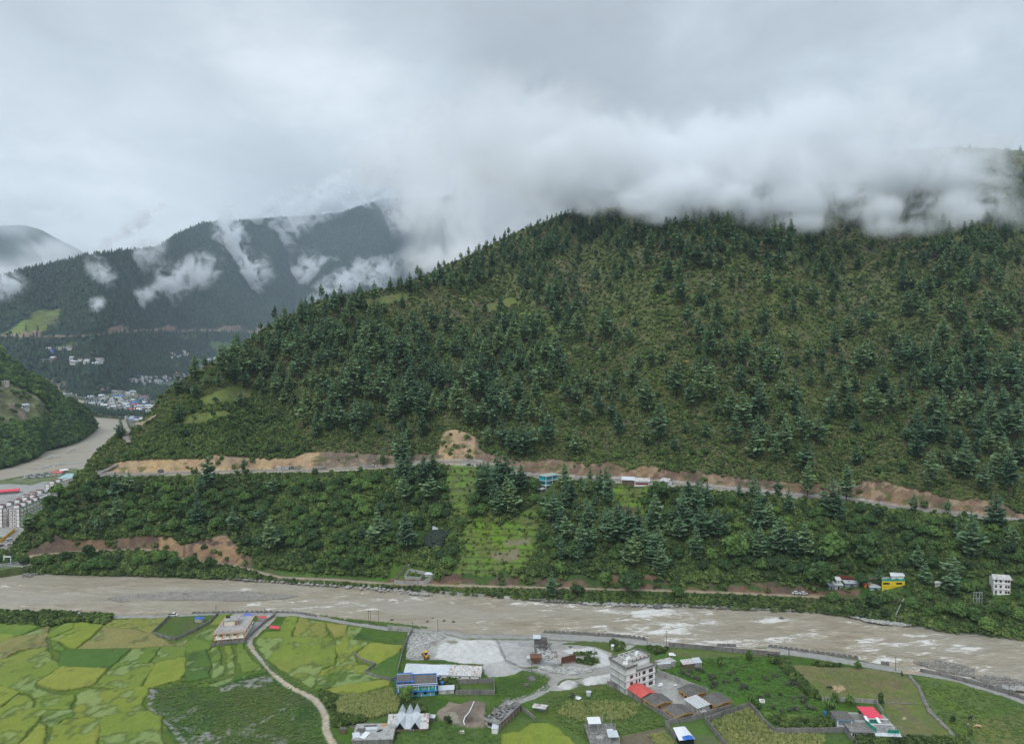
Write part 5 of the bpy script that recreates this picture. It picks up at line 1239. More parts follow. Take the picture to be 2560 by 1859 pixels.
ribbon('mountain_road', cr(11, (1350, 900), (1385, 880), (1420, 872)), 9, m_asph, lift=1.2, step=3)
ribbon('mountain_road', cr(11, (1385, 905), (1415, 940), (1440, 990)), 9, m_asph, lift=1.2, step=3)
ribbon('mountain_road', cr(11, (1490, 805), (1560, 755), (1640, 715), (1700, 690)), 9, m_track, lift=1.5, step=3)

m_lowland = mat('lowland_grass', (.10, .13, .045), var=.3, scale=.25, stain=(.26, .24, .20), stain_amt=.8, stain_scale=.02)
m_grav = mat('gravel', (.30, .29, .27), var=.22, scale=1.2, stain=(.42, .41, .39), stain_amt=.6, stain_scale=.3)
m_town = mat('town_ground', (.075, .095, .05), var=.3, scale=.08, stain=(.25, .24, .22), stain_amt=.7, stain_scale=.02)
apt_land = sheet('riverside_flat', [(-600, 1255), (-100, 1212)] + cr(11, (0, 1385), (180, 1350), (330, 1322), (480, 1300), (640, 1270), (830, 1255), (900, 1300)) + [(160, 1190), (118, 1250), (75, 1312), (48, 1365), (40, 1384), (70, 1404), (80, 1412), (40, 1418), (0, 1424), (-600, 1440)], 2.0, m_lowland)
apt_yard = sheet('gravel_yard', cr(11, (-300, 1440), (100, 1425), (350, 1440), (470, 1400), (640, 1400), (660, 1640), (300, 2000), (-300, 2000)), 2.05, m_grav, th=.04)
apt_road = sheet('road', [(-60, 1372), (0, 1355), (30, 1330), (48, 1322), (45, 1345), (20, 1368), (12, 1378), (30, 1390), (62, 1402), (68, 1412), (45, 1414), (0, 1388), (-60, 1400)], 2.10, m_asph, th=.04)
sheet('road', cr(11, (590, 1490), (640, 1490), (680, 1530), (670, 1560), (640, 1600), (620, 1590), (645, 1540), (600, 1510)), 2.10, m_asph, th=.04)
town_o = sheet('town_terrace', cr(11, (600, 430), (1100, 380), (1500, 350), (2300, 240), (2300, 900), (1500, 900), (1395, 780), (1362, 700), (1100, 678), (970, 668), (930, 640), (905, 600), (915, 550), (985, 522), (900, 500), (820, 482), (655, 474)), 3.0, m_town)
# gravel bars in the river
BARS = [(6, [(960, 1215), (1040, 1200), (1250, 1185), (1430, 1165), (1700, 1155), (2000, 1160), (2268, 1165), (2390, 1180), (2600, 1190), (2640, 1200), (2500, 1225), (2268, 1240), (1900, 1240), (1500, 1235), (1250, 1240), (1060, 1250), (1000, 1235)]),
        (5, [(1290, 545), (1500, 528), (1700, 560), (1830, 610), (1830, 640), (1780, 670), (1620, 640), (1450, 600)]), (5, [(1790, 660), (1900, 665), (2100, 680), (2268, 720), (2600, 800), (2600, 900), (2268, 800), (2200, 790), (2060, 780), (1900, 720)])]
m_bar = mat('wet_gravel', (.235, .215, .19), var=.2, scale=1.2, stain=(.30, .27, .22), stain_amt=.7, stain_scale=.12)
for c_, p in BARS: sheet('gravel_bar', cr(c_, *p), WATER + .45, m_bar, th=1)
for p in ([(720, 1090), (740, 1050), (800, 1030), (870, 1035), (860, 1050), (800, 1048), (750, 1070), (735, 1100)], [(490, 1150), (520, 1125), (580, 1118), (655, 1128), (640, 1135), (560, 1135), (520, 1155)], [(580, 1215), (700, 1195), (900, 1190), (910, 1200), (700, 1210), (600, 1225)], [(400, 1260), (520, 1220), (560, 1225), (440, 1265)]):
    sheet('gravel_bar', cr(11, *p), WATER + .6, m_grav, th=1)

# ================================================================== BUILDERS
def sgn_mat(n, c, **k): return mat(n, c, **k)
M_ = {
 'conc': mat('concrete', (.36, .35, .33), var=.14, scale=.8, stain=(.15, .145, .13), stain_amt=.7, stain_scale=.15), 'dconc': mat('old_concrete', (.22, .21, .195), var=.2, scale=.8, stain=(.09, .085, .075), stain_amt=.7, stain_scale=.2),
 'white': mat('white_plaster', (.80, .79, .77), var=.03, scale=.5, stain=(.5, .49, .46), stain_amt=.3, stain_scale=.12), 'cream': mat('cream_plaster', (.72, .68, .54), var=.05, scale=.5, stain=(.5, .46, .36), stain_amt=.35, stain_scale=.12),
 'grime': mat('grimy_plaster', (.50, .50, .48), var=.12, scale=.5, stain=(.20, .20, .19), stain_amt=.8, stain_scale=.1), 'orange': mat('orange_paint', (.68, .20, .06), var=.06), 'pinkrim': mat('salmon_paint', (.66, .38, .28), var=.05),
 'teal': mat('teal_green_paint', (.025, .36, .27), var=.08, scale=.5), 'sky': mat('light_blue_paint', (.16, .42, .55), var=.08), 'blue': mat('blue_paint', (.06, .19, .55), var=.08), 'turq': mat('turquoise_paint', (.03, .40, .52), var=.08),
 'tin': mat('zinc_sheet', (.50, .54, .57), var=.08, scale=.6, rough=.45, spec=.5, stain=(.36, .36, .35), stain_amt=.4, stain_scale=.2), 'rusty': mat('rust_streaked_sheet', (.52, .52, .51), var=.08, scale=.8, rough=.6, stain=(.24, .10, .06), stain_amt=1.0, stain_scale=.32),
 'rust': mat('rusty_iron', (.20, .095, .06), var=.25, scale=1.5), 'red': mat('red_sheet', (.55, .10, .085), var=.08, scale=.6, rough=.5, stain=(.62, .24, .2), stain_amt=.4, stain_scale=.1), 'pink': mat('pink_red_sheet', (.66, .065, .11), var=.06, rough=.5),
 'bluetarp': mat('blue_tarpaulin', (.035, .15, .52), var=.2, scale=1.5, rough=.5), 'slate': mat('dark_roof_sheet', (.115, .105, .095), var=.25, scale=1.2, stain=(.26, .25, .23), stain_amt=.5, stain_scale=.5), 'ochre': mat('ochre_paint', (.56, .29, .03), var=.06),
 'brick': mat('tan_brickwork', (.40, .27, .16), var=.16, scale=2.0), 'rbrick': mat('red_brickwork', (.27, .14, .10), var=.2, scale=2.0), 'dark': mat('dark_opening', (.018, .018, .02), var=.1), 'glass': mat('window_glass', (.035, .045, .055), rough=.12, spec=.6, var=.1),
 'wood': mat('weathered_timber', (.16, .115, .08), var=.2, scale=2), 'green': mat('green_net', (.015, .30, .21), var=.2, scale=2), 'yellow': mat('yellow_paint', (.72, .55, .03), var=.06), 'machine': mat('machine_yellow', (.72, .40, .02), var=.06, rough=.5),
 'rubber': mat('black_rubber', (.02, .02, .02), var=.1), 'steel': mat('galvanised_steel', (.34, .35, .36), var=.1, rough=.5, spec=.5), 'car': mat('white_car_paint', (.72, .73, .74), rough=.3, spec=.5, var=.03), 'gcar': mat('grey_car_paint', (.16, .17, .18), rough=.3, spec=.5, var=.03),
 'maroon': mat('maroon_paint', (.22, .035, .035), var=.1), 'tealroof': mat('pale_teal_sheet', (.30, .44, .46), var=.07, rough=.5), 'redbrown': mat('red_brown_frame', (.17, .06, .055), var=.1), 'stone': mat('grey_stone', (.20, .19, .17), var=.25, scale=1.5), 'rockm': mat('river_boulder', (.13, .125, .12), var=.25, scale=1.0),
 'pole': mat('pole_grey', (.12, .11, .10), var=.15), 'greywall': mat('grey_blue_plaster', (.24, .26, .30), var=.08, stain=(.14, .15, .16), stain_amt=.4, stain_scale=.2), 'bag': mat('white_sheeting', (.68, .69, .70), var=.06), 'plank': mat('orange_planks', (.62, .26, .06), var=.1), 'peach': mat('peach_plaster', (.60, .40, .24), var=.06),
 'black': mat('black_plastic', (.02, .02, .022), rough=.4, var=.1), 'soil': mat('dug_soil', (.24, .17, .12), var=.25, scale=1.0)}

class Site:
    """a plot frame: x runs along the front from a to b, y goes back towards c (or square to the front, depth metres)"""
    def __init__(s, c, a, b, back, name, label, cat, z=None, hillside=False, group=None, sink=.4, up=0.0, at=None):
        pa = cr(c, a); pb = cr(c, b)
        if hillside or at: P0 = H(*pa) if not at else Vector(np.asarray(at(*pa)).tolist()); z = P0.z + up
        else:
            z = (z or 0.0) + up; P0 = G(pa[0], pa[1], z)
        A = G(pa[0], pa[1], z) if not (hillside or at) else Vector((P0.x, P0.y, z)); 
        if hillside or at:
            t = A.y / ray(*pa)[1]; B = Vector((float(ray(*pb)[0] * t), A.y, z))
            dyv = G(pb[0], pb[1], z).y if (pb[1] > 905 and z < 100) else A.y
            B = G(pb[0], pb[1], z) if abs(dyv - A.y) < 14 else B
        else: B = G(pb[0], pb[1], z)
        s.A = A; s.L = (B - A).length; s.ux = (B - A).normalized()
        if hasattr(back, '__len__'):
            Cc = G(*cr(c, back), z); s.D = (Cc - A).length; s.uy = (Cc - A).normalized()
            pr = Vector((-s.ux.y, s.ux.x, 0)); s.uy = (s.uy * .5 + pr * .5).normalized()
        else: s.D = back; s.uy = Vector((-s.ux.y, s.ux.x, 0))
        s.sink = sink
        s.t = thing(name, label, cat, tuple(A), 0, group)
    def P(s, x, y, z): return s.ux * x + s.uy * y + Vector((0, 0, z))
    def hexa(s, mb, x0, y0, z0, x1, y1, z1): return mb.hexa([s.P(x0, y0, z0), s.P(x1, y0, z0), s.P(x1, y1, z0), s.P(x0, y1, z0)], [s.P(x0, y0, z1), s.P(x1, y0, z1), s.P(x1, y1, z1), s.P(x0, y1, z1)])
    def box(s, name, x0, y0, z0, x1, y1, z1, m, parent=None): mb = MB(); s.hexa(mb, x0, y0, z0, x1, y1, z1); return mb.build(name, M_[m] if isinstance(m, str) else m, parent or s.t)
    def boxes(s, name, L, m, parent=None):
        mb = MB()
        for b in L: s.hexa(mb, *b)
        return mb.build(name, M_[m], parent or s.t)
    def slab(s, name, pts, th, m, parent=None): return MB().slab([s.P(*p) for p in pts], th).build(name, M_[m], parent or s.t)
    def win(s, face, u, z, w, h, fm='white', gm='glass', mull=1, name='window'):
        """frame proud of the wall with a glazed pane set in it"""
        e = .07
        if face == 'f': f = lambda a, d, zz: s.P(u + a, -d, z + zz)
        elif face == 'r': f = lambda a, d, zz: s.P(s.L + d, u + a, z + zz)
        elif face == 'l': f = lambda a, d, zz: s.P(-d, u + a, z + zz)
        fr = MB(); k = .12
        def bx(mb, a0, a1, z0, z1, d0, d1): mb.hexa([f(a0, d0, z0), f(a1, d0, z0), f(a1, d1, z0), f(a0, d1, z0)], [f(a0, d0, z1), f(a1, d0, z1), f(a1, d1, z1), f(a0, d1, z1)])
        bx(fr, 0, w, 0, k, .01, e); bx(fr, 0, w, h - k, h, .01, e); bx(fr, 0, k, k, h - k, .01, e); bx(fr, w - k, w, k, h - k, .01, e)
        for i in range(mull): c = w * (i + 1) / (mull + 1); bx(fr, c - .05, c + .05, k, h - k, .01, e)
        o = fr.build(name, M_[fm], s.t)
        pn = MB(); bx(pn, k, w - k, k, h - k, .005, .03); pn.build('pane' if name == 'window' else 'leaf', M_[gm], o)
        return o
    def corrug(s, name, pts, m, n=24, th=.06, rib=.05, parent=None):
        """sheet roofing: slab with raised seams running from edge p0-p1 to edge p3-p2"""
        p0, p1, p2, p3 = [s.P(*p) for p in pts]; mb = MB(); mb.slab([p0, p1, p2, p3], th)
        for i in range(n + 1):
            t = i / n; a = p0.lerp(p1, t) + Vector((0, 0, .02)); b = p3.lerp(p2, t) + Vector((0, 0, .02)); mb.bar(a, b, .09, rib)
        return mb.build(name, M_[m], parent or s.t)

def wallline(c, pts, h, m, name, label, cat='wall', th=.25, posts=0, z=0.0, at=None, group=None):
    P = [cr(c, p) for p in pts]
    q = [G(x, y, z) for x, y in P] if at is None else [at(x, y) for x, y in P]
    t = thing(name, label, cat, tuple(q[0]), 0, group)
    for a, b in zip(q[:-1], q[1:]):
        n = max(1, round((b - a).length / posts)) if posts else 1
        for i in range(n):
            p0 = a.lerp(b, i / n) - q[0]; p1 = a.lerp(b, (i + 1) / n) - q[0]; d = (p1 - p0); d.z = 0; d.normalize(); nr = Vector((-d.y, d.x, 0)) * th / 2; g0 = .05 if posts else 0
            p0 = p0 + d * g0; p1 = p1 - d * g0; up = Vector((0, 0, h * random.uniform(.95, 1.04))); dn = Vector((0, 0, -.6))
            MB().hexa([p0 - nr + dn, p1 - nr + dn, p1 + nr + dn, p0 + nr + dn], [p0 - nr + up, p1 - nr + up, p1 + nr + up, p0 + nr + up]).build('wall_panel', M_[m], t)
            if posts:
                pp = a.lerp(b, i / n) - q[0]; MB().box(pp.x - .17, pp.y - .17, pp.z - .5, pp.x + .17, pp.y + .17, pp.z + h + .12).build('post', M_[m], t)
    return t
def roofed(c, name, label, cat, quads, m, wallm='tin', zdrop=2.2, z=0.0, ribs=14, posts=False, hs=False, group=None):
    """small shed surveyed from its roof corners (pixel x, pixel y, height above ground)"""
    qs = [[(G(*cr(c, (x, y)), z + h)) for x, y, h in q] for q in quads]
    allp = [p for q in qs for p in q]; cx_ = sum(p.x for p in allp) / len(allp); cy_ = min(p.y for p in allp)
    o0 = Vector((cx_, cy_, z)); t = thing(name, label, cat, tuple(o0), 0, group)
    for i, q in enumerate(qs):
        q = [p - o0 for p in q]; mb = MB(); mb.slab(q, .07)
        mm = m[i % len(m)] if isinstance(m, (list, tuple)) else m
        for k in range(ribs + 1):
            f = k / ribs; a = q[0].lerp(q[1], f); b = q[3].lerp(q[2], f); mb.bar(a + Vector((0, 0, .02)), b + Vector((0, 0, .02)), .1, .06)
        mb.build('roof', M_[mm], t)
    base = [(p - o0) for p in qs[0]] if len(qs) == 1 else [qs[0][0] - o0, qs[0][1] - o0, qs[-1][2] - o0, qs[-1][3] - o0]
    cen = sum(base, Vector()) / 4
    base = [p.lerp(cen, .09) for p in base]
    if posts:
        for p in base: MB().bar((p.x, p.y, -.3), (p.x, p.y, p.z - .1), .14).build('post', M_['wood'], t)
    else:
        n = 4; lo = [(p.x, p.y, -.4) for p in base]; hi = [(p.x, p.y, p.z - .12) for p in base]
        MB().hexa(lo, hi).build('wall', M_[wallm], t)
    return t, base

# ================================================================== BUILDINGS ON THE NEAR BANK
# cream house with orange pillars
s = Site(2, (222, 388), (452, 368), (350, 252), 'house', 'cream two-storey house with orange pillars and flat railed roof beside the lane', 'house')
L, D = s.L, s.D
s.box('wall', 0, 0, -.4, L, D, 5.3, 'cream')
s.boxes('balcony', [(-1.1, -1.2, 2.45, L + .9, D + .3, 2.72)], 'white')
s.boxes('roof', [(-1.3, -1.4, 5.3, L + 1.1, D + .5, 5.55)], 'white'); s.boxes('roof_floor', [(-1.0, -1.1, 5.551, L + .8, D + .2, 5.62)], 'conc')
s.boxes('roof_edge', [(-1.32, -1.42, 5.42, L + 1.12, -1.36, 5.66), (L + 1.08, -1.42, 5.42, L + 1.14, D + .5, 5.66), (-1.34, -1.42, 5.42, -1.28, D + .5, 5.66)], 'pinkrim')
for i in range(5):
    x = -.9 + i * (L + 1.5) / 4
    s.box('pillar', x, -1.15, -.3, x + .4, -.8, 2.45, 'orange'); s.box('pillar', x, -1.15, 2.72, x + .4, -.8, 5.3, 'orange')
for i in range(1, 5): y = i * D / 4; s.box('pillar', L + .45, y, 2.72, L + .8, y + .35, 5.3, 'orange')
rl = MB()
for z_ in (6.05, 6.45):
    for a, b in (((-1.1, -1.2), (L + .9, -1.2)), ((L + .9, -1.2), (L + .9, D + .3)), ((-1.1, -1.2), (-1.1, D + .3)), ((-1.1, D + .3), (L + .9, D + .3))): rl.bar(s.P(*a, z_), s.P(*b, z_), .07)
for i in range(15): x = -1.1 + i * (L + 2) / 14; rl.bar(s.P(x, -1.2, 5.55), s.P(x, -1.2, 6.5), .07); rl.bar(s.P(x, D + .3, 5.55), s.P(x, D + .3, 6.5), .07)
for i in range(12): y = -1.2 + i * (D + 1.5) / 11; rl.bar(s.P(L + .9, y, 5.55), s.P(L + .9, y, 6.5), .07); rl.bar(s.P(-1.1, y, 5.55), s.P(-1.1, y, 6.5), .07)
rl.build('railing', M_['pinkrim'], s.t)
for x in (1.0, 4.1, 7.4): s.win('f', x, 3.3, 1.3, 1.3); s.win('f', x + .4, .5, 1.2, 1.4)
s.win('f', 9.4, 3.6, .6, .6, mull=0)
for y in (2, 5.5, 9): s.win('r', y, 3.3, 1.0, 1.3); s.win('r', y, .6, 1.0, 1.3)
s.boxes('door', [(5.6, -.06, -.2, 6.6, .02, 2.0)], 'orange')
st = s.box('stair_tower', 1.0, D * .42, 5.62, 6.4, D * .72, 8.0, 'cream'); s.box('tower_roof', .7, D * .42 - .4, 8.0, 7.8, D * .72 + .5, 8.2, 'conc', st)
for x in (.8, 6.2, 7.3): s.box('tower_pillar', x, D * .42 - .3, 5.62, x + .35, D * .42 + .05, 8.0, 'orange', st)
for i in range(2): mb = MB(); p = s.P(1.6 + i * 1.0, D * .62, 8.2); mb.tube(p, p + Vector((0, 0, 1.3)), .45, .42, 10); o = mb.build('water_tank', M_['black'], s.t, True)
fr_ = MB()
for x, y in ((3, D * .9), (8, D * .9), (3, D + .1), (8, D + .1)): fr_.bar(s.P(x, y, 5.6), s.P(x, y, 8.0), .1)
fr_.build('roof_frame', M_['steel'], s.t)
roofed(2, 'canopy', 'blue tarpaulin canopy on posts behind the cream house', 'canopy', [[(440, 150, 5.2), (520, 148, 5.2), (545, 116, 5.6), (470, 115, 5.6)]], 'bluetarp', posts=True, ribs=3)
roofed(2, 'lean_to', 'red sheet lean-to roof in the cream house yard', 'lean-to', [[(580, 155, 2.0), (660, 156, 2.0), (668, 140, 2.4), (585, 137, 2.4)]], 'red', 'conc')
roofed(2, 'hut', 'small hut with bright pink-red roof at the top of the lane', 'hut', [[(686, 246, 2.1), (768, 252, 2.1), (778, 229, 2.6), (695, 222, 2.6)]], 'pink', posts=True)
roofed(1, 'hut', 'little grey hut under a blue tarpaulin inside the walled plot', 'hut', [[(1722, 160, 2.0), (1795, 166, 2.0), (1816, 148, 2.0), (1745, 143, 2.0)]], 'bluetarp', 'conc', ribs=3)
wallline(2, [(168, 408), (462, 376), (560, 280), (650, 200), (726, 150), (730, 112)], 1.7, 'dconc', 'boundary_wall', 'dark grey block wall round the cream house along the lane', posts=3.2)
wallline(1, [(1500, 152), (1345, 302), (1548, 360), (1700, 290), (1860, 206), (1936, 128)], 1.6, 'dconc', 'boundary_wall', 'grey wall round the weedy plot left of the cream house', posts=3.2)
wallline(2, [(1440, 486), (1500, 536), (1620, 576), (1530, 648), (1640, 688), (1762, 714), (1812, 694)], 1.3, 'dconc', 'boundary_wall', 'zigzag low wall between the rice and the barn', posts=3)
wallline(3, [(104, 264), (320, 284)], 2.6, 'conc', 'boundary_wall', 'tall grey wall panel beside the river road at the gravel yard corner', posts=3)
wallline(3, [(320, 284), (284, 350), (242, 446), (214, 560), (192, 650)], 2.0, 'dconc', 'boundary_wall', 'long dark wall between the rice fields and the gravel yard', posts=3.2)
wallline(3, [(720, 738), (1044, 730), (1050, 832), (704, 832)], 1.9, 'dconc', 'boundary_wall', 'grey wall round the small green plot below the long barn', posts=3.4)
wallline(3, [(1110, 914), (1250, 940), (1340, 1004), (1416, 1076)], 1.5, 'dconc', 'boundary_wall', 'curving low wall right of the burnt concrete building', posts=3.4)
wallline(4, [(350, 756), (510, 812), (650, 900), (800, 1004), (942, 1090), (1120, 1060), (1300, 1008), (1440, 968)], 2.1, 'dconc', 'compound_wall', 'grey wall round the brown cottages on its field side', posts=3.0)
wallline(4, [(792, 660), (930, 712), (1062, 768), (1240, 830)], 2.4, 'conc', 'compound_wall', 'pale panelled wall between the concrete court and the green orchard', posts=2.6)
wallline(4, [(950, 1085), (862, 1108), (925, 1196), (1012, 1290)], 1.8, 'dconc', 'boundary_wall', 'grey wall left of the white and blue hut', posts=3.2)
wallline(4, [(1400, 1300), (1310, 1190), (1216, 1076), (1410, 1010), (1612, 940), (1680, 1020), (1752, 1110), (1830, 1172), (2060, 1174), (2268, 1172)], 1.9, 'dconc', 'boundary_wall', 'long grey wall round the weedy maize field right of the cottages', posts=3.2)
wallline(5, [(50, 1172), (300, 1170), (560, 1168), (672, 1166), (790, 1290)], 1.8, 'dconc', 'boundary_wall', 'grey wall running up to the house with the pink roof', posts=3.2)
wallline(4, [(890, 410), (1200, 436), (1560, 470), (1880, 500)], 2.2, 'dconc', 'retaining_wall', 'long dark retaining wall under the river road above the orchard', posts=0)
wallline(5, [(480, 890), (720, 900), (958, 914), (1022, 1010)], 1.7, 'conc', 'boundary_wall', 'grey wall between the dry field and the fruit garden', posts=3.2)
wallline(5, [(1170, 1240), (1480, 1240), (1752, 1240), (1800, 1290)], 1.6, 'dconc', 'boundary_wall', 'dark low wall along the bottom right field', posts=3.2)

# teal and blue house
s = Site(3, (196, 862), (532, 846), (190, 772), 'house', 'teal and light blue two-storey house with blue roof rails beside the dark tree', 'house')
L, D = s.L, s.D
s.box('lower_wall', .4, .5, -.4, L - .4, D, 2.2, 'sky'); s.box('upper_wall', 0, 0, 2.5, L, D, 4.7, 'teal'); s.box('floor_slab', -.5, -.6, 2.2, L + .5, D, 2.5, 'blue')
s.box('roof_slab', -.6, -.7, 4.7, L + .6, D + .3, 4.95, 'white'); s.box('roof_floor', -.3, -.4, 4.951, L + .3, D, 5.02, 'slate')
s.boxes('roof_rail', [(-.6, -.7, 4.95, L + .6, -.5, 5.45), (L + .4, -.5, 4.95, L + .6, D + .3, 5.45), (-.6, -.5, 4.95, -.4, D + .3, 5.45), (-.4, D + .1, 4.95, L + .4, D + .3, 5.45)], 'blue')
s.boxes('rail_top', [(-.62, -.72, 5.452, L + .62, -.48, 5.52), (-.62, D + .08, 5.452, L + .62, D + .32, 5.52)], 'white')
s.boxes('raised_deck', [(-.3, 1.5, 5.021, L * .36, D, 5.55)], 'slate'); s.boxes('deck_rail', [(-.45, 1.3, 5.56, L * .38, 1.48, 6.0), (L * .362, 1.5, 5.56, L * .38, D + .1, 6.0), (-.45, D + .31, 5.53, L * .38, D + .42, 6.0)], 'blue')
for x, w_ in ((.9, 1.3), (L * .42, 1.0), (L * .63, 1.5)): s.win('f', x, 3.1, w_, 1.15, 'white', 'glass', 2)
s.win('f', L * .885, 3.4, .7, .7)
for x in (0, L * .2, L * .52, L * .8, L - .3): s.box('pillar', x, -.16, 2.5, x + .28, -.01, 4.7, 'white')
for x in (L * .42, L * .68): s.boxes('dark_window', [(x, .40, .7, x + 1.2, .499, 1.75)], 'dark')  # dark boxes stand in for the lower-floor windows
for x in (L * .33, L * .6, L * .85): s.box('pilaster', x, .36, -.3, x + .25, .49, 2.2, 'white')
mb = MB(); p = s.P(L * .385, 1.0, 5.02); mb.tube(p, p + Vector((0, 0, 1.2)), .5, .5, 10); mb.build('water_tank', M_['blue'], s.t, True)
s = Site(3, (555, 828), (690, 822), 2.6, 'shed', 'low white-roofed shed right of the teal house', 'shed'); s.box('wall', 0, 0, -.3, s.L, s.D, 1.6, 'grime'); s.corrug('roof', [(-.2, -.3, 1.6), (s.L + .2, -.3, 1.6), (s.L + .2, s.D + .2, 2.2), (-.2, s.D + .2, 2.2)], 'tin', 10)
s = Site(3, (572, 772), (592, 772), 1.0, 'water_tank', 'blue water tank on a stand behind the low white shed', 'tank'); mb = MB(); mb.tube(s.P(.6, .5, 1.0), s.P(.6, .5, 2.3), .75, .7, 12); mb.build('tank', M_['blue'], s.t, True); s.boxes('stand', [(0, 0, -.3, .2, .2, 1.0), (1.1, 0, -.3, 1.3, .2, 1.0), (0, .9, -.3, .2, 1.1, 1.0), (1.1, .9, -.3, 1.3, 1.1, 1.0)], 'steel')

# long barn
s = Site(3, (252, 692), (922, 712), (290, 612), 'barn', 'long white barn with a zinc roof rusting towards its right end', 'barn')
L, D = s.L, s.D
s.box('wall', 0, 0, -.4, L, D, 2.3, 'white'); rz_ = 4.2; ym = D * .58
mb = MB(); mb.add([s.P(L, 0, 2.3), s.P(L, D, 2.3), s.P(L, ym, rz_ - .1), s.P(L - .2, 0, 2.3), s.P(L - .2, D, 2.3), s.P(L - .2, ym, rz_ - .1)], [(0, 1, 2), (5, 4, 3), (0, 2, 5, 3), (1, 4, 5, 2)]); mb.build('gable', M_['dark'], s.t)
n = 26; xs_ = np.linspace(-.4, L + .4, n + 1)
for i in range(n):
    a, b = xs_[i], xs_[i + 1] - .04; fr = (i + .5) / n
    s.slab('roof_sheet', [(a, -.5, 2.25), (b, -.5, 2.25), (b, ym, rz_), (a, ym, rz_)], .06, 'tin' if fr < .56 else 'rusty')
    s.slab('roof_sheet', [(a, ym + .03, rz_), (b, ym + .03, rz_), (b, D + .5, 2.6), (a, D + .5, 2.6)], .06, 'rust' if fr > .8 or random.random() < .3 else 'rusty')
for i in range(8): x = 1.2 + i * (L - 3) / 7; s.win('f', x + 1.2, .8, .9, .95, 'white', 'dark', 0)
s.box('awning', L * .40, -1.2, 1.9, L * .46, 0, 2.0, 'tin')

# triangular roofs house
s = Site(3, (104, 1172), (456, 1166), 9.5, 'house', 'brown-walled house under a zinc roof of steep triangular gables', 'house')
L, D = s.L, s.D
s.box('wall', .3, .4, -.5, L - .3, D - .3, 1.5, 'brick'); ry = D * .5; rz_ = 4.6; e = 1.5
g1, g2, hw = L * .31, L * .69, L * .125
def tri_roof(pts): return s.corrug('roof', pts, 'rusty', 6, .05, .04)
s.corrug('roof', [(-.3, -.4, e), (g1 - hw, -.4, e), (g1 - hw, ry, rz_), (-.3, ry, rz_)], 'rusty', 8)
s.corrug('roof', [(g1 + hw, -.4, e), (g2 - hw, -.4, e), (g2 - hw, ry, rz_), (g1 + hw, ry, rz_)], 'tin', 8)
s.corrug('roof', [(g2 + hw, -.4, e), (L + .3, -.4, e), (L + .3, ry, rz_), (g2 + hw, ry, rz_)], 'rusty', 8)
s.corrug('roof', [(-.3, ry + .02, rz_), (L + .3, ry + .02, rz_), (L + .3, D + .3, e), (-.3, D + .3, e)], 'tin', 22)
for gx in (g1, g2):
    for sg in (-1, 1):
        s.slab('dormer_roof', [(gx + sg * hw, -.5, e - .1), (gx, -.5, 4.0), (gx, ry + .5, 5.4), (gx + sg * hw, ry, rz_ - .05)], .06, 'tin')
    mb = MB(); mb.add([s.P(gx - hw * .8, -.1, e - .2), s.P(gx + hw * .8, -.1, e - .2), s.P(gx, -.1, 3.6), s.P(gx - hw * .8, .2, e - .2), s.P(gx + hw * .8, .2, e - .2), s.P(gx, .2, 3.6)], [(0, 1, 2), (5, 4, 3), (0, 2, 5, 3), (1, 4, 5, 2), (0, 3, 4, 1)]); mb.build('gable_opening', M_['dark'], s.t)
for gx in (L * .30, L * .50, L * .68):
    for sg in (-1, 1): s.slab('peak_roof', [(gx + sg * L * .09, ry + .2, rz_ - .05), (gx, ry + .2, rz_ + 1.9), (gx, D, rz_ + 1.5), (gx + sg * L * .09, D, rz_ - 1.2)], .06, 'tin')
    mb = MB(); mb.add([s.P(gx - L * .09, ry + .3, rz_ - .1), s.P(gx + L * .09, ry + .3, rz_ - .1), s.P(gx, ry + .3, rz_ + 1.8)], [(0, 1, 2)]); mb.build('peak_gable', M_['tin'], s.t)
s.win('f', L * .56, .2, 1.3, 1.1); s.boxes('door', [(L * .66, .32, -.3, L * .7, .39, 1.4)], 'rbrick')
roofed(3, 'lean_to', 'small pale lean-to against the right end of the gabled house', 'lean-to', [[(464, 1040, 1.5), (520, 1042, 1.5), (528, 1010, 1.9), (468, 1006, 1.9)]], 'tin', 'dconc', ribs=5)

# white four-storey building
s = Site(4, (515, 838), (770, 748), (388, 742), 'apartment_building', 'white four-storey concrete building with roof tanks beside the gravel yard', 'building')
L, D = s.L, s.D; fh = 2.72
s.box('wall', 0, 0, -.5, L, D, fh * 3, 'white'); s.box('upper_wall', 0, 3.6, fh * 3, L, D, fh * 4 - .25, 'white'); s.box('upper_wall', 0, 0, fh * 3, L * .33, 3.6, fh * 4 - .25, 'white')
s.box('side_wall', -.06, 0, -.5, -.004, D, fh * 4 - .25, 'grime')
for k in (1, 2, 3): s.boxes('floor_band', [(-.7, -.25, k * fh - .12, L + .5, -.004, k * fh + .1), (-.7, -.004, k * fh - .12, -.07, D + .1, k * fh + .1), (L + .004, -.004, k * fh - .12, L + .5, D, k * fh + .1)], 'grime')
s.box('roof_slab', -.6, 3.3, fh * 4 - .25, L + .4, D + .5, fh * 4, 'conc'); s.box('roof_slab', -.6, -.5, fh * 4 - .25, L * .36, 3.3, fh * 4, 'conc')
s.boxes('parapet', [(-.6, -.5, fh * 4, L * .36, -.3, fh * 4 + .8), (-.6, -.3, fh * 4, -.4, D + .5, fh * 4 + .8), (-.4, D + .3, fh * 4, L + .4, D + .5, fh * 4 + .8), (L + .2, 3.3, fh * 4, L + .4, D + .3, fh * 4 + .8), (L * .36, 3.3, fh * 4, L + .2, 3.5, fh * 4 + .35)], 'dconc')
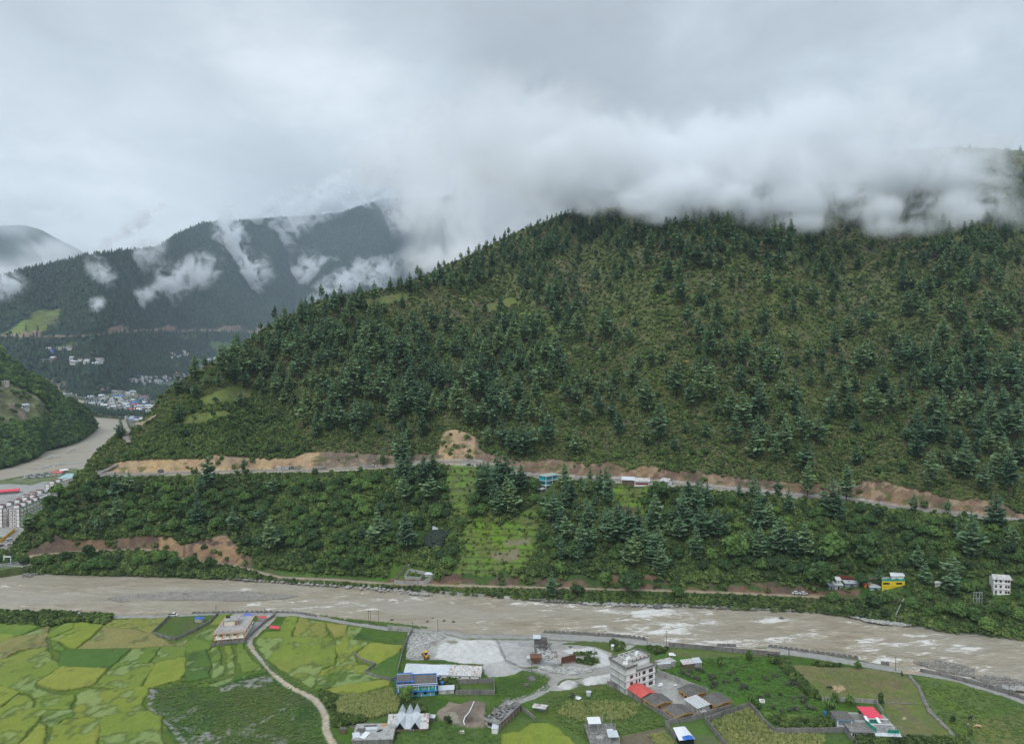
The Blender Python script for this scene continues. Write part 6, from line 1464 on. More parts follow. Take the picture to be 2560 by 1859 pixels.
s.boxes('terrace_floor', [(L * .331, -.24, fh * 3 + .001, L + .45, 3.59, fh * 3 + .14)], 'conc'); s.boxes('terrace_parapet', [(L * .34, -.24, fh * 3 + .141, L + .45, -.1, fh * 3 + .9), (L + .31, -.1, fh * 3 + .141, L + .45, 3.5, fh * 3 + .9)], 'dconc')
for k in range(5): s.box('brick_stub', L * (.37 + .14 * k), 3.31, fh * 4 + .36, L * (.37 + .14 * k) + .5, 3.5, fh * 4 + 1.0, 'rbrick')
for fl in (0, 1, 2):
    z = fl * fh + .75
    s.win('f', L * .13, z, 1.6, 1.3, 'redbrown', 'glass', 2)
    for x in (L * .33, L * .43): s.win('f', x, z, .75, 1.4, 'redbrown', 'glass', 0)
    s.win('f', L * .56, z, 1.7, 1.4, 'redbrown', 'glass', 2); s.win('f', L * .78, z, 2.3, 1.4, 'redbrown', 'glass', 3)
    if fl == 0: s.win('l', D * .45, z, 1.5, 1.3, 'redbrown', 'dark', 1)
for i, (x, y) in enumerate(((1.0, 2.5), (1.9, 2.0), (4.6, 4.8), (5.8, 5.0), (11.2, 6.6), (12.3, 7.2))): p = s.P(x, y, fh * 4); mb = MB(); mb.tube(p, p + Vector((0, 0, 1.5)), .62, .6, 12); mb.tube(p + Vector((0, 0, 1.5)), p + Vector((0, 0, 1.9)), .6, .2, 12); mb.build('water_tank', M_['white'], s.t, True)
fr_ = MB()
for x in (3.5, 6.5, 9.5, 12.5): fr_.bar(s.P(x, 4.2, fh * 4), s.P(x, 4.2, fh * 4 + 1.3), .14); fr_.bar(s.P(x, D - 1, fh * 4), s.P(x, D - 1, fh * 4 + 1.3), .14); fr_.bar(s.P(x, 4.2, fh * 4 + 1.3), s.P(x, D - 1, fh * 4 + 1.3), .12)
fr_.bar(s.P(3.5, 4.2, fh * 4 + 1.3), s.P(12.5, 4.2, fh * 4 + 1.3), .12); fr_.bar(s.P(3.5, D - 1, fh * 4 + 1.3), s.P(12.5, D - 1, fh * 4 + 1.3), .12); fr_.build('pipe_frame', M_['white'], s.t)
s.boxes('side_balcony', [(L + .5, 1.0, fh * 2, L + 1.6, 4, fh * 2 + .15), (L + .5, 1.0, fh, L + 1.6, 4, fh + .15)], 'grime')
roofed(4, 'shed', 'long shed under twin red roofs in front of the white building', 'shed', [[(516, 776, 2.6), (646, 866, 2.6), (722, 818, 4.0), (590, 732, 4.0)], [(590, 732, 4.0), (722, 818, 4.0), (790, 820, 2.9), (660, 738, 2.9)]], 'red', 'dconc', ribs=12)
# brown cottages
def cottage(el0, el1, r0, r1, er0, er1, label):
    zE, zR = 2.3, 3.5
    pts = [G(*cr(4, p), z) for p, z in ((el0, zE), (el1, zE), (r0, zR), (r1, zR), (er0, zE), (er1, zE))]
    o0 = Vector((pts[1].x, pts[1].y, 0)); t = thing('cottage', label, 'cottage', tuple(o0), 0, 'brown roofed brick cottages in the walled court')
    a0, a1, b0, b1, c0, c1 = [p - o0 for p in pts]; cen = (a0 + a1 + c0 + c1) / 4
    for (p0, p1, q0, q1) in ((a0, a1, b0, b1), (c1, c0, b1, b0)):
        for i in range(6):
            f0, f1 = i / 6, (i + 1) / 6 - .012; MB().slab([p0.lerp(p1, f0), p0.lerp(p1, f1), q0.lerp(q1, f1), q0.lerp(q1, f0)], .08).build('roof_sheet', M_['slate'], t)
    mb = MB()
    for k in range(7): f = k / 6; mb.bar(a0.lerp(a1, f) + Vector((0, 0, .06)), b0.lerp(b1, f) + Vector((0, 0, .06)), .12, .07); mb.bar(c0.lerp(c1, f) + Vector((0, 0, .06)), b0.lerp(b1, f) + Vector((0, 0, .06)), .12, .07)
    mb.build('roof_seam', M_['dconc'], t)
    mb = MB(); dn = Vector((0, 0, -.16)); mb.bar(a1 + dn, b1 + dn, .16, .3); mb.bar(b1 + dn, c1 + dn, .16, .3); mb.bar(a0 + dn, a1 + dn, .16, .28); mb.build('fascia', M_['ochre'], t)
    A0, A1, C0, C1 = [p.lerp(cen, .10) for p in (a0, a1, c0, c1)]; B1 = b1.lerp(cen, .10); 
    MB().hexa([(p.x, p.y, -.4) for p in (A0, A1, C1, C0)], [(p.x, p.y, zE - .1) for p in (A0, A1, C1, C0)]).build('wall', M_['brick'], t)
    MB().add([(A1.x, A1.y, zE - .12), (C1.x, C1.y, zE - .12), (B1.x, B1.y, zR - .15)], [(0, 1, 2)]).build('gable', M_['brick'], t)
    for f, w_, z0_, z1_, nm in ((.55, .16, -.1, 1.7, 'door'), (.25, .12, .8, 1.6, 'window')):
        u = A0.lerp(A1, f); v = A0.lerp(A1, f + w_); nr = (A1 - A0).normalized().cross(Vector((0, 0, 1))) * .05; nr = nr if nr.y < 0 or nr.x < 0 else -nr
        if nr.x > 0: nr = -nr
        MB().hexa([(u.x, u.y, z0_), (v.x, v.y, z0_), (v.x + nr.x, v.y + nr.y, z0_), (u.x + nr.x, u.y + nr.y, z0_)], [(u.x, u.y, z1_), (v.x, v.y, z1_), (v.x + nr.x, v.y + nr.y, z1_), (u.x + nr.x, u.y + nr.y, z1_)]).build(nm, M_['dark'], t)
    u = A1.lerp(C1, .22); v = A1.lerp(C1, .33); MB().hexa([(u.x, u.y - .06, .7), (v.x, v.y - .06, .7), (v.x, v.y, .7), (u.x, u.y, .7)], [(u.x, u.y - .06, 1.4), (v.x, v.y - .06, 1.4), (v.x, v.y, 1.4), (u.x, u.y, 1.4)]).build('window', M_['dark'], t)
cottage((966, 782), (1080, 860), (1052, 744), (1164, 822), (1130, 742), (1240, 812), 'brown-roofed brick cottage at the back of the court beside the orchard wall')
cottage((1190, 858), (1305, 940), (1270, 815), (1392, 898), (1350, 815), (1466, 890), 'brown-roofed brick cottage farthest right in the walled court')
cottage((650, 862), (768, 936), (742, 820), (850, 902), (830, 822), (932, 895), 'brown-roofed brick cottage next to the red roof with a pale pipe on it')
cottage((846, 958), (956, 1036), (930, 916), (1044, 1000), (1012, 915), (1125, 990), 'brown-roofed brick cottage nearest the field corner of the wall')
# white roof frame building
s = Site(4, (1148, 1020), (1250, 985), (1050, 940), 'half_built_house', 'grey half-built house under an open white roof lattice between the cottages', 'house'); L, D = s.L, s.D
s.box('wall', 0, 0, -.4, L, D, 2.7, 'conc'); s.box('roof_deck', -.1, -.1, 2.7, L + .1, D + .1, 2.74, 'dconc')
lt = MB()
for i in range(9): x = -.3 + i * (L + .6) / 8; lt.bar(s.P(x, -.3, 3.0), s.P(x, D + .3, 3.0), .28, .12)
for i in range(11): y = -.3 + i * (D + .6) / 10; lt.bar(s.P(-.3, y, 3.1), s.P(L + .3, y, 3.1), .3, .12)
lt.build('roof_lattice', M_['bag'], s.t); s.box('porch', L * .15, -1.6, -.3, L * .6, 0, 1.6, 'conc'); s.win('f', L * .25, 1.7, .8, .7, 'conc', 'dark', 0)
roofed(4, 'shed', 'zinc and rust roofed shed behind the white building', 'shed', [[(765, 535, 2.2), (850, 552, 2.2), (962, 538, 2.6), (905, 504, 2.6)]], 'rusty', 'conc', ribs=12)
roofed(4, 'shed', 'pale zinc roofed shed in front of the rusty one', 'shed', [[(796, 568, 2.3), (916, 556, 2.3), (905, 540, 2.8), (790, 552, 2.8)]], 'tin', 'conc', ribs=10)
roofed(4, 'shed', 'open shed with red-streaked zinc roof in the meadow', 'shed', [[(1020, 570, 2.1), (1125, 556, 2.1), (1098, 510, 2.6), (990, 526, 2.6)]], 'rusty', 'wood', ribs=10)
roofed(4, 'shed', 'little zinc shed joined to the right of the open one', 'shed', [[(1120, 556, 2.3), (1190, 550, 2.3), (1158, 502, 2.7), (1096, 508, 2.7)]], 'tin', 'conc', ribs=6)
t, b = roofed(4, 'hut', 'long hut with white sheet roof and blue tarpaulin end at the bottom', 'hut', [[(930, 1126, 2.6), (985, 1240, 2.6), (1062, 1232, 3.3), (1000, 1118, 3.3)], [(1000, 1118, 3.3), (1062, 1232, 3.3), (1126, 1225, 2.7), (1036, 1116, 2.7)]], 'bag', 'dark', ribs=4)
q = [G(*cr(4, p[:2]), p[2]) - t.location for p in ((1000, 1206, 2.86), (1014, 1238, 2.84), (1062, 1233, 3.38), (1040, 1196, 3.38))]; MB().slab(q, .05).build('tarpaulin', M_['bluetarp'], t)
q = [G(*cr(4, p[:2]), p[2]) - t.location for p in ((1040, 1196, 3.4), (1062, 1233, 3.4), (1122, 1224, 2.8), (1088, 1186, 2.8))]; MB().slab(q, .05).build('tarpaulin', M_['bluetarp'], t)
# burnt concrete building
s = Site(3, (966, 1118), (1084, 1152), (1000, 985), 'ruined_building', 'grey flat-roofed building with charred roof and brick side beside the dug soil', 'building'); L = s.L; D = 17.0
s.D = D; s.uy = (G(*cr(3, (1206, 1040)), 0) - G(*cr(3, (1084, 1152)), 0)).normalized()
s.box('wall', 0, 0, -.5, L, D, 2.5, 'grime'); s.box('side_wall', L + .003, 0, -.5, L + .08, D, 2.4, 'rbrick'); s.box('roof_slab', -.5, -.6, 2.5, L + .6, D + .5, 2.8, 'dconc')
for k in range(7): s.box('pilaster', L + .085, 1 + k * 2.4, -.4, L + .25, 1.5 + k * 2.4, 2.45, 'conc')
s.win('f', 1.2, .8, 1.8, 1.2, 'wood', 'dark', 1); s.box('roof_hut', 1.2, D - 4.5, 2.8, 3.6, D - 1.5, 3.6, 'conc')
random.seed(3); mb = MB()
for k in range(46): x, y = random.uniform(0, L), random.uniform(.5, D * .7); a = random.uniform(0, 3.1); l_ = random.uniform(.8, 2.6); mb.bar(s.P(x, y, 2.85 + random.random() * .3), s.P(x + math.cos(a) * l_, y + math.sin(a) * l_, 2.9 + random.random() * .4), .12)
mb.build('charred_timber', M_['black'], s.t)
for x, y in ((1.4, D - 4), (2.2, D - 3), (3.2, 4), (0.3, 6)): s.box('column_stub', x, y, 2.8, x + .25, y + .25, 5.6 if y > D - 5 else 4.6, 'conc')
roofed(3, 'lean_to', 'zinc lean-to at the foot of the charred building', 'lean-to', [[(1022, 1136, 1.9), (1076, 1138, 1.9), (1092, 1092, 2.5), (1036, 1086, 2.5)]], 'tin', 'white', ribs=6)
roofed(3, 'shelter', 'open shelter with red and white striped roof on the grass', 'shelter', [[(1382, 948, 2.0), (1502, 962, 2.0), (1526, 926, 2.5), (1400, 910, 2.5)]], 'rusty', posts=True, ribs=14)
s = Site(3, (1444, 984), (1492, 986), 1.0, 'trough', 'grey-blue trough under the striped shelter', 'trough'); s.boxes('basin', [(0, 0, .2, s.L, .9, .7)], 'greywall'); s.boxes('leg', [(.1, .2, -.2, .4, .7, .2)], 'greywall'); s.boxes('leg', [(s.L - .4, .2, -.2, s.L - .1, .7, .2)], 'greywall')
# unfinished buildings at the lower edge
s = Site(2, (1412, 1300), (1780, 1290), 11.0, 'half_built_house', 'flat concrete slab roof house with tin sheets and planks at the bottom edge', 'house'); L, D = s.L, s.D
s.box('wall', .2, .2, -.5, L - .2, D - .2, 2.3, 'dconc'); s.box('roof_slab', 0, 0, 2.3, L, D, 2.6, 'conc')
for (x0, y0, w_, d_, a, m) in ((.5, .8, 2.6, 3.4, .3, 'tin'), (2.6, 1.2, 2.2, 4, -.4, 'bag'), (1.0, 4.5, 3.2, 2.4, .1, 'slate'), (3.6, 6.2, 4.6, 1.6, .05, 'tin'), (3.2, 7.6, 4.6, 1.6, .05, 'slate')): 
    p = s.P(x0, y0, 2.75); e1 = s.ux * math.cos(a) + s.uy * math.sin(a); e2 = s.uy * math.cos(a) - s.ux * math.sin(a); up = Vector((0, 0, .25)); MB().slab([p, p + e1 * w_, p + e1 * w_ + e2 * d_ + up, p + e2 * d_ + up], .05).build('loose_sheet', M_[m], s.t)
for k in range(4): p = s.P(9.6 + k * .36, 8.6, 2.7); MB().bar(p, p + s.uy * 1.8 + s.ux * .3, .26, .06).build('plank', M_['plank'], s.t)
for k in range(3): p = s.P(8.2 + k * .4, 5.2 + k * .5, 2.7); MB().bar(p, p + s.ux * 1.2, .3, .25).build('sack', M_['black'], s.t)
roofed(2, 'shed', 'small dark timber shed left of the slab-roofed house', 'shed', [[(1305, 1142, 1.7), (1362, 1144, 1.7), (1366, 1118, 1.9), (1312, 1116, 1.9)]], 'slate', 'wood', ribs=3)
roofed(2, 'shed', 'tin lean-to standing behind the slab-roofed house', 'shed', [[(1508, 1160, 2.0), (1634, 1150, 2.0), (1640, 1120, 2.3), (1516, 1126, 2.3)]], 'tin', 'dark', ribs=6)
s = Site(4, (205, 1330), (470, 1320), 15.0, 'construction_frame', 'unfinished concrete frame with bare columns and white sheeting at the bottom', 'building'); L, D = s.L, s.D
s.box('floor_slab', 0, 0, 1.2, L, D, 1.5, 'dconc'); s.box('wall', .3, .3, -.5, L - .3, D - .3, 1.2, 'dconc')
for i in range(4):
    for j in range(3): s.box('column', .4 + i * (L - 1.1) / 3, .4 + j * (D - 1.1) / 2, 1.5, .7 + i * (L - 1.1) / 3, .7 + j * (D - 1.1) / 2, 4.2 + .5 * ((i * 3 + j * 5) % 3), 'conc')
s.slab('roof_sheet', [(.8, D - 5, 4.2), (5.6, D - 5, 4.2), (5.6, D - 1, 4.7), (.8, D - 1, 4.7)], .08, 'bag'); s.slab('roof_sheet', [(6.6, 2.0, 3.4), (10.4, 2.0, 3.4), (10.4, 6, 3.8), (6.6, 6, 3.8)], .08, 'tin')
s.box('block_stack', 2.5, 3.0, 1.5, 5.0, 5.0, 2.6, 'conc'); s.box('block_stack', 7.4, 8.0, 1.5, 9.6, 9.6, 2.3, 'bag')
mb = MB()
for k in range(60): x, y = random.uniform(.4, L - 1), random.uniform(.4, D - 1); a = random.uniform(0, 3.1); mb.bar(s.P(x, y, 1.6 + random.random() * .3), s.P(x + math.cos(a) * 1.5, y + math.sin(a) * 1.5, 1.6 + random.random() * .6), .12)
o = mb.build('scattered_timber', M_['steel'], s.t)
# house with pink roof
s = Site(5, (735, 1225), (1160, 1240), 12.5, 'house', 'grey house with pink-red roof and green netting at the lower right', 'house'); L, D = s.L, s.D
s.box('wall', 0, 0, -.5, L, D, 2.6, 'greywall'); s.box('roof_slab', -.4, -.5, 2.6, L * .5, D + .4, 2.85, 'dconc'); s.box('roof_slab', L * .5, -.1, 2.6, L + .3, D + .4, 2.85, 'conc')
s.corrug('porch_roof', [(L * .48, -1.6, 2.2), (L + .3, -1.6, 2.2), (L + .3, -.12, 2.7), (L * .48, -.12, 2.7)], 'tin', 10)
for x, m_ in ((.35, 1), (L * .33, 2)): s.win('f', x, .9, 1.6, 1.4, 'white', 'glass', m_)
for x in (L * .54, L * .9): s.win('f', x, .8, .7, .8, 'white', 'glass', 0)
for x in (-.02, L * .26, L * .47): s.box('pillar', x, -.14, -.3, x + .28, -.01, 2.6, 'white')
s.boxes('parapet', [(.0, 6.5, 2.85, L * .45, 6.7, 3.5), (.0, 6.7, 2.85, .2, D, 3.5), (.2, D - .2, 2.85, L * .45, D, 3.5), (L * .22, 6.7, 2.85, L * .22 + .2, D - .2, 3.4)], 'grime')
s.corrug('pink_roof', [(L * .5, 7.0, 4.4), (L * .86, 7.0, 4.4), (L * .80, D + 1.2, 5.3), (L * .44, D + 1.2, 5.3)], 'pink', 12)
s.box('white_lintel', L * .50, 6.7, 4.0, L * .97, 6.95, 4.25, 'bag'); s.box('white_lintel', L * .5, 3.4, 3.7, L * .97, 3.6, 3.9, 'bag')
for x, y in ((L * .5, 6.7), (L * .72, 6.7), (L * .95, 6.7), (L * .5, 1.0), (L * .95, 1.0), (L * .72, 1.0)): s.box('column', x, y, 2.85, x + .25, y + .25, 4.4, 'conc')
s.slab('door_leaf', [(L * .46, 5.6, 3.8), (L * .53, 5.6, 3.8), (L * .50, 7.5, 4.9), (L * .44, 7.5, 4.9)], .08, 'bag'); s.slab('door_leaf', [(L * .70, 5.0, 3.6), (L * .77, 5.0, 3.6), (L * .74, 7.0, 4.7), (L * .68, 7.0, 4.7)], .08, 'bag')
def net(sd, pts, n=14):
    r = np.random.default_rng(sd); mb = MB(); 
    for k in range(n):
        a = Vector(pts[0]).lerp(Vector(pts[1]), k / n); b = Vector(pts[0]).lerp(Vector(pts[1]), (k + 1) / n); sag = -.35 * math.sin(math.pi * (k + .5) / n)
        oz = .12 if k % 2 else -.12
        mb.add([s.P(a.x, a.y + oz, 2.7), s.P(b.x, b.y - oz, 2.7), s.P(b.x, b.y - oz, pts[2] + sag), s.P(a.x, a.y + oz, pts[2] + sag)], [(0, 1, 2, 3)])
    mb.build('netting', M_['green'], s.t)
net(1, ((L * .45, 5.5, 0), (L * .52, -.3, 0), 4.4)); net(2, ((L * .76, -.3, 0), (L * .99, -.3, 0), 4.2)); net(3, ((L * .56, 6.4, 0), (L * .70, 6.4, 0), 4.0))
mb = MB()
for k in range(24): x, y = random.uniform(L * .54, L * .9), random.uniform(1.2, 5.6); a = random.uniform(-.8, .8); mb.bar(s.P(x, y, 2.95 + random.random() * .3), s.P(x + math.cos(a) * 2.0, y + math.sin(a) * 2.0, 3.0 + random.random() * .5), .13)
mb.build('stacked_poles', M_['steel'], s.t)
s = Site(5, (612, 1148), (742, 1152), 6.0, 'outhouse', 'pale two-level outhouse with dark roof left of the pink-roofed house', 'outhouse'); L, D = s.L, s.D
s.box('wall', 0, 0, -.4, L, D, 3.9, 'greywall'); s.box('roof', -.4, -.5, 3.9, L + .8, D + .4, 4.1, 'slate')
for x in (-.05, L - .3): s.box('pillar', x, -.3, -.3, x + .35, -.01, 3.9, 'white')
s.box('roof_edge', -.42, -.54, 3.82, L + .82, -.505, 4.0, 'sky'); s.box('band', .31, -.2, 1.5, L - .31, -.01, 1.8, 'white')
s = Site(5, (502, 1030), (518, 1030), 1.0, 'drum', 'blue drum on the grass path left of the outhouse', 'drum'); mb = MB(); mb.tube(s.P(.5, .5, -.1), s.P(.5, .5, 1.9), .45, .45, 12); mb.tube(s.P(.5, .5, 1.9), s.P(.5, .5, 2.0), .48, .4, 12); mb.build('barrel', M_['bluetarp'], s.t, True)
s = Site(4, (1700, 908), (1745, 912), 2.2, 'water_trough', 'open white-rimmed water trough in the orchard', 'trough'); s.boxes('side', [(0, 0, -.2, s.L, .3, .7), (0, 1.9, -.2, s.L, 2.2, .7), (0, .3, -.2, .3, 1.9, .7), (s.L - .3, .3, -.2, s.L, 1.9, .7)], 'white'); s.boxes('bottom', [(.3, .3, -.2, s.L - .3, 1.9, .1)], 'dark')
roofed(3, 'kiosk', 'tiny white-topped kiosk beside the orchard fence by the river road', 'kiosk', [[(2080, 404, 2.0), (2106, 406, 2.0), (2112, 390, 2.0), (2086, 388, 2.0)]], 'bag', 'conc', ribs=2)
roofed(3, 'outhouse', 'tiny grey outhouse on the grass below the sand heaps', 'outhouse', [[(1862, 815, 1.6), (1902, 820, 1.6), (1908, 800, 1.7), (1868, 796, 1.7)]], 'tin', 'grime', ribs=3)

# ---- quarry plant, loader, poles
s = Site(3, (1390, 560), (1440, 560), 3.0, 'stone_crusher', 'rusty stone crusher with sloping conveyors in the gravel yard', 'crusher')
P0 = s.t.location
def W3(x, y, z): return G(*cr(3, (x, y)), z) - P0
MB().bar(W3(1415, 530, 2.2), W3(1415, 405, 7.0), 1.0, .5).build('conveyor', M_['pole'], s.t)
MB().bar(W3(1470, 532, 1.2), W3(1610, 560, 2.4), 1.0, .45).build('conveyor', M_['steel'], s.t)
a = W3(1415, 560, 0); MB().hexa([a + Vector(v) for v in ((-1.8, -1.5, 1.5), (1.8, -1.5, 1.5), (1.8, 1.5, 1.5), (-1.8, 1.5, 1.5))], [a + Vector(v) for v in ((-2.6, -2.3, 3.6), (2.6, -2.3, 3.6), (2.6, 2.3, 3.6), (-2.6, 2.3, 3.6))]).build('hopper', M_['rust'], s.t)
for dx in (-1.6, 1.6):
    for dy in (-1.3, 1.3): MB().bar(a + Vector((dx, dy, -.3)), a + Vector((dx, dy, 1.6)), .25).build('leg', M_['rust'], s.t)
b = W3(1440, 425, 0); MB().box(b.x - 2, b.y - 2, 2.6, b.x + 4, b.y + 2, 4.6).build('screen_box', M_['pole'], s.t); MB().slab([(b.x - 2.6, b.y - 2, 5.4), (b.x + 1, b.y - 2, 5.4), (b.x + 1, b.y + 2, 5.8), (b.x - 2.6, b.y + 2, 5.8)], .1).build('screen_roof', M_['tin'], s.t)
for dx in (-1.8, 3.6):
    for dy in (-1.6, 1.6): MB().bar((b.x + dx, b.y + dy, -.3), (b.x + dx, b.y + dy, 2.7), .25).build('leg', M_['pole'], s.t)
for k in range(4): MB().bar((b.x + 2 + k * .9, b.y - 3, .4 + .5 * k), (b.x + 3.5 + k * .9, b.y - 1, 3.4 - .2 * k), .3).build('chute', M_['pole'], s.t)
s = Site(3, (1568, 572), (1640, 580), 3.5, 'feed_hopper', 'rust red feed hopper with ribbed sides at the end of the conveyor', 'hopper'); s.boxes('wall', [(0, 0, .8, s.L, .2, 3.2), (0, 3.3, .8, s.L, 3.5, 3.6), (0, .2, .8, .2, 3.3, 3.4)], 'rusty'); 
mb = MB()
for k in range(10): mb.bar(s.P(s.L + k * .62, 1.2 + .35 * k, .4), s.P(s.L + k * .62, 1.2 + .35 * k, 3.2 + .12 * k), .22)
mb.bar(s.P(s.L, 1.2, 3.2), s.P(s.L + 6, 4.6, 4.2), .2); mb.bar(s.P(s.L, 1.2, .8), s.P(s.L + 6, 4.6, .9), .2); mb.build('rib', M_['rust'], s.t)
s.slab('side_sheet', [(s.L, 1.35, .6), (s.L + 5.9, 4.7, .8), (s.L + 5.9, 4.7, 3.9), (s.L, 1.35, 3.1)], .12, 'rust')
for x in (.3, s.L - .4): s.box('leg', x, .3, -.3, x + .25, .6, .8, 'rust')
s = Site(3, (1340, 548), (1390, 548), 2.0, 'generator_hut', 'small cluttered grey hut with black tank left of the crusher', 'hut'); s.box('wall', 0, 0, -.3, 3.0, 2, 1.7, 'steel'); s.slab('roof', [(-.2, -.3, 1.7), (3.2, -.3, 1.7), (3.2, 2.2, 2.0), (-.2, 2.2, 2.0)], .06, 'tin'); mb = MB(); mb.tube(s.P(4.2, 1.4, .8), s.P(4.2, 1.4, 3.0), .8, .8, 12); mb.build('tank', M_['black'], s.t, True); s.box('tank_stand', 3.5, .8, -.3, 4.9, 2.1, .8, 'conc')
# yellow backhoe loader
t = thing('loader', 'yellow backhoe loader with lowered bucket at the top of the barn yard', 'loader', tuple(G(*cr(3, (440, 505)), .3)), math.radians(-68))
MB().box(-1.0, -.75, .7, 2.6, .75, 1.5).build('body', M_['machine'], t); MB().hexa([(-2.2, -.45, .8), (-.98, -.5, .8), (-.98, .5, .8), (-2.2, .45, .8)], [(-2.2, -.4, 1.5), (-.98, -.5, 1.75), (-.98, .5, 1.75), (-2.2, .4, 1.5)]).build('bonnet', M_['machine'], t)
cb_ = MB().hexa([(-.9, -.7, 1.5), (1.2, -.7, 1.5), (1.2, .7, 1.5), (-.9, .7, 1.5)], [(-.6, -.62, 2.75), (1.1, -.62, 2.75), (1.1, .62, 2.75), (-.6, .62, 2.75)]).build('cab', M_['glass'], t); MB().box(-.8, -.75, 2.76, 1.3, .75, 2.92).build('cab_roof', M_['machine'], cb_)
for (x, y, r_, w_) in ((1.5, -.95, .75, .45), (1.5, .95, .75, .45), (-1.6, -.85, .5, .35), (-1.6, .85, .5, .35)):
    o = MB().tube((x, y - w_ / 2, r_), (x, y + w_ / 2, r_), r_, r_, 16).build('wheel', M_['rubber'], t); MB().tube((x, y - w_ / 2 - .02, r_), (x, y + w_ / 2 + .02, r_), r_ * .5, r_ * .5, 12).build('rim', M_['machine'], o)
for y in (-.65, .65): MB().bar((-.3, y, 1.5), (-3.0, y, .6), .18, .25).build('lift_arm', M_['machine'], t)
MB().hexa([(-3.9, -1.1, -.1), (-3.0, -1.1, -.1), (-3.0, 1.1, -.1), (-3.9, 1.1, -.1)], [(-3.5, -1.1, .85), (-3.0, -1.1, .85), (-3.0, 1.1, .85), (-3.5, 1.1, .85)]).build('bucket', M_['rust'], t)
bm_ = MB().bar((2.5, 0, 1.2), (3.4, 0, 3.0), .25, .3).build('boom', M_['machine'], t); MB().bar((3.4, 0, 3.0), (3.0, 0, 1.4), .2, .25).build('dipper', M_['machine'], bm_); MB().box(2.6, -.35, .9, 3.1, .35, 1.4).build('digging_bucket', M_['rust'], bm_)

def pole(c, foot, top_y, label, z=0, hs=False, arms=1, m='pole', r=.13, lean=0.0, name='utility_pole'):
    px, py = cr(c, foot); p = H(px, py) if hs else G(px, py, z); h = (foot[1] - top_y) / CROPS[c][2] * p.y / F
    t = thing(name, label, 'pole', tuple(p), random.uniform(-.3, .3), 'utility poles along the valley')
    MB().tube((0, 0, -.5), (lean * h, 0, h), r, r * .7, 8).build('post', M_[m], t)
    for k in range(arms): MB().bar((lean * h - .9, 0, h - .4 - .7 * k), (lean * h + .9, 0, h - .4 - .7 * k), .1).build('crossarm', M_['pole'], t)
    return t
for a in [(2, (1565, 205), 80, 'left one of the twin poles on the river road beside the rice'), (2, (1580, 206), 84, 'right one of the twin poles on the river road beside the rice'), (2, (1650, 195), 88, 'thin pole on the grassy bank right of the twin poles'), (3, (548, 282), 160, 'pole on the river road above the stone heap'), (3, (322, 272), 190, 'short pole at the corner of the yard wall'),
          (3, (1932, 515), 430, 'pole on the green island of the gravel yard'), (3, (1380, 645), 548, 'pole below the stone crusher'), (4, (700, 418), 308, 'dark pole behind the white four-storey building'), (4, (872, 402), 264, 'tall pole at the start of the retaining wall'), (5, (180, 532), 414, 'left pole of the pair above the dry field'), (5, (188, 532), 420, 'right pole of the pair above the dry field'),
          (5, (1129, 622), 490, 'pole at the washed-out end of the river road'), (5, (2135, 842), 742, 'pole by the river at the right edge'), (1, (1914, 152), 48, 'pole at the corner of the walled plot'), (2, (212, 150), 48, 'pole left behind the cream house'), (4, (1465, 878), 800, 'pole beside the rightmost brown cottage'), (4, (2066, 1100), 980, 'thin pole in the fruit garden'),
          (3, (1018, 980), 812, 'pole rising behind the charred building'), (4, (138, 1230), 1100, 'pole left of the unfinished frame'), (5, (295, 1100), 985, 'slim pole on the orchard path'), (2, (642, 120), 70, 'short pole at the cream house gate')]:
    pole(a[0], a[1], a[2], a[3])
for x in (696, 712):
    pass
t = thing('transformer_stand', 'twin-legged transformer stand in the bushes by the upper left fields', 'pole', tuple(G(*cr(1, (704, 192)), 0)), 0)
for dx in (-.9, .9): MB().tube((dx, 0, -.4), (dx, 0, 6.3), .13, .1, 8).build('leg', M_['pole'], t)
MB().bar((-1.5, 0, 6.1), (1.5, 0, 6.1), .16).build('crossarm', M_['pole'], t); MB().bar((-1.3, 0, 4.3), (1.3, 0, 4.3), .16).build('crossarm', M_['pole'], t); MB().box(-.6, -.4, 4.4, .6, .4, 5.4).build('transformer', M_['steel'], t)

# ---- guard blocks along the river road
blk = MB().hexa([(-.85, -.3, -.4), (.85, -.3, -.4), (.85, .3, -.4), (-.85, .3, -.4)], [(-.8, -.25, 1.0), (.8, -.25, 1.0), (.8, .25, 1.0), (-.8, .25, 1.0)]).mesh('guard_block', M_['dconc'])
def blocks(c, pts, n, phrase, sc=1.0):
    P = cr(c, *pts); q = [G(x, y, .1) for x, y in P]; d = [0]
    for a, b in zip(q[:-1], q[1:]): d.append(d[-1] + (b - a).length)
    for k in range(n):
        u = d[-1] * (k + .5) / n; i = max(j for j in range(len(d) - 1) if d[j] <= u + 1e-6); f = (u - d[i]) / (d[i + 1] - d[i]); p = q[i].lerp(q[i + 1], f); v = q[i + 1] - q[i]
        o = bpy.data.objects.new('guard_block', blk); link(o); o.location = p + Vector((random.uniform(-.1, .1), 0, random.uniform(-.15, .05))); o.rotation_euler = (random.uniform(-.05, .05), random.uniform(-.05, .05), math.atan2(v.y, v.x) + random.uniform(-.08, .08)); o.scale = (sc,) * 3
        tag(o, f'dark concrete guard block {phrase}', 'guard block', 'guard blocks along the river road')
    ct = MB()
    for a, b in zip(q[:-1], q[1:]): ct.bar(a + Vector((0, 0, -.2)), b + Vector((0, 0, -.2)), .7, 1.0)
    tag(ct.build('kerb_wall', M_['dconc']), f'low dark kerb wall {phrase}', 'kerb')
blocks(1, [(1700, 112), (2268, 104), (2420, 103)], 17, 'in the row behind the cream house', .9)
blocks(2, [(738, 102), (930, 108), (1100, 134)], 9, 'in the row from the cream house to the bend', .8)
blocks(3, [(1484, 280), (1700, 288), (2000, 306), (2268, 326)], 20, 'in the row past the gravel yard')
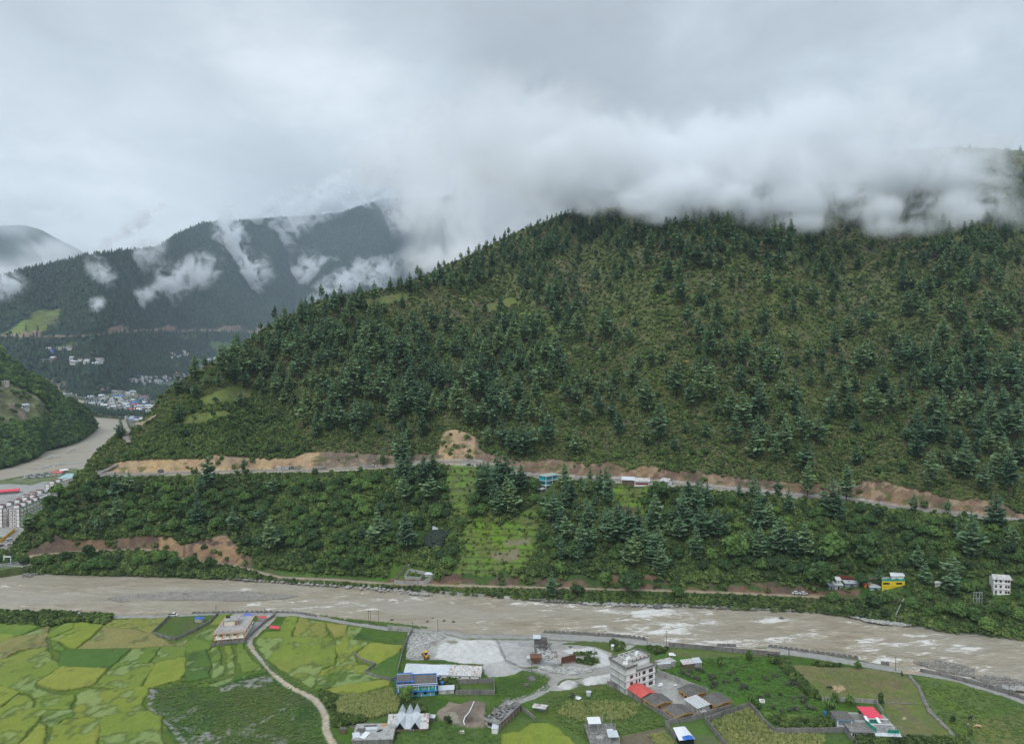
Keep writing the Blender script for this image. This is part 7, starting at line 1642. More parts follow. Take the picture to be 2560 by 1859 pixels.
blocks(4, [(30, 290), (400, 314), (640, 332), (690, 346)], 15, 'in the row behind the white building')
blocks(4, [(1320, 398), (1490, 402)], 4, 'in the short row over the orchard')
blocks(5, [(0, 404), (300, 444), (560, 478), (800, 508)], 17, 'in the row above the dry field')
blocks(5, [(1000, 552), (1075, 566)], 2, 'in the pair left beside the washed-out road')
blocks(5, [(1345, 622), (1500, 650), (1700, 696), (1900, 750), (2100, 806), (2268, 868)], 20, 'in the long row at the far right', 1.1)

# ---- boulders, stones
def rockmesh(seed, m='rockm', name='boulder'):
    bm = bmesh.new(); bmesh.ops.create_icosphere(bm, subdivisions=2, radius=1.0); r = np.random.default_rng(seed)
    k = r.normal(size=(5, 3))
    for v in bm.verts:
        f = 1 + .16 * sum(math.sin(3 * float(np.dot(q, v.co))) for q in k) / 2; v.co *= f; v.co.z *= .62
    me = bpy.data.meshes.new(name); bm.to_mesh(me); bm.free(); me.materials.append(M_[m]); return me
RK = [rockmesh(i) for i in range(4)]; RG = [rockmesh(10 + i, 'stone', 'stone') for i in range(3)]
def boulder(c, x, y, w, label, z=0.0, mesh=0):
    p = G(*cr(c, (x, y)), z); s_ = w / CROPS[c][2] * p.y / F / 2; o = link(bpy.data.objects.new('boulder', RK[mesh])); o.location = p; o.scale = (s_, s_ * .8, s_ * .8); o.rotation_euler = (0, 0, random.random() * 6); tag(o, label, 'boulder')
boulder(3, 1385, 700, 100, 'big pale grey boulder on the grass by the yard', 0, 1); boulder(3, 1725, 412, 38, 'dark boulder beside the green island of the yard', 0, 2)
for i, (x, y, w_, l) in enumerate([(455, 186, 26, 'dark boulder in the river, left of the pair'), (600, 180, 36, 'dark boulder in the river above the road pole'), (685, 188, 34, 'flat dark boulder in the river right of the pair'), (502, 156, 22, 'small dark boulder farthest out in the river'), (140, 172, 30, 'boulder at the grassy river edge beside the yard')]): boulder(3, x, y, w_, l, WATER + .2, i % 4)
boulder(9, 462, 1178, 40, 'dark rock breaking the white water', WATER + .3, 1); boulder(4, 800, 56, 100, 'dark flat rock at the far bank', WATER + .8, 2)
boulder(4, 1810, 68, 84, 'reddish rock at the foot of the far bank', WATER + .8, 3); boulder(4, 1315, 40, 60, 'brown rock at the far waterline', WATER + .8, 0)
def stones(name, c, poly, n, smin, smax, z, seed, variants=RG):
    r = np.random.default_rng(seed); P = np.array(cr(c, *poly)); out = []
    while len(out) < n:
        x = r.uniform(P[:, 0].min(), P[:, 0].max(), n); y = r.uniform(P[:, 1].min(), P[:, 1].max(), n); k = inpoly(x, y, [tuple(a) for a in P]); out += list(zip(x[k], y[k]))
    out = np.array(out[:n]); scatter(name, Gn(out[:, 0], out[:, 1], z), smin + (smax - smin) * r.random(n) ** 3, variants, seed)
RW = [rockmesh(20 + i, 'conc', 'stone') for i in range(3)]
stones('rubble', 3, [(290, 290), (620, 290), (640, 320), (480, 380), (430, 500), (270, 520), (280, 400)], 900, .2, .75, .3, 31, RW)
stones('rubble', 3, [(1450, 600), (1560, 570), (1700, 590), (1950, 590), (1900, 640), (1700, 660), (1560, 640)], 420, .15, .6, .3, 32, RW)
stones('rubble', 3, [(1330, 400), (1480, 390), (1620, 460), (1560, 530), (1440, 540)], 260, .15, .6, .3, 33)
stones('river_stones', 5, BARS[2][1], 500, .2, 1.0, WATER + .6, 34); stones('river_stones', 5, [(2060, 760), (2268, 760), (2268, 800), (2100, 790)], 150, .3, 1.0, WATER + .8, 35, RW); stones('river_stones', 6, BARS[0][1], 260, .15, .6, WATER + .45, 36); stones('river_stones', 5, BARS[1][1], 160, .2, .6, WATER + .6, 37)
for i, (c_, p) in enumerate([(4, [(130, 12), (700, 28), (900, 45), (1000, 50), (900, 58), (500, 48), (140, 36)]), (6, [(2040, 1000), (2268, 1040), (2268, 1070), (2020, 1045)]), (7, [(60, 1030), (400, 1060), (800, 1100), (1200, 1130), (1600, 1170), (1760, 1190), (1600, 1195), (1100, 1140), (400, 1085), (80, 1062)]),
                             (4, [(1000, 46), (1900, 62), (2100, 78), (2000, 92), (1300, 66)]), (5, [(690, 130), (900, 170), (1270, 215), (1200, 228), (900, 190)]), (8, [(430, 1215), (900, 1240), (1000, 1262), (600, 1250), (440, 1232)])]):
    stones('bank_stones', c_, p, 330, .25, 1.2, WATER + .9, 40 + i, RG if i % 2 else RW)
stones('field_wall_stones', 5, [(1243, 668), (1262, 662), (1345, 760), (1412, 915), (1450, 980), (1612, 1140), (1668, 1212), (1640, 1222), (1590, 1150), (1425, 990), (1390, 930), (1325, 770)], 900, .2, .42, .25, 50)
stones('field_wall_stones', 5, [(1040, 902), (1300, 912), (1300, 918), (1040, 910)], 90, .15, .35, .2, 51)
stones('litter_stones', 1, [(1400, 950), (1750, 930), (2000, 1250), (1700, 1290), (1500, 1060)], 120, .08, .3, .15, 52, RW)
stones('litter_stones', 2, [(0, 1000), (900, 900), (1100, 1050), (1100, 1290), (0, 1290)], 140, .08, .28, .15, 53, RW)

# ---- fields' plants
def patch(name, c, poly, n, smin, smax, variants, seed, z=.05, edge=0.0):
    r = np.random.default_rng(seed); P = np.array(cr(c, *poly)); out = []
    for _ in range(60):
        x = r.uniform(P[:, 0].min(), P[:, 0].max(), n); y = r.uniform(P[:, 1].min(), P[:, 1].max(), n); k = inpoly(x, y, [tuple(a) for a in P]); out += list(zip(x[k], y[k]))
        if len(out) >= n: break
    out = np.array(out[:n]); scatter(name, Gn(out[:, 0], out[:, 1], z), r.uniform(smin, smax, n), variants, seed)
def tuft(seed, m, h, n, w, name):
    r = np.random.default_rng(seed); V = []; Q = []
    for k in range(n):
        a = r.random() * 6.28; u = np.array([math.cos(a), math.sin(a), 0]) * w * (.3 + r.random()); b = np.array([r.normal() * w * .35, r.normal() * w * .35, 0]); s2 = np.array([-math.sin(a), math.cos(a), 0]) * w * .16; hh = h * (.6 + .6 * r.random()); i = len(V)
        V.extend([b - s2, b + s2, b + u * .5 + s2 + [0, 0, hh], b + u * .5 - s2 + [0, 0, hh]]); Q.append((i, i + 1, i + 2, i + 3)); V.extend([b + u * .5 - s2 + [0, 0, hh], b + u * .5 + s2 + [0, 0, hh], b + u * 1.1 + s2 * .3 + [0, 0, hh * .8], b + u * 1.1 - s2 * .3 + [0, 0, hh * .8]]); Q.append((i + 4, i + 5, i + 6, i + 7))
    return mesh_np(name, np.array(V), np.array(Q), LEAFM[m])
MAIZE = [tuft(300 + i, 'corn', 1.1, 9, .5, 'maize') for i in range(3)]; WEED = [tuft(310 + i, 'weed', .38, 14, .7, 'weeds') for i in range(3)]; FRESH = [tuft(320 + i, 'bright', .5, 14, .7, 'grass_tuft') for i in range(3)]
BUSHG = [leafy_crown(330 + i, 2.0, 1.8, 5, 40, 'grey', .1, .7, .35, 'orchard_bush', False) for i in range(3)]; BUSHD = [leafy_crown(340 + i, 1.8, 1.5, 4, 34, 'shrub', .1, .8, .36, 'bush') for i in range(3)]
patch('maize', 2, [(1270, 920), (1330, 850), (1480, 850), (1760, 790), (1850, 900), (1800, 1000), (1600, 1050), (1300, 1000)], 1700, .8, 1.2, MAIZE, 60)
patch('maize', 4, [(0, 900), (300, 900), (640, 920), (620, 1020), (480, 1060), (300, 1080), (100, 1080), (-100, 1000)], 800, .6, 1.1, MAIZE, 61); patch('maize', 4, [(1250, 1090), (1600, 960), (1650, 980), (1760, 1110), (1830, 1190), (2268, 1200), (2268, 1300), (1420, 1300), (1340, 1180)], 1100, .5, 1.1, MAIZE, 62)
patch('maize', 4, [(700, 1200), (850, 1170), (950, 1272), (800, 1290)], 250, .5, .9, MAIZE, 63); patch('dry_stalks', 5, [(400, 640), (800, 640), (1230, 690), (1200, 860), (800, 870), (500, 860)], 700, .2, .4, MAIZE, 64)
patch('weeds', 1, [(1300, 790), (1500, 700), (1900, 700), (2330, 650), (2700, 850), (2830, 1010), (2850, 1290), (1700, 1290), (1400, 1010)], 1500, .3, 1.0, WEED, 65); patch('weeds', 4, [(-200, 850), (350, 780), (880, 1080), (850, 1110), (460, 1190), (0, 1180)], 1300, .5, 1.1, WEED, 66)
patch('weeds', 3, [(200, 1180), (650, 1090), (700, 1130), (980, 1160), (1100, 1290), (150, 1290)], 800, .6, 1.4, WEED, 67); patch('weeds', 5, [(1300, 680), (1850, 790), (2268, 960), (2268, 1272), (1700, 1240), (1400, 900)], 1000, .3, .8, WEED, 68)
patch('weeds', 1, [(-100, 110), (560, 125), (1000, 148), (960, 205), (600, 190), (440, 235), (0, 205), (-100, 200)], 800, .4, 1.2, SHRUBS, 69)
patch('weeds', 2, [(1130, 135), (1330, 165), (1700, 200), (2100, 245), (2080, 252), (1750, 235), (1400, 190)], 500, .6, 1.4, WEED, 70); patch('bushes', 4, [(700, 420), (880, 430), (860, 470), (760, 480)], 60, .4, .9, BUSHD, 71)
patch('grass_tufts', 4, [(800, 600), (1300, 500), (1850, 500), (2268, 900), (2268, 1140), (1850, 1140), (1600, 900), (1230, 760)], 1600, .4, .9, FRESH, 72); patch('grass_tufts', 3, [(1010, 690), (1500, 660), (1540, 780), (1250, 880), (1060, 850)], 700, .2, .5, FRESH, 73)
patch('bushes', 5, [(0, 540), (150, 560), (350, 780), (470, 880), (440, 890), (300, 780), (120, 590)], 160, .7, 1.5, BUSHD, 74); patch('bushes', 5, [(60, 1050), (560, 1050), (560, 1130), (60, 1130)], 70, .5, 1.1, BUSHD, 75)
patch('bushes', 5, [(780, 1232), (1740, 1240), (1800, 1290), (780, 1290)], 220, .6, 1.2, BUSHD, 76); patch('bushes', 5, [(780, 1220), (1100, 1235), (1700, 1240), (1700, 1252), (800, 1250)], 100, .5, 1.0, BUSHD, 77)
patch('bushes', 5, [(370, 570), (660, 570), (640, 590), (400, 585)], 26, .5, 1.1, BUSHD, 78); patch('bushes', 3, [(520, 700), (720, 690), (720, 800), (540, 790)], 60, .5, 1.0, BUSHD, 79); patch('bushes', 3, [(230, 900), (480, 950), (400, 1000), (250, 990)], 40, .5, 1.1, BUSHD, 80)
patch('bushes', 2, [(1100, 790), (1250, 850), (1260, 1050), (1400, 1050), (1560, 1060), (1350, 1110), (1280, 1120), (1240, 980)], 170, .5, 1.2, BUSHD, 81); patch('bushes', 4, [(60, 545), (180, 510), (290, 545), (200, 575)], 46, .5, .9, BUSHD, 82); patch('bushes', 4, [(20, 470), (130, 455), (260, 468), (120, 488)], 30, .3, .6, BUSHD, 83); patch('bushes', 4, [(340, 350), (480, 360), (520, 410), (430, 460), (400, 440)], 60, .4, .8, BUSHD, 84)
patch('weeds', 3, [(1420, 1080), (1520, 1080), (1700, 1160), (1900, 1290), (1790, 1290), (1620, 1140), (1500, 1100)], 700, .6, 1.3, WEED, 85)
patch('weeds', 2, [(560, 350), (640, 500), (800, 640), (950, 750), (1150, 850), (1240, 950), (1210, 900), (1090, 850), (900, 760), (700, 620), (560, 430)], 500, .4, .9, WEED, 86)
# orchard: grey bushes one can count
ORCH = [(1010, 640, 60), (1080, 625, 60), (1150, 610, 55), (1190, 620, 60), (1060, 660, 60), (1120, 680, 60), (1160, 700, 60), (1250, 660, 50), (1290, 680, 60), (1260, 700, 50), (1300, 740, 70), (1270, 760, 50), (1400, 720, 70), (1430, 650, 50), (1500, 700, 60), (1470, 630, 45), (1560, 770, 80), (1610, 690, 40), (1730, 680, 60), (1760, 700, 50), (1820, 660, 50), (1850, 670, 40), (1880, 830, 50), (1700, 860, 60), (1760, 840, 70), (1950, 740, 60),
        (2000, 740, 70), (2060, 760, 60), (1960, 650, 60), (2010, 700, 60), (1850, 500, 70), (1800, 490, 60), (1900, 520, 60), (1960, 590, 60), (2080, 900, 60), (2120, 940, 70), (1900, 980, 60), (1960, 970, 60), (2020, 960, 70), (2180, 960, 60), (2070, 850, 60), (1820, 950, 50), (1990, 860, 60), (2110, 870, 50)]
for i, (x, y, w_) in enumerate(ORCH):
    p = G(*cr(4, (x, y + 12)), 0); s_ = w_ / 3.544 * p.y / F / 3.4
    o = link(bpy.data.objects.new('orchard_bush', BUSHG[i % 3])); o.location = p; o.scale = (s_, s_, s_ * .8); o.rotation_euler = (0, 0, i * 1.3)
    row = 'near the court wall' if x < 1330 else 'in the middle of the orchard' if x < 1650 else 'at the field edge of the orchard' if y < 700 else 'in the lower thicket of the orchard'
    tag(o, f"{'wide' if w_ > 62 else 'mid-sized' if w_ > 52 else 'small'} grey-twigged fruit bush {row}", 'bush', 'grey fruit bushes in the orchard')
def plant(c, x, y, h, m, label, kind='bamboo_clump', cat='plant', w=1.0, sc=None):
    p = G(*cr(c, (x, y)), 0); hh = h / CROPS[c][2] * p.y / F; seed = int(x + y)
    if kind == 'bamboo_clump': me = tuft(seed, m, hh, 60, hh * .42 * w, 'foliage')
    else: me = leafy_crown(seed, hh, hh * .42 * w, 8, 50, m, .08, .9, hh * .10, 'foliage')
    t = thing(kind, label, cat, tuple(p), 0); part('foliage', me, t); MB().tube((0, 0, -.3), (0, 0, hh * .7), .12, .05, 6).build('stem', M_['wood'], t)
for a in [(4, 1605, 530, 75, 'bright', 'feathery green bamboo clump under the retaining wall'), (4, 1345, 578, 75, 'bright', 'feathery bamboo clump beside the maize strip of the orchard'), (4, 1625, 920, 80, 'bright', 'spiky banana-like clump at the wall corner by the trough'), (5, 350, 835, 75, 'bright', 'feathery clump at the lower corner of the orchard'),
          (5, 590, 905, 75, 'bright', 'left spiky grass clump on the garden wall'), (5, 730, 920, 80, 'bright', 'right spiky grass clump on the garden wall'), (5, 545, 990, 110, 'bright', 'tall pale banana clump in the fruit garden')]: plant(*a)
for a in [(5, 795, 605, 75, 'leaf', 'dark lone fir-like bush beside the river road', 'bush', 'bush'), (5, 470, 576, 45, 'leaf', 'rounded dark bush on the verge above the dry field', 'bush', 'bush'), (4, 1690, 960, 70, 'leaf', 'dark bush beside the wall corner', 'bush', 'bush'), (5, 600, 1030, 70, 'leaf', 'dark shrub right of the banana clump', 'bush', 'bush'),
          (5, 570, 1110, 70, 'shrub', 'round shrub left of the outhouse', 'bush', 'bush'), (5, 430, 1110, 60, 'shrub', 'young fruit tree on the orchard path', 'bush', 'bush'), (5, 810, 1030, 60, 'shrub', 'slender sapling behind the outhouse', 'bush', 'bush'), (5, 735, 1025, 45, 'leaf', 'low bush behind the outhouse roof', 'bush', 'bush'), (3, 1740, 865, 60, 'grey', 'brown twiggy bush on the grass by the sand heaps', 'bush', 'bush'),
          (3, 640, 1100, 90, 'shrub', 'leafy sapling beside the flooded pit', 'bush', 'bush'), (5, 1640, 1080, 70, 'shrub', 'weedy bush in the right-hand pasture', 'bush', 'bush'), (5, 1795, 1190, 60, 'shrub', 'small bush with a white post in the pasture', 'bush', 'bush'), (5, 400, 810, 60, 'leaf', 'dark bush at the bottom corner of the hedge', 'bush', 'bush'), (5, 265, 665, 45, 'leaf', 'dark bush on the hedge line', 'bush', 'bush'), (2, 1670, 1140, 50, 'bright', 'bright green bush behind the slab house', 'bush', 'bush')]: plant(*a[:6], kind=a[6], cat=a[7])
t = thing('tree', 'big round dark tree in front of the teal house', 'tree', tuple(G(*cr(3, (262, 905)), 0)), 0); part('crown', leafy_crown(401, 7.2, 3.4, 14, 90, 'leaf', .18, .9, .42), t); part('trunk', trunk_mesh(3.5, .25), t)
t = thing('cypress_tree', 'slender dark cypress behind the pink-roofed house', 'cypress', tuple(G(*cr(5, (1003, 965)), 0)), 0); part('crown', leafy_crown(402, 8.6, 1.15, 14, 60, 'leaf', .05, 2.0, .35), t); part('trunk', trunk_mesh(4, .15), t)

# ---- animals, vehicles, litter
def bovine(c, x, y, label, m, rz, graze=False):
    """a cow: one skinned body with legs, neck and head"""
    p = G(*cr(c, (x, y)), .12); me = bpy.data.meshes.new('cow')
    hd = (1.35, 0, .55 if graze else 1.55); V = [(-.75, 0, 1.05), (0, 0, 1.0), (.65, 0, 1.1), (1.05, 0, .95 if graze else 1.35), hd, (hd[0] + .32, 0, hd[2] - .22)]
    E = [(0, 1), (1, 2), (2, 3), (3, 4), (4, 5)]; R_ = [.30, .36, .33, .19, .17, .09]
    for bx, i0 in ((-.7, 0), (.62, 2)):
        for sy in (-.2, .2):
            k = len(V); V += [(bx, sy, .78), (bx - .06 if bx < 0 else bx, sy, .42), (bx + (.04 if bx < 0 else 0), sy, .04)]; E += [(i0, k), (k, k + 1), (k + 1, k + 2)]; R_ += [.16, .08, .06]
    k = len(V); V += [(-1.02, 0, .95), (-1.08, 0, .45)]; E += [(0, k), (k, k + 1)]; R_ += [.05, .03]
    me.from_pydata(V, E, []); o = link(bpy.data.objects.new('cow', me)); md = o.modifiers.new('skin', 'SKIN'); sk = me.skin_vertices[0].data
    for i, r_ in enumerate(R_): sk[i].radius = (r_, r_ * 1.05)
    sk[1].use_root = True; o.modifiers.new('sub', 'SUBSURF').levels = 1; o.modifiers['sub'].render_levels = 1; me.materials.append(M_[m])
    o.location = p; o.rotation_euler = (0, 0, rz); tag(o, label, 'cow'); return o
bovine(5, 552, 788, 'black cow grazing beside the straw patch', 'black', 2.6, True); bovine(5, 1790, 1058, 'black cow standing in the right-hand pasture', 'black', .3); bovine(5, 1188, 668, 'black cow by the river road end of the dry field', 'black', 1.2)
bovine(5, 1866, 1130, 'brown and white calf in the right-hand pasture', 'peach', 2.9, True); bovine(5, 1772, 1118, 'grey cow lying low beside the weedy bush', 'stone', .9, True)
def vehicle(p, rz, label, m='car', kind='van', L=4.6, Wd=1.8, Ht=2.0, name='parked_van', group=None):
    t = thing(name, label, kind, tuple(p), rz, group)
    hb = Ht * .52
    MB().hexa([(-L / 2, -Wd / 2, .3), (L / 2, -Wd / 2, .3), (L / 2, Wd / 2, .3), (-L / 2, Wd / 2, .3)], [(-L / 2 + .05, -Wd / 2 + .03, hb), (L / 2 - .1, -Wd / 2 + .03, hb), (L / 2 - .1, Wd / 2 - .03, hb), (-L / 2 + .05, Wd / 2 - .03, hb)]).build('body', M_[m], t)
    x0, x1 = (-L / 2 + .15, L / 2 - .9) if kind in ('van', 'jeep') else (-L / 2 + .9, L / 2 - 1.3)
    if kind == 'pickup': x0, x1 = (-.3, L / 2 - 1.1)
    g_ = MB().hexa([(x0, -Wd / 2 + .04, hb), (x1 + .25, -Wd / 2 + .04, hb), (x1 + .25, Wd / 2 - .04, hb), (x0, Wd / 2 - .04, hb)], [(x0 + .15, -Wd / 2 + .15, Ht - .12), (x1 - .15, -Wd / 2 + .15, Ht - .12), (x1 - .15, Wd / 2 - .15, Ht - .12), (x0 + .15, Wd / 2 - .15, Ht - .12)]).build('cabin_glass', M_['glass'], t)
    MB().hexa([(x0 + .12, -Wd / 2 + .12, Ht - .12), (x1 - .12, -Wd / 2 + .12, Ht - .12), (x1 - .12, Wd / 2 - .12, Ht - .12), (x0 + .12, Wd / 2 - .12, Ht - .12)], [(x0 + .25, -Wd / 2 + .22, Ht), (x1 - .25, -Wd / 2 + .22, Ht), (x1 - .25, Wd / 2 - .22, Ht), (x0 + .25, Wd / 2 - .22, Ht)]).build('roof', M_[m], t)
    if kind == 'pickup': MB().box(-L / 2 + .1, -Wd / 2 + .1, hb, -.35, Wd / 2 - .1, hb + .06).build('load_bed', M_['dark'], t)
    for x in (-L / 2 + .85, L / 2 - .85):
        for y in (-Wd / 2 + .02, Wd / 2 - .02): MB().tube((x, y - .11, .34), (x, y + .11, .34), .34, .34, 12).build('wheel', M_['rubber'], t)
    return t
pv_ = G(*cr(1, (1532, 138)), .15); vehicle(pv_, .05, 'white pickup parked on the river road above the walled plot', kind='pickup', name='pickup', L=4.9, Ht=1.8)
def onhill(c, x, y, up=.5): p = H(*cr(c, (x, y))); p.z += up; return p
for c_, x, y, l, k, m_ in [(7, 352, 84, 'left white van in the row on the upper road', 'van', 'car'), (7, 418, 82, 'middle white van in the row on the upper road', 'van', 'car'), (7, 512, 84, 'silver car right of the white vans', 'car', 'steel'), (6, 1425, 108, 'dark jeep at the orange cutting', 'jeep', 'gcar'), (7, 1180, 60, 'white car beside the grey gravel heap on the upper road', 'car', 'car'), (7, 458, 76, 'dark pickup behind the white vans', 'pickup', 'gcar'),
                          (9, 568, 1000, 'left one of the two white cars on the river track', 'car', 'car'), (9, 622, 1002, 'right one of the two white cars on the river track', 'car', 'car')]:
    vehicle(onhill(c_, x, y, .3), random.uniform(-.1, .1), l, m_, k, 4.4 if k != 'van' else 5.2, 1.8, 2.0 if k != 'car' else 1.5, 'parked_' + k)
o = link(bpy.data.objects.new('gravel_heap', rockmesh(77, 'stone'))); p = onhill(7, 1125, 58, 0); o.location = p; o.scale = (6.5, 2.5, 2.6); tag(o, 'grey gravel heap on the edge of the upper road', 'gravel heap')
o = link(bpy.data.objects.new('gravel_heap', rockmesh(78, 'stone'))); p = onhill(7, 712, 78, 0); o.location = p; o.scale = (5.5, 2.5, 4.2); tag(o, 'grey cone of gravel right of the silver car', 'gravel heap')
vehicle(G(24, 1352, 2.1), 1.0, 'white van on the road by the bridge, nearer the flats', L=4.6, name='parked_van'); vehicle(G(23, 1361.5, 2.1), 1.1, 'white car on the road by the bridge', 'car', 'car', 4.2, 1.7, 1.5, 'parked_car'); vehicle(G(2, 1365, 2.1), 1.5, 'black car at the left edge by the bridge road', 'gcar', 'car', 4.2, 1.7, 1.5, 'parked_car')
vehicle(G(*cr(11, (612, 1480)), 2.2), .3, 'white car on the lane above the flats', 'car', 'car', 4.4, 1.8, 1.5, 'parked_car')
for i, (c_, x, y, w_, l, m_) in enumerate([(4, 820, 748, 42, 'white plastic sheet on the concrete court', 'bag'), (3, 1785, 865, 60, 'white refuse heap beside the twiggy bush', 'bag'), (4, 920, 478, 55, 'white plank of sheeting in the meadow behind the sheds', 'bag'), (3, 870, 1190, 50, 'grey sheet lying below the soil pit', 'slate'), (3, 745, 1165, 60, 'rusty corrugated sheets beside the soil pit', 'rusty'), (3, 1335, 748, 40, 'grey flat stone slab on the grass by the boulder', 'slate'), (4, 945, 750, 30, 'pale block pile on the concrete court', 'bag')]):
    p = G(*cr(c_, (x, y)), .2); q = w_ / 3.544 * p.y / F; mb = MB(); r = np.random.default_rng(i)
    for k in range(5): a, b = r.uniform(-.4, .4, 2) * q; z_ = .06 * k; mb.slab([(a - q * .3, b - q * .3, z_), (a + q * .3, b - q * .25, z_ + .05), (a + q * .28, b + q * .3, z_ + .12), (a - q * .3, b + q * .25, z_ + .03)], .04)
    o = mb.build('debris_pile', M_[m_]); o.location = p; tag(o, l, 'debris')
pp = [G(*cr(3, q), .9) for q in ((868, 895), (850, 940), (825, 990), (790, 1030), (775, 1070), (785, 1100))]; o0 = pp[0]; mb = MB()
for a, b in zip(pp[:-1], pp[1:]): mb.tube(a - o0, b - o0, .22, .22, 8)
o = mb.build('plastic_pipe', M_['bag']); o.location = o0; tag(o, 'white plastic pipe winding over the dug soil', 'pipe')

# ================================================================== ACROSS THE RIVER
def hsite(c, a, b, depth, name, label, cat, up=0.5, dz=3): 
    s = Site(c, a, b, depth, name, label, cat, hillside=True, up=up); s.sinkz = -dz; return s
# turquoise house on stilts of concrete
s = hsite(8, (582, 266), (704, 244), 6.5, 'house', 'turquoise three-storey house with grey hip roof just below the upper road', 'house', 0); L, D = s.L, s.D
h_ = 3.1
for k in range(3): s.box('wall', L * .12 if k < 2 else 0, 1.2, k * h_ - (4 if k == 0 else 0), L, D, (k + 1) * h_ - .2, 'turq'); s.box('floor_slab', -.3, -.4, (k + 1) * h_ - .2, L + .2, D + .1, (k + 1) * h_, 'white')
for k in (0, 1, 2):
    for x in (0, L * .45, L * .8): s.box('pillar', x, -.3, k * h_ - (3 if k == 0 else 0), x + .3, 0, (k + 1) * h_ - .2, 'white')
    for y in (2, 4): s.win('r', y, k * h_ + .8, .9, 1.1, 'white', 'glass', 0)
    s.win('f', L * .3, k * h_ + .7, 1.1, 1.2, 'white', 'glass', 0).location = s.uy * 1.2; s.win('f', L * .6, k * h_ + .7, 1.1, 1.2, 'white', 'glass', 0).location = s.uy * 1.2
z = 3 * h_; a, b, c_, d = [s.P(*q) for q in ((-.8, -.9, z), (L + .7, -.9, z), (L + .7, D + .7, z), (-.8, D + .7, z))]; e, f = s.P(L * .3, D * .5, z + 1.4), s.P(L * .7, D * .5, z + 1.4)
MB().add([a, b, c_, d, e, f], [(0, 1, 5, 4), (1, 2, 5), (2, 3, 4, 5), (3, 0, 4), (3, 2, 1, 0)]).build('roof', mat('grey_green_roof', (.30, .36, .33), var=.08), s.t)
s.slab('side_roof', [(-4.6, -.6, 1.0), (-.1, -.6, 1.5), (-.1, 3, 1.7), (-4.6, 3, 1.2)], .12, 'tin'); s.box('side_wall', -3.6, 0, -4, -.1, 3, .9, 'wood'); s.box('terrace', -.5, -1.6, -.3, L + .4, -.5, 0, 'conc')
for c0, a, b, dep, lab, m_ in ((8, (1258, 218), (1366, 222), 5, 'long timber shed with zinc roof at the left of the road sheds', 'wood'), (8, (1368, 232), (1500, 234), 5.5, 'white shed with rust-streaked roof and shop front below the road', 'white'), (8, (1600, 228), (1668, 238), 5, 'white-roofed shed right of the round tree by the road', 'white')):
    s = hsite(c0, a, b, dep, 'shed', lab, 'shed', 0); L, D = s.L, s.D; s.box('wall', .1, .1, -2.5, L - .1, D, 3.6, m_)
    s.corrug('roof', [(-.4, -.6, 3.4), (L + .4, -.6, 3.4), (L + .4, D * .5, 5.4), (-.4, D * .5, 5.4)], 'tin' if m_ == 'wood' else 'rusty', 10); s.corrug('roof', [(-.4, D * .5, 5.4), (L + .4, D * .5, 5.4), (L + .4, D + .3, 4.0), (-.4, D + .3, 4.0)], 'tin', 10)
    if m_ == 'white': s.boxes('shop_front', [(.6, .0, 1.2, L - .6, .09, 2.4)], 'maroon')
s = hsite(7, (1712, 636), (1830, 632), 4.5, 'hut', 'small grey-roofed open hut above the vegetable plot', 'hut', 0); L, D = s.L, s.D; s.box('wall', .2, 1.2, -2, L - .2, D, 1.8, 'wood'); s.box('side_room', L * .7, 0, -1.5, L - .1, 1.2, 1.7, 'grime'); s.corrug('roof', [(-.6, -.8, 1.9), (L + .5, -.8, 1.9), (L + .2, D + .3, 2.9), (-.2, D + .3, 2.9)], 'tin', 8)
for x in (0, L * .5): s.box('post', x, -.5, -1.5, x + .15, -.35, 1.85, 'wood')
s = hsite(7, (1806, 432), (1840, 430), 2.5, 'kiosk', 'tiny white tank house on the path beside the dark trees', 'kiosk', 0); s.box('wall', 0, 0, -1, s.L, s.D, 1.6, 'white'); s.box('roof', -.2, -.2, 1.6, s.L + .2, s.D + .2, 1.75, 'conc')
# vegetable frame: dark net over crops
P = [H(*cr(7, q)) for q in ((1555, 790), (1780, 790), (1850, 640), (1700, 640))]; t = thing('plant_frame', 'dark leafy vine arbour on the slope below the small hut', 'arbour', tuple(P[0]))
r_ = np.random.default_rng(9); pts = []
for k in range(420): u, v = r_.random(2); q = P[0].lerp(P[1], u).lerp(P[3].lerp(P[2], u), v) - P[0]; pts.append((q.x, q.y, q.z + 1.0))
vn = leafy_crown(500, 1.0, 1.3, 3, 18, 'grey', 0, .5, .4, 'vine', False)
bmv = bmesh.new()
for q in pts[:260]:
    n0 = len(bmv.verts); bmv.from_mesh(vn); bmv.verts.ensure_lookup_table(); bmesh.ops.translate(bmv, verts=bmv.verts[n0:], vec=q)
mv = bpy.data.meshes.new('vine'); bmv.to_mesh(mv); bmv.free(); mv.materials.append(mat_foliage('vine_leaf', [(.2, (.05, .07, .055)), (.8, (.09, .115, .085))])); o = part('vine', mv, t); o['kind'] = 'stuff'
for q in (P[0], P[1], P[2], P[3]): MB().bar(q - P[0] + Vector((0, 0, -.5)), q - P[0] + Vector((0, 0, 1.4)), .14).build('post', M_['wood'], t)
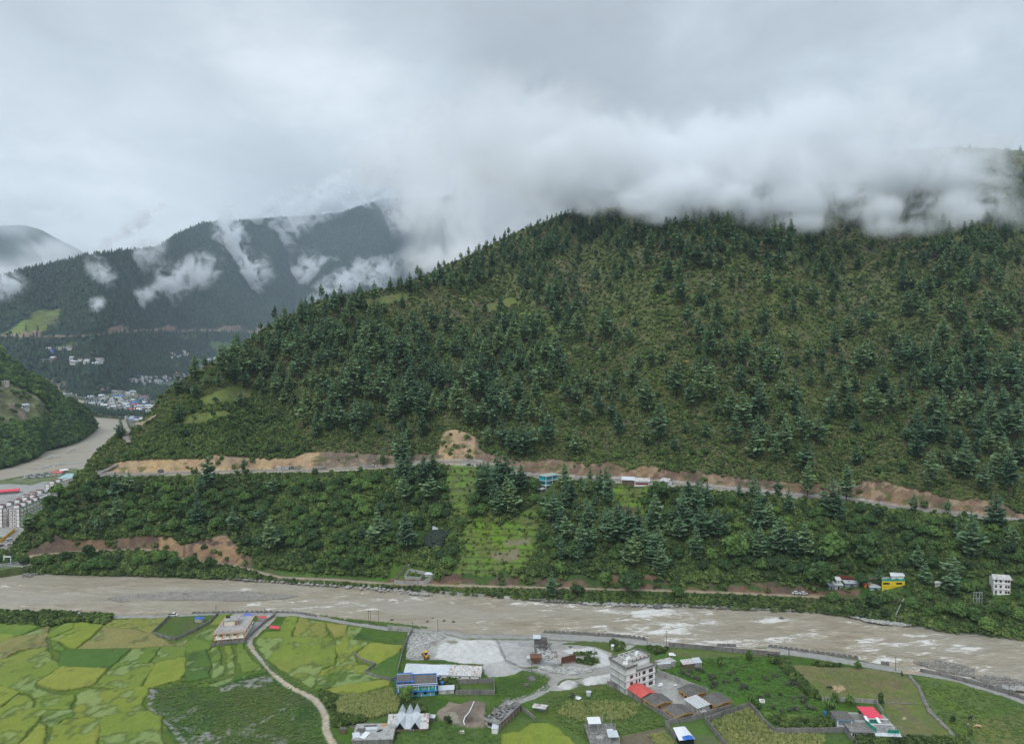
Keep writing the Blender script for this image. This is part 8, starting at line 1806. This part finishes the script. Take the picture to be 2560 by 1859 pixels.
# riverside things
s = hsite(9, (1208, 972), (1378, 1016), 8, 'building', 'yellow single-storey building with green netting on its roof by the river', 'building', 2.4); L, D = s.L, s.D
s.uy = Vector((.38, .92, 0)).normalized()
s.box('wall', 0, 0, -5, L, D, 2.95, 'yellow'); s.box('floor_band', -.1, -.1, -.2, L + .1, D, 0, 'ochre'); s.box('roof_floor', 0, 0, 2.9, L, D, 3.05, 'conc')
for x, w_ in ((.6, L * .28), (L * .62, L * .26)): s.boxes('window', [(x, -.05, 1.1, x + w_, -.004, 2.1)], 'dark')
for x in (0, L * .36, L - .3): s.box('pillar', x, -.12, -.2, x + .3, -.006, 3.0, 'yellow')
mb = MB()
for k in range(18):
    x0 = k * L / 18; zz = 4.2 - .35 * math.sin(k); mb.add([s.P(x0, .0, 2.95), s.P(x0 + L / 18, .1, 2.95), s.P(x0 + L / 18, .3 - .2 * (k % 2), zz), s.P(x0, .1 + .2 * (k % 2), zz)], [(0, 1, 2, 3)])
mb.build('netting', M_['green'], s.t); s.box('roof_room', L * .45, D * .5, 3.05, L, D, 4.8, 'white'); s.slab('room_roof', [(L * .4, D * .4, 4.8), (L + .5, D * .4, 4.8), (L + .5, D + .4, 5.4), (L * .4, D + .4, 5.4)], .1, 'bag')
mb = MB(); p = s.P(L + 1.5, 3, 0); mb.tube(p, p + Vector((0, 0, 1.5)), .7, .7, 10); mb.build('water_tank', M_['bluetarp'], s.t)
s = hsite(9, (2040, 1000), (2165, 1008), 7, 'house', 'white three-storey house with pale streaked roof at the right edge', 'house', 0); L, D = s.L, s.D; s.uy = Vector((.30, .95, 0)).normalized()
s.box('wall', 0, 0, -4, L, D, 8.6, 'white')
for k in (0, 1, 2):
    for x in (L * .08, L * .36, L * .68, L * .84): s.win('f', x, k * 2.9 + .9, 1.0, 1.3, 'redbrown', 'glass', 0)
    s.box('floor_band', -.3, -.3, k * 2.9 - .1, L + .1, -.005, k * 2.9 + .1, 'grime')
s.corrug('roof', [(-.6, -.9, 8.4), (L + .8, -.9, 8.4), (L + .4, D * .5, 10.0), (0, D * .5, 10.0)], 'rusty', 10); s.corrug('roof', [(0, D * .5, 10.0), (L + .4, D * .5, 10.0), (L + .8, D + .5, 8.6), (-.6, D + .5, 8.6)], 'tin', 8)
s = hsite(9, (1606, 944), (1648, 944), 3, 'hut', 'small white flat-roofed hut among bushes left of the white house', 'hut', 0); s.box('wall', 0, 0, -1.5, s.L, s.D, 2.2, 'white'); s.box('roof', -.6, -.6, 2.2, s.L + .4, s.D + .3, 2.45, 'bag'); s.win('f', .5, .6, .9, 1.0)
for i, (x0, x1, y, hh, wm, rm, lab) in enumerate([(812, 848, 966, 2.6, 'greywall', 'tin', 'small blue-grey shed leftmost of the riverside cluster'), (868, 902, 930, 3.0, 'grime', 'bag', 'tall narrow pale hut at the upper left of the riverside cluster'), (854, 916, 968, 3.0, 'conc', 'tin', 'grey concrete shed in the riverside cluster'), (904, 990, 900, 1.8, 'maroon', 'maroon', 'long maroon roofed hut at the back of the riverside cluster'),
                                                  (934, 1034, 950, 2.6, 'greywall', 'tin', 'low grey building with teal base in the riverside cluster'), (1086, 1150, 912, 1.9, 'maroon', 'slate', 'dark red hut behind the round tree of the cluster'), (1076, 1124, 950, 2.6, 'orange', 'rusty', 'orange-red hut in the middle of the riverside cluster'), (1120, 1196, 972, 2.0, 'tealroof', 'tin', 'teal-walled shed left of the yellow building')]):
    s = hsite(9, (x0, y), (x1, y + 2), 4, 'shed', lab, 'shed', 0); s.box('wall', 0, 0, -2, s.L, s.D, hh, wm); s.corrug('roof', [(-.4, -.6, hh), (s.L + .3, -.6, hh), (s.L + .3, s.D + .2, hh + .7), (-.4, s.D + .2, hh + .7)], rm, 6); s.boxes('door', [(s.L * .4, -.05, -.5, s.L * .6, -.006, hh * .7)], 'dark')
o = MB().box(0, 0, -.3, 4.2, 2, 1.6).build('water_tank', M_['rust']); o.location = onhill(9, 665, 998, .3); tag(o, 'rusty red box right of the two white cars on the track', 'tank')
wallline(9, [(1160, 1158), (1290, 1180), (1426, 1196)], 3.0, 'dconc', 'retaining_wall', 'long grey retaining wall at the water below the yellow building', at=lambda x, y: H(x, y + 6))
wallline(7, [(1768, 1178), (1960, 1196), (2170, 1212)], 2.6, 'conc', 'retaining_wall', 'pale concrete retaining wall on the far bank below the terraces', at=lambda x, y: H(x, y + 4))
wallline(9, [(930, 1052), (1062, 1078)], 2.0, 'dconc', 'retaining_wall', 'dark terrace wall in the bright bushes below the sheds', at=H)
wallline(7, [(1368, 1092), (1500, 1098), (1628, 1100), (1720, 1030)], 2.6, 'conc', 'yard_wall', 'pale wall of the small yard beside the river track', posts=4, at=lambda x, y: H(x, y + 2)); wallline(7, [(1368, 1092), (1490, 930)], 2.0, 'dconc', 'yard_wall', 'slanting wall at the left of the river track yard', at=H); wallline(7, [(1490, 930), (1670, 880)], .5, 'bag', 'fence', 'pale rail fence above the river track yard', at=H)
s = hsite(7, (1640, 1030), (1700, 1032), 4, 'shed', 'white-roofed shed inside the river track yard', 'shed', 0); s.box('wall', 0, 0, -1.5, s.L, s.D, 1.6, 'grime'); s.slab('roof', [(-.4, -.4, 1.6), (s.L + .3, -.4, 1.6), (s.L + .8, s.D, 2.2), (0, s.D, 2.2)], .1, 'bag')
P = [H(*cr(7, q)) for q in ((1500, 985), (1640, 1010), (1600, 1060), (1460, 1050))]; t = thing('foundation', 'unfinished concrete foundation inside the river track yard', 'foundation', tuple(P[0]))
for i in range(4): a, b = P[i] - P[0], P[(i + 1) % 4] - P[0]; MB().bar(a + Vector((0, 0, .6)), b + Vector((0, 0, .6)), .4, 2.2).build('wall', M_['conc'], t)
t = thing('water_pipe', 'long pale pipe slanting from the yellow building down to the water', 'pipe', tuple(H(*cr(9, (1372, 1040))))); q = H(*cr(9, (1304, 1176))) - t.location; MB().tube((0, 0, .8), (q.x, q.y, q.z + .8), .22, .22, 8).build('tube', M_['steel'], t)
for f in (.05, .5, .95): MB().bar((q.x * f, q.y * f, q.z * f - 1), (q.x * f, q.y * f, q.z * f + .7), .2).build('support', M_['conc'], t)
t = thing('lattice_tower', 'grey steel lattice frame tower above the wooded river bend', 'tower', tuple(H(*cr(9, (1922, 1100))))); hh = 8.5
for x in (-2.2, -.8, .8, 2.2): MB().bar((x, 0, -1), (x, 0, hh), .2).build('leg', M_['steel'], t)
for z_ in (2, 5, 8.2): MB().bar((-2.6, 0, z_), (2.6, 0, z_), .18).build('crossarm', M_['steel'], t)
MB().bar((-2.2, .05, 0), (2.2, .05, hh), .14).build('brace', M_['steel'], t); MB().bar((2.2, .1, 0), (-2.2, .1, hh), .14).build('brace', M_['steel'], t)
for (x0, y0, x1, y1, sg) in ((1925, 1010, 2300, 1290, 3), (1925, 1015, 1440, 1110, 3)):
    A_, B_ = H(*cr(9, (x0, y0 + 80))) + Vector((0, 0, hh)), H(*cr(9, (min(x1, 2268), y1))) + Vector((0, 0, 6)); mb = MB(); pr = A_
    for k in range(1, 13): f = k / 12; q = A_.lerp(B_, f) - Vector((0, 0, 4 * f * (1 - f) * sg)); mb.bar(pr - A_, q - A_, .07); pr = q
    o = mb.build('power_line', M_['pole']); o.location = A_; tag(o, 'sagging power line from the lattice tower ' + ('to the right over the trees' if x1 > 2000 else 'to the left over the bushes'), 'cable')
for c_, x, y, ty, lab in [(16, 65, 850, 815, 'left thin pole of the group at the road bend'), (16, 75, 850, 815, 'right thin pole of the group at the road bend'), (16, 686, 828, 775, 'road lamp pole left of the young pine'), (16, 800, 826, 790, 'thin pole right of the road lamp'), (16, 1480, 818, 760, 'pole beside the grey gravel cone'), (16, 1540, 815, 765, 'pole right of the grey gravel cone'), (8, 790, 170, 110, 'pole above the turquoise house'), (8, 1160, 185, 120, 'pole left of the road sheds'), (8, 1695, 215, 150, 'left pole right of the road sheds'), (8, 1705, 216, 150, 'right pole right of the road sheds'), (8, 1970, 235, 170, 'pole on the upper road beyond the sheds'), (9, 1188, 320, 270, 'pole in front of the tall tan cutting'), (9, 2122, 420, 370, 'pole at the right end of the upper road'), (9, 1862, 975, 875, 'dark pole left of the white house'), (7, 2045, 1010, 820, 'tall thin pole on the lower terraces'), (8, 500, 1120, 1060, 'leaning pole on the river track bank')]:
    pole(c_, (x, y), ty, lab, hs=True, m='pole', arms=1, r=.12)
for c_, p, lab in [(14, (55, 1485), 'orange tarpaulin scrap under the pines at the gully mouth'), (14, (1885, 1300), 'small orange slip in the right-hand grove'), (9, (1825, 70), 'orange scrap on the right-hand slope'), (0, (1133, 1003), 'orange earth scar just above the road')]:
    q = H(*cr(c_, p)); o = link(bpy.data.objects.new('tarpaulin', rockmesh(91, 'plank', 'tarpaulin'))); o.location = q + Vector((0, 0, .5)); o.scale = (2.2, 1.0, 1.5); o.rotation_euler = (.3, .4, .2); tag(o, lab, 'tarpaulin')
# bridge at the left edge
t = thing('bridge', 'steel truss bridge end with concrete pier at the left edge of the river', 'bridge', tuple(G(*cr(12, (200, 1150)), 0)))
o0 = t.location; PB = lambda x, y, z: G(*cr(12, (x, y)), z) - o0
a = G(*cr(12, (175, 1300)), WATER) - o0; w_ = (G(*cr(12, (415, 1310)), WATER) - o0 - a); MB().hexa([a + Vector((0, 0, -2)), a + w_ + Vector((0, 0, -2)), a + w_ + Vector((0, 9, -2)), a + Vector((0, 9, -2))], [a + Vector((0, 0, 4.6)), a + w_ + Vector((0, 0, 4.6)), a + w_ + Vector((0, 9, 4.6)), a + Vector((0, 9, 4.6))]).build('abutment', M_['conc'], t)
MB().hexa([a + Vector((-.4, -.3, 4.61)), a + w_ + Vector((.4, -.3, 4.61)), a + w_ + Vector((.4, .6, 4.61)), a + Vector((-.4, .6, 4.61))], [a + Vector((-.4, -.3, 5.1)), a + w_ + Vector((.4, -.3, 5.1)), a + w_ + Vector((.4, .6, 5.1)), a + Vector((-.4, .6, 5.1))]).build('cap', M_['grime'], t)
d0 = a + w_ * .6 + Vector((0, 8, 3.2)); d1 = a + Vector((-34, -26, 3.2)); sd = Vector((2.4, -3.4, 0)); up = Vector((0, 0, 3.2))
MB().hexa([d0, d0 + sd, d1 + sd, d1], [d0 + Vector((0, 0, .4)), d0 + sd + Vector((0, 0, .4)), d1 + sd + Vector((0, 0, .4)), d1 + Vector((0, 0, .4))]).build('deck', M_['wood'], t)
for sd_ in (Vector((0, 0, 0)), sd):
    mb = MB(); n = 12; mb.bar(d0 + sd_ + up, d1 + sd_ + up, .35); mb.bar(d0 + sd_ + Vector((0, 0, .5)), d1 + sd_ + Vector((0, 0, .5)), .35)
    for k in range(n): p, q = (d0 + sd_).lerp(d1 + sd_, k / n), (d0 + sd_).lerp(d1 + sd_, (k + 1) / n); mb.bar(p + Vector((0, 0, .5)), q + up, .22); mb.bar(p + up, q + Vector((0, 0, .5)), .22); mb.bar(p + Vector((0, 0, .5)), p + up, .22)
    mb.build('truss', M_['steel'], t)
for dx in (0, 3.2): q = PB(45 + dx * 20, 1170, 0); MB().bar(q + Vector((dx, 0, -3)), q + Vector((dx * .6, 2, 6.6)), .5).build('tower_leg', M_['bag'], t)
q = PB(60, 1170, 0); MB().bar(q + Vector((-.5, 1, 6.4)), q + Vector((4, 1, 6.4)), .6, .8).build('tower_beam', M_['bag'], t)
stones('bank_stones', 12, [(-60, 1180), (170, 1200), (180, 1310), (-60, 1330)], 80, .5, 1.6, WATER + .8, 55, RK); stones('bank_stones', 12, [(440, 1290), (800, 1290), (600, 1340), (420, 1370)], 60, .3, .9, WATER + .7, 56)
scatter('bank_bushes', Gn(*np.array(cr(12, *[(x, 880 + (x * 37) % 110) for x in range(-300, 150, 9)])).T, 2.0), np.full(50, 1.0), SHRUBS, 95); wallline(12, [(10, 720), (275, 500)], 2.2, 'machine', 'boundary_wall', 'bright yellow wall slanting beside the road below the white apartments', z=2.1)

# ---- apartments at the left: white blocks striped with brown frames
def apartment(a, b, back, floors, label, fh=2.35, nbay=3, c=12):
    s = Site(c, a, b, back, 'apartment_block', label, 'apartment block', z=2.05, group='white apartment blocks by the river'); L, D = s.L, s.D; Ht = floors * fh
    s.uy = (s.uy).normalized(); s.box('wall', 0, 0, -.5, L, D, Ht, 'white')
    fr = MB(); 
    for k in range(floors + 1): z = k * fh; s.hexa(fr, -.15, -.15, z - .14, L + .15, -.002, z + .1); s.hexa(fr, L + .002, -.15, z - .14, L + .15, D, z + .1)
    for i in range(nbay + 1): x = i * (L - .3) / nbay; s.hexa(fr, x, -.2, -.4, x + .3, -.004, Ht)
    nb = max(2, int(D / 5))
    for i in range(nb + 1): y = i * (D - .3) / nb; s.hexa(fr, L + .004, y, -.4, L + .2, y + .3, Ht)
    fr.build('frame', M_['redbrown'], s.t); s.box('roof', .3, .3, Ht, L - .3, D - .3, Ht + .12, 'tealroof' if False else 'steel')
    s.boxes('parapet', [(-.1, -.1, Ht, L + .1, .2, Ht + .7), (-.1, D - .2, Ht, L + .1, D + .1, Ht + .7), (-.1, .2, Ht, .2, D - .2, Ht + .7), (L - .2, .2, Ht, L + .1, D - .2, Ht + .7)], 'grime')
    for k in range(floors):
        s.win('f', L * .45, k * fh + .6, 1.0, 1.3, 'grime', 'dark', 0)
        if nbay > 2: s.win('f', L * .12, k * fh + .8, 1.1, 1.0, 'grime', 'glass', 0)
    for k in range(floors):
        for i in range(nb): s.box('balcony', L + .2, (i + .35) * D / nb, k * fh + .1, L + .95, (i + .8) * D / nb, k * fh + .95, 'white')
    for i in range(max(1, int(D / 11))):
        y = 3 + i * 10; st = s.box('stair_head', L * .3, y, Ht + .12, L * .75, y + 3.6, Ht + 2.3, 'white'); s.box('head_roof', L * .26, y - .3, Ht + 2.3, L * .79, y + 3.9, Ht + 2.5, 'redbrown', st); p = s.P(L * .86, y + 2, Ht + .1); mb = MB(); mb.tube(p, p + Vector((0, 0, 1.5)), .6, .6, 8); mb.build('water_tank', M_['black'], s.t)
    return s
apartment((168, 432), (374, 428), (640, 150), 5, 'nearest white five-storey apartment block with brown frame lines', 2.9)
apartment((-120, 420), (50, 432), (330, 140), 5, 'white apartment block cut by the left edge of the picture', 2.9)
apartment((310, 190), (560, 185), (760, 10), 5, 'white apartment block behind the nearest one', 2.7)
apartment((400, 300), (480, 300), (560, 245), 4, 'short white block at the far end of the apartment row', 2.4, 2, 6)
s = Site(11, (640, 1410), (800, 1405), 14, 'hall', 'maroon hall with pale teal hipped roof at the foot of the hill', 'hall', z=2.1); L, D = s.L, s.D; s.box('wall', 0, 0, -.5, L, D, 4.4, 'maroon')
for k in range(7): s.box('pillar', k * (L - .4) / 6, -.3, -.4, k * (L - .4) / 6 + .4, -.01, 4.4, 'white')
s.box('balcony', -.6, -.6, 2.1, L + .6, -.31, 2.5, 'white'); a, b, c_, d = [s.P(*q) for q in ((-1.6, -1.8, 4.4), (L + 1.6, -1.8, 4.4), (L + 1.6, D + 1, 4.4), (-1.6, D + 1, 4.4))]; e, f = s.P(L * .3, D * .55, 8), s.P(L * .72, D * .55, 8); MB().add([a, b, c_, d, e, f], [(0, 1, 5, 4), (1, 2, 5), (2, 3, 4, 5), (3, 0, 4), (3, 2, 1, 0)]).build('roof', M_['tealroof'], s.t)
s.slab('dormer', [(L * .35, D * .1, 5.6), (L * .65, D * .1, 5.6), (L * .6, D * .35, 7.3), (L * .4, D * .35, 7.3)], .3, 'tealroof')
for a_, b_, dep, hh, wm, rm, lab in [((625, 1452), (690, 1450), 5, 2.6, 'maroon', 'rust', 'small maroon porch house in front of the hall'), ((560, 1330), (665, 1328), 8, 2.4, 'grime', 'red', 'low shed with red roof left of the hall'), ((-20, 1545), (200, 1528), 8, 2.6, 'dconc', 'pink', 'long arcade with bright pink-red roof at the left edge'), ((482, 1636), (590, 1625), 9, 2.2, 'grime', 'bag', 'white-roofed shed beside the lane below the flats'), ((655, 1308), (740, 1296), 6, 2.2, 'conc', 'bag', 'white-roofed shed behind the red-roofed one')]:
    s = Site(11, a_, b_, dep, 'shed', lab, 'shed', z=2.1); s.box('wall', 0, 0, -.4, s.L, s.D, hh, wm); s.slab('roof', [(-.5, -.6, hh), (s.L + .5, -.6, hh), (s.L + .5, s.D * .5, hh + 1.6), (-.5, s.D * .5, hh + 1.6)], .12, rm); s.slab('roof', [(-.5, s.D * .5, hh + 1.6), (s.L + .5, s.D * .5, hh + 1.6), (s.L + .5, s.D + .4, hh), (-.5, s.D + .4, hh)], .12, rm)
s = Site(12, (740, 130), (850, 95), 9, 'shed', 'pale zinc-roofed house tucked behind the bush end of the hill', 'shed', z=2.1); s.box('wall', 0, 0, -.4, s.L, s.D, 3, 'white'); s.corrug('roof', [(-.5, -.6, 3), (s.L + .5, -.6, 3), (s.L + .5, s.D, 5), (-.5, s.D, 5)], 'tin', 8)

# ---- town and hamlets: small houses, each its own
TW = ['town_white', 'town_grey', 'town_cream', 'town_blue', 'town_pink']
for n_, c_ in zip(TW, ((.62, .61, .60), (.34, .34, .35), (.60, .55, .45), (.12, .26, .52), (.50, .33, .30))): M_[n_] = mat(n_, c_, var=.08, scale=.3)
for n_, c_ in (('roof_zinc', (.46, .49, .53)), ('roof_white', (.66, .67, .69)), ('roof_rust', (.26, .17, .14)), ('roof_blue', (.08, .22, .55)), ('roof_dark', (.12, .12, .13)), ('roof_red', (.50, .08, .08))): M_[n_] = mat(n_, c_, var=.1, scale=.3)
def townhouse(p, w, d, fl, wm, rm, rz, label, group, flat):
    fh = 2.7; t = thing('town_house', label, 'house', tuple(p), rz, group); Ht = fl * fh
    MB().box(-w / 2, -d / 2, -5, w / 2, d / 2, Ht).build('wall', M_[wm], t)
    mb = MB()
    for k in range(fl):
        for i in range(max(2, int(w / 3))): x = -w / 2 + (i + .3) * w / max(2, int(w / 3)); mb.box(x, -d / 2 - .06, k * fh + .9, x + 1.3, -d / 2 - .005, k * fh + 2.1)
    mb.build('window', M_['dark'], t)
    if fl > 1:
        mb = MB(); 
        for k in range(1, fl): mb.box(-w / 2 - .4, -d / 2 - .7, k * fh - .12, w / 2 + .4, -d / 2 - .062, k * fh + .35)
        mb.build('balcony', M_['roof_white' if wm != 'town_white' else 'town_grey'], t)
    if flat: MB().box(-w / 2 - .5, -d / 2 - .7, Ht, w / 2 + .5, d / 2 + .5, Ht + .4).build('roof', M_[rm], t)
    else: MB().add([(-w / 2 - .6, -d / 2 - .8, Ht), (w / 2 + .6, -d / 2 - .8, Ht), (w / 2 + .6, d / 2 + .6, Ht), (-w / 2 - .6, d / 2 + .6, Ht), (-w / 2 - .6, 0, Ht + d * .22), (w / 2 + .6, 0, Ht + d * .22)], [(0, 1, 5, 4), (3, 4, 5, 2), (1, 2, 5), (0, 4, 3), (3, 2, 1, 0)]).build('roof', M_[rm], t)
WN = {'town_white': 'white', 'town_grey': 'grey', 'town_cream': 'cream', 'town_blue': 'blue', 'town_pink': 'pinkish'}; RN = {'roof_zinc': 'zinc', 'roof_white': 'white', 'roof_rust': 'rusty', 'roof_blue': 'blue', 'roof_dark': 'dark', 'roof_red': 'red'}
r_ = np.random.default_rng(21)
def town(c, poly, n, at, where, group, wmin=7, wmax=14, flmax=3, gap=7.0):
    P = np.array(cr(c, *poly)); k = 0; placed = []; tries = 0
    cx, cy_ = P[:, 0].mean(), P[:, 1].mean()
    while k < n and tries < 6000:
        tries += 1; x, y = r_.uniform(P[:, 0].min(), P[:, 0].max()), r_.uniform(P[:, 1].min(), P[:, 1].max())
        if not inpoly(np.array([x]), np.array([y]), [tuple(q) for q in P])[0]: continue
        p = at(x, y); p = Vector(np.asarray(p).tolist())
        if any((p - q).length < gap for q in placed): continue
        placed.append(p); k += 1; wm = TW[int(r_.choice(5, p=[.5, .17, .17, .08, .08]))]; rm = ['roof_zinc', 'roof_white', 'roof_rust', 'roof_blue', 'roof_dark', 'roof_red'][int(r_.choice(6, p=[.40, .26, .1, .08, .12, .04]))]; fl = int(r_.integers(1, flmax + 1)); flat = r_.random() < .45
        pos = ('upper ' if y < cy_ - 4 else 'lower ' if y > cy_ + 4 else 'middle ') + ('left' if x < cx - 10 else 'right' if x > cx + 10 else 'centre')
        townhouse(p, r_.uniform(wmin, wmax), r_.uniform(wmin * .8, wmax * .8), fl, wm, rm, r_.normal(0, .25), f"{WN[wm]} {['one', 'two', 'three', 'four'][fl - 1]}-storey house, {'flat' if flat else 'gabled'} {RN[rm]} roof, {pos} of {where}", group, flat)
GT = lambda x, y: G(x, y, 3.0)
town(11, [(920, 540), (1030, 520), (1180, 500), (1350, 540), (1500, 560), (1700, 575), (1715, 620), (1690, 680), (1540, 670), (1330, 640), (1100, 620), (930, 580)], 105, GT, 'the riverside town', 'houses of the riverside town', 8, 15, 3, 11)
town(11, [(1230, 440), (1450, 435), (1450, 470), (1620, 500), (1620, 550), (1200, 540), (1190, 500), (1050, 515), (940, 520), (940, 495), (1150, 485)], 30, GT, 'the back row of the town', 'houses at the back of the town', 9, 18, 3, 15)
town(11, [(1380, 300), (1560, 270), (1830, 250), (2070, 225), (2075, 290), (1850, 380), (1700, 410), (1560, 410), (1480, 350), (1400, 330)], 62, FARAT, 'the hillside quarter', 'houses of the hillside quarter', 11, 21, 4, 15)
town(11, [(660, 450), (820, 455), (940, 450), (1060, 445), (1060, 465), (860, 468), (680, 465)], 12, GT, 'the row on the upper river bank', 'low houses on the upper river bank', 8, 14, 1, 18)
town(11, [(1365, 705), (1480, 715), (1560, 705), (1540, 750), (1400, 745)], 12, GT, 'the cluster at the hill foot', 'houses at the hill foot by the river', 6, 10, 1, 9)
for poly, n, w_ in (([(480, 1340), (610, 1325), (610, 1345), (480, 1350)], 5, 'the upper left hamlet'), ([(375, 1350), (455, 1350), (450, 1375), (390, 1375)], 4, 'the hamlet left of the upper one'), ([(345, 1430), (460, 1430), (460, 1455), (350, 1455)], 4, 'the row at the far left'), ([(615, 1435), (890, 1425), (880, 1480), (640, 1490)], 12, 'the hamlet in mid slope'), ([(1460, 1370), (1630, 1375), (1600, 1400), (1520, 1440), (1460, 1430)], 9, 'the hamlet right of the wooded rise'), ([(1760, 1430), (1860, 1420), (1850, 1450), (1760, 1450)], 5, 'the row by the green fields'), ([(1950, 1380), (2000, 1380), (2000, 1400), (1950, 1400)], 2, 'the pair beside the hill edge'), ([(1680, 1490), (1760, 1490), (1740, 1510), (1690, 1505)], 3, 'the trio under the hamlet')):
    town(10, poly, n, FARAT, w_, 'hamlet houses on the far slope', 13, 24, 3, 20)
townhouse(Vector(LEFTAT(*cr(11, (28, 350))).tolist()), 15, 9, 2, 'town_cream', 'roof_white', .2, 'cream two-storey house on the crest road at the left edge', None, True)
townhouse(Vector(LEFTAT(*cr(11, (262, 610))).tolist()), 10, 8, 2, 'town_white', 'roof_zinc', 1.2, 'white gabled house alone on the bare left hillside', None, False)
# parked cars on the flats beside the hall
for i in range(26):
    x, y = 270 + 22 * (i % 13) + r_.uniform(-6, 6), 1345 + (i // 13) * 24 + r_.uniform(-6, 6) - (i % 13) * 2.2
    vehicle(G(*cr(11, (x, y)), 2.1), r_.uniform(-.4, .4), 'small pale parked car in the crowded lot beside the hall', ('car', 'car', 'steel', 'gcar')[i % 4], 'car', 4.3, 1.7, 1.5, 'parked_car', 'cars parked on the river flats')
# woods round the town
def tree_patch(name, c, poly, n, at, sc, variants, seed):
    r = np.random.default_rng(seed); P = np.array(cr(c, *poly)); x = r.uniform(P[:, 0].min(), P[:, 0].max(), n); y = r.uniform(P[:, 1].min(), P[:, 1].max(), n); k = inpoly(x, y, [tuple(a) for a in P]); scatter(name, at(x[k], y[k]), r.uniform(*sc, k.sum()), variants, seed)
tree_patch('town_trees', 11, [(900, 590), (960, 600), (1100, 640), (1340, 665), (1560, 690), (1700, 690), (1700, 740), (1500, 720), (1370, 700), (1100, 680), (970, 668), (900, 620)], 1400, lambda x, y: Gn(x, y, 3.0), (.6, 1.1), FARV, 91)
tree_patch('town_trees', 11, [(1100, 380), (1500, 350), (1850, 380), (1900, 450), (1650, 540), (1600, 500), (1460, 440), (1230, 425), (1060, 460), (900, 450)], 1100, lambda x, y: Gn(x, y, 3.0), (.8, 1.4), FARV, 92)
tree_patch('town_trees', 11, [(900, 500), (1700, 500), (1720, 680), (950, 600)], 260, lambda x, y: Gn(x, y, 3.0), (.5, .9), FARV, 93)
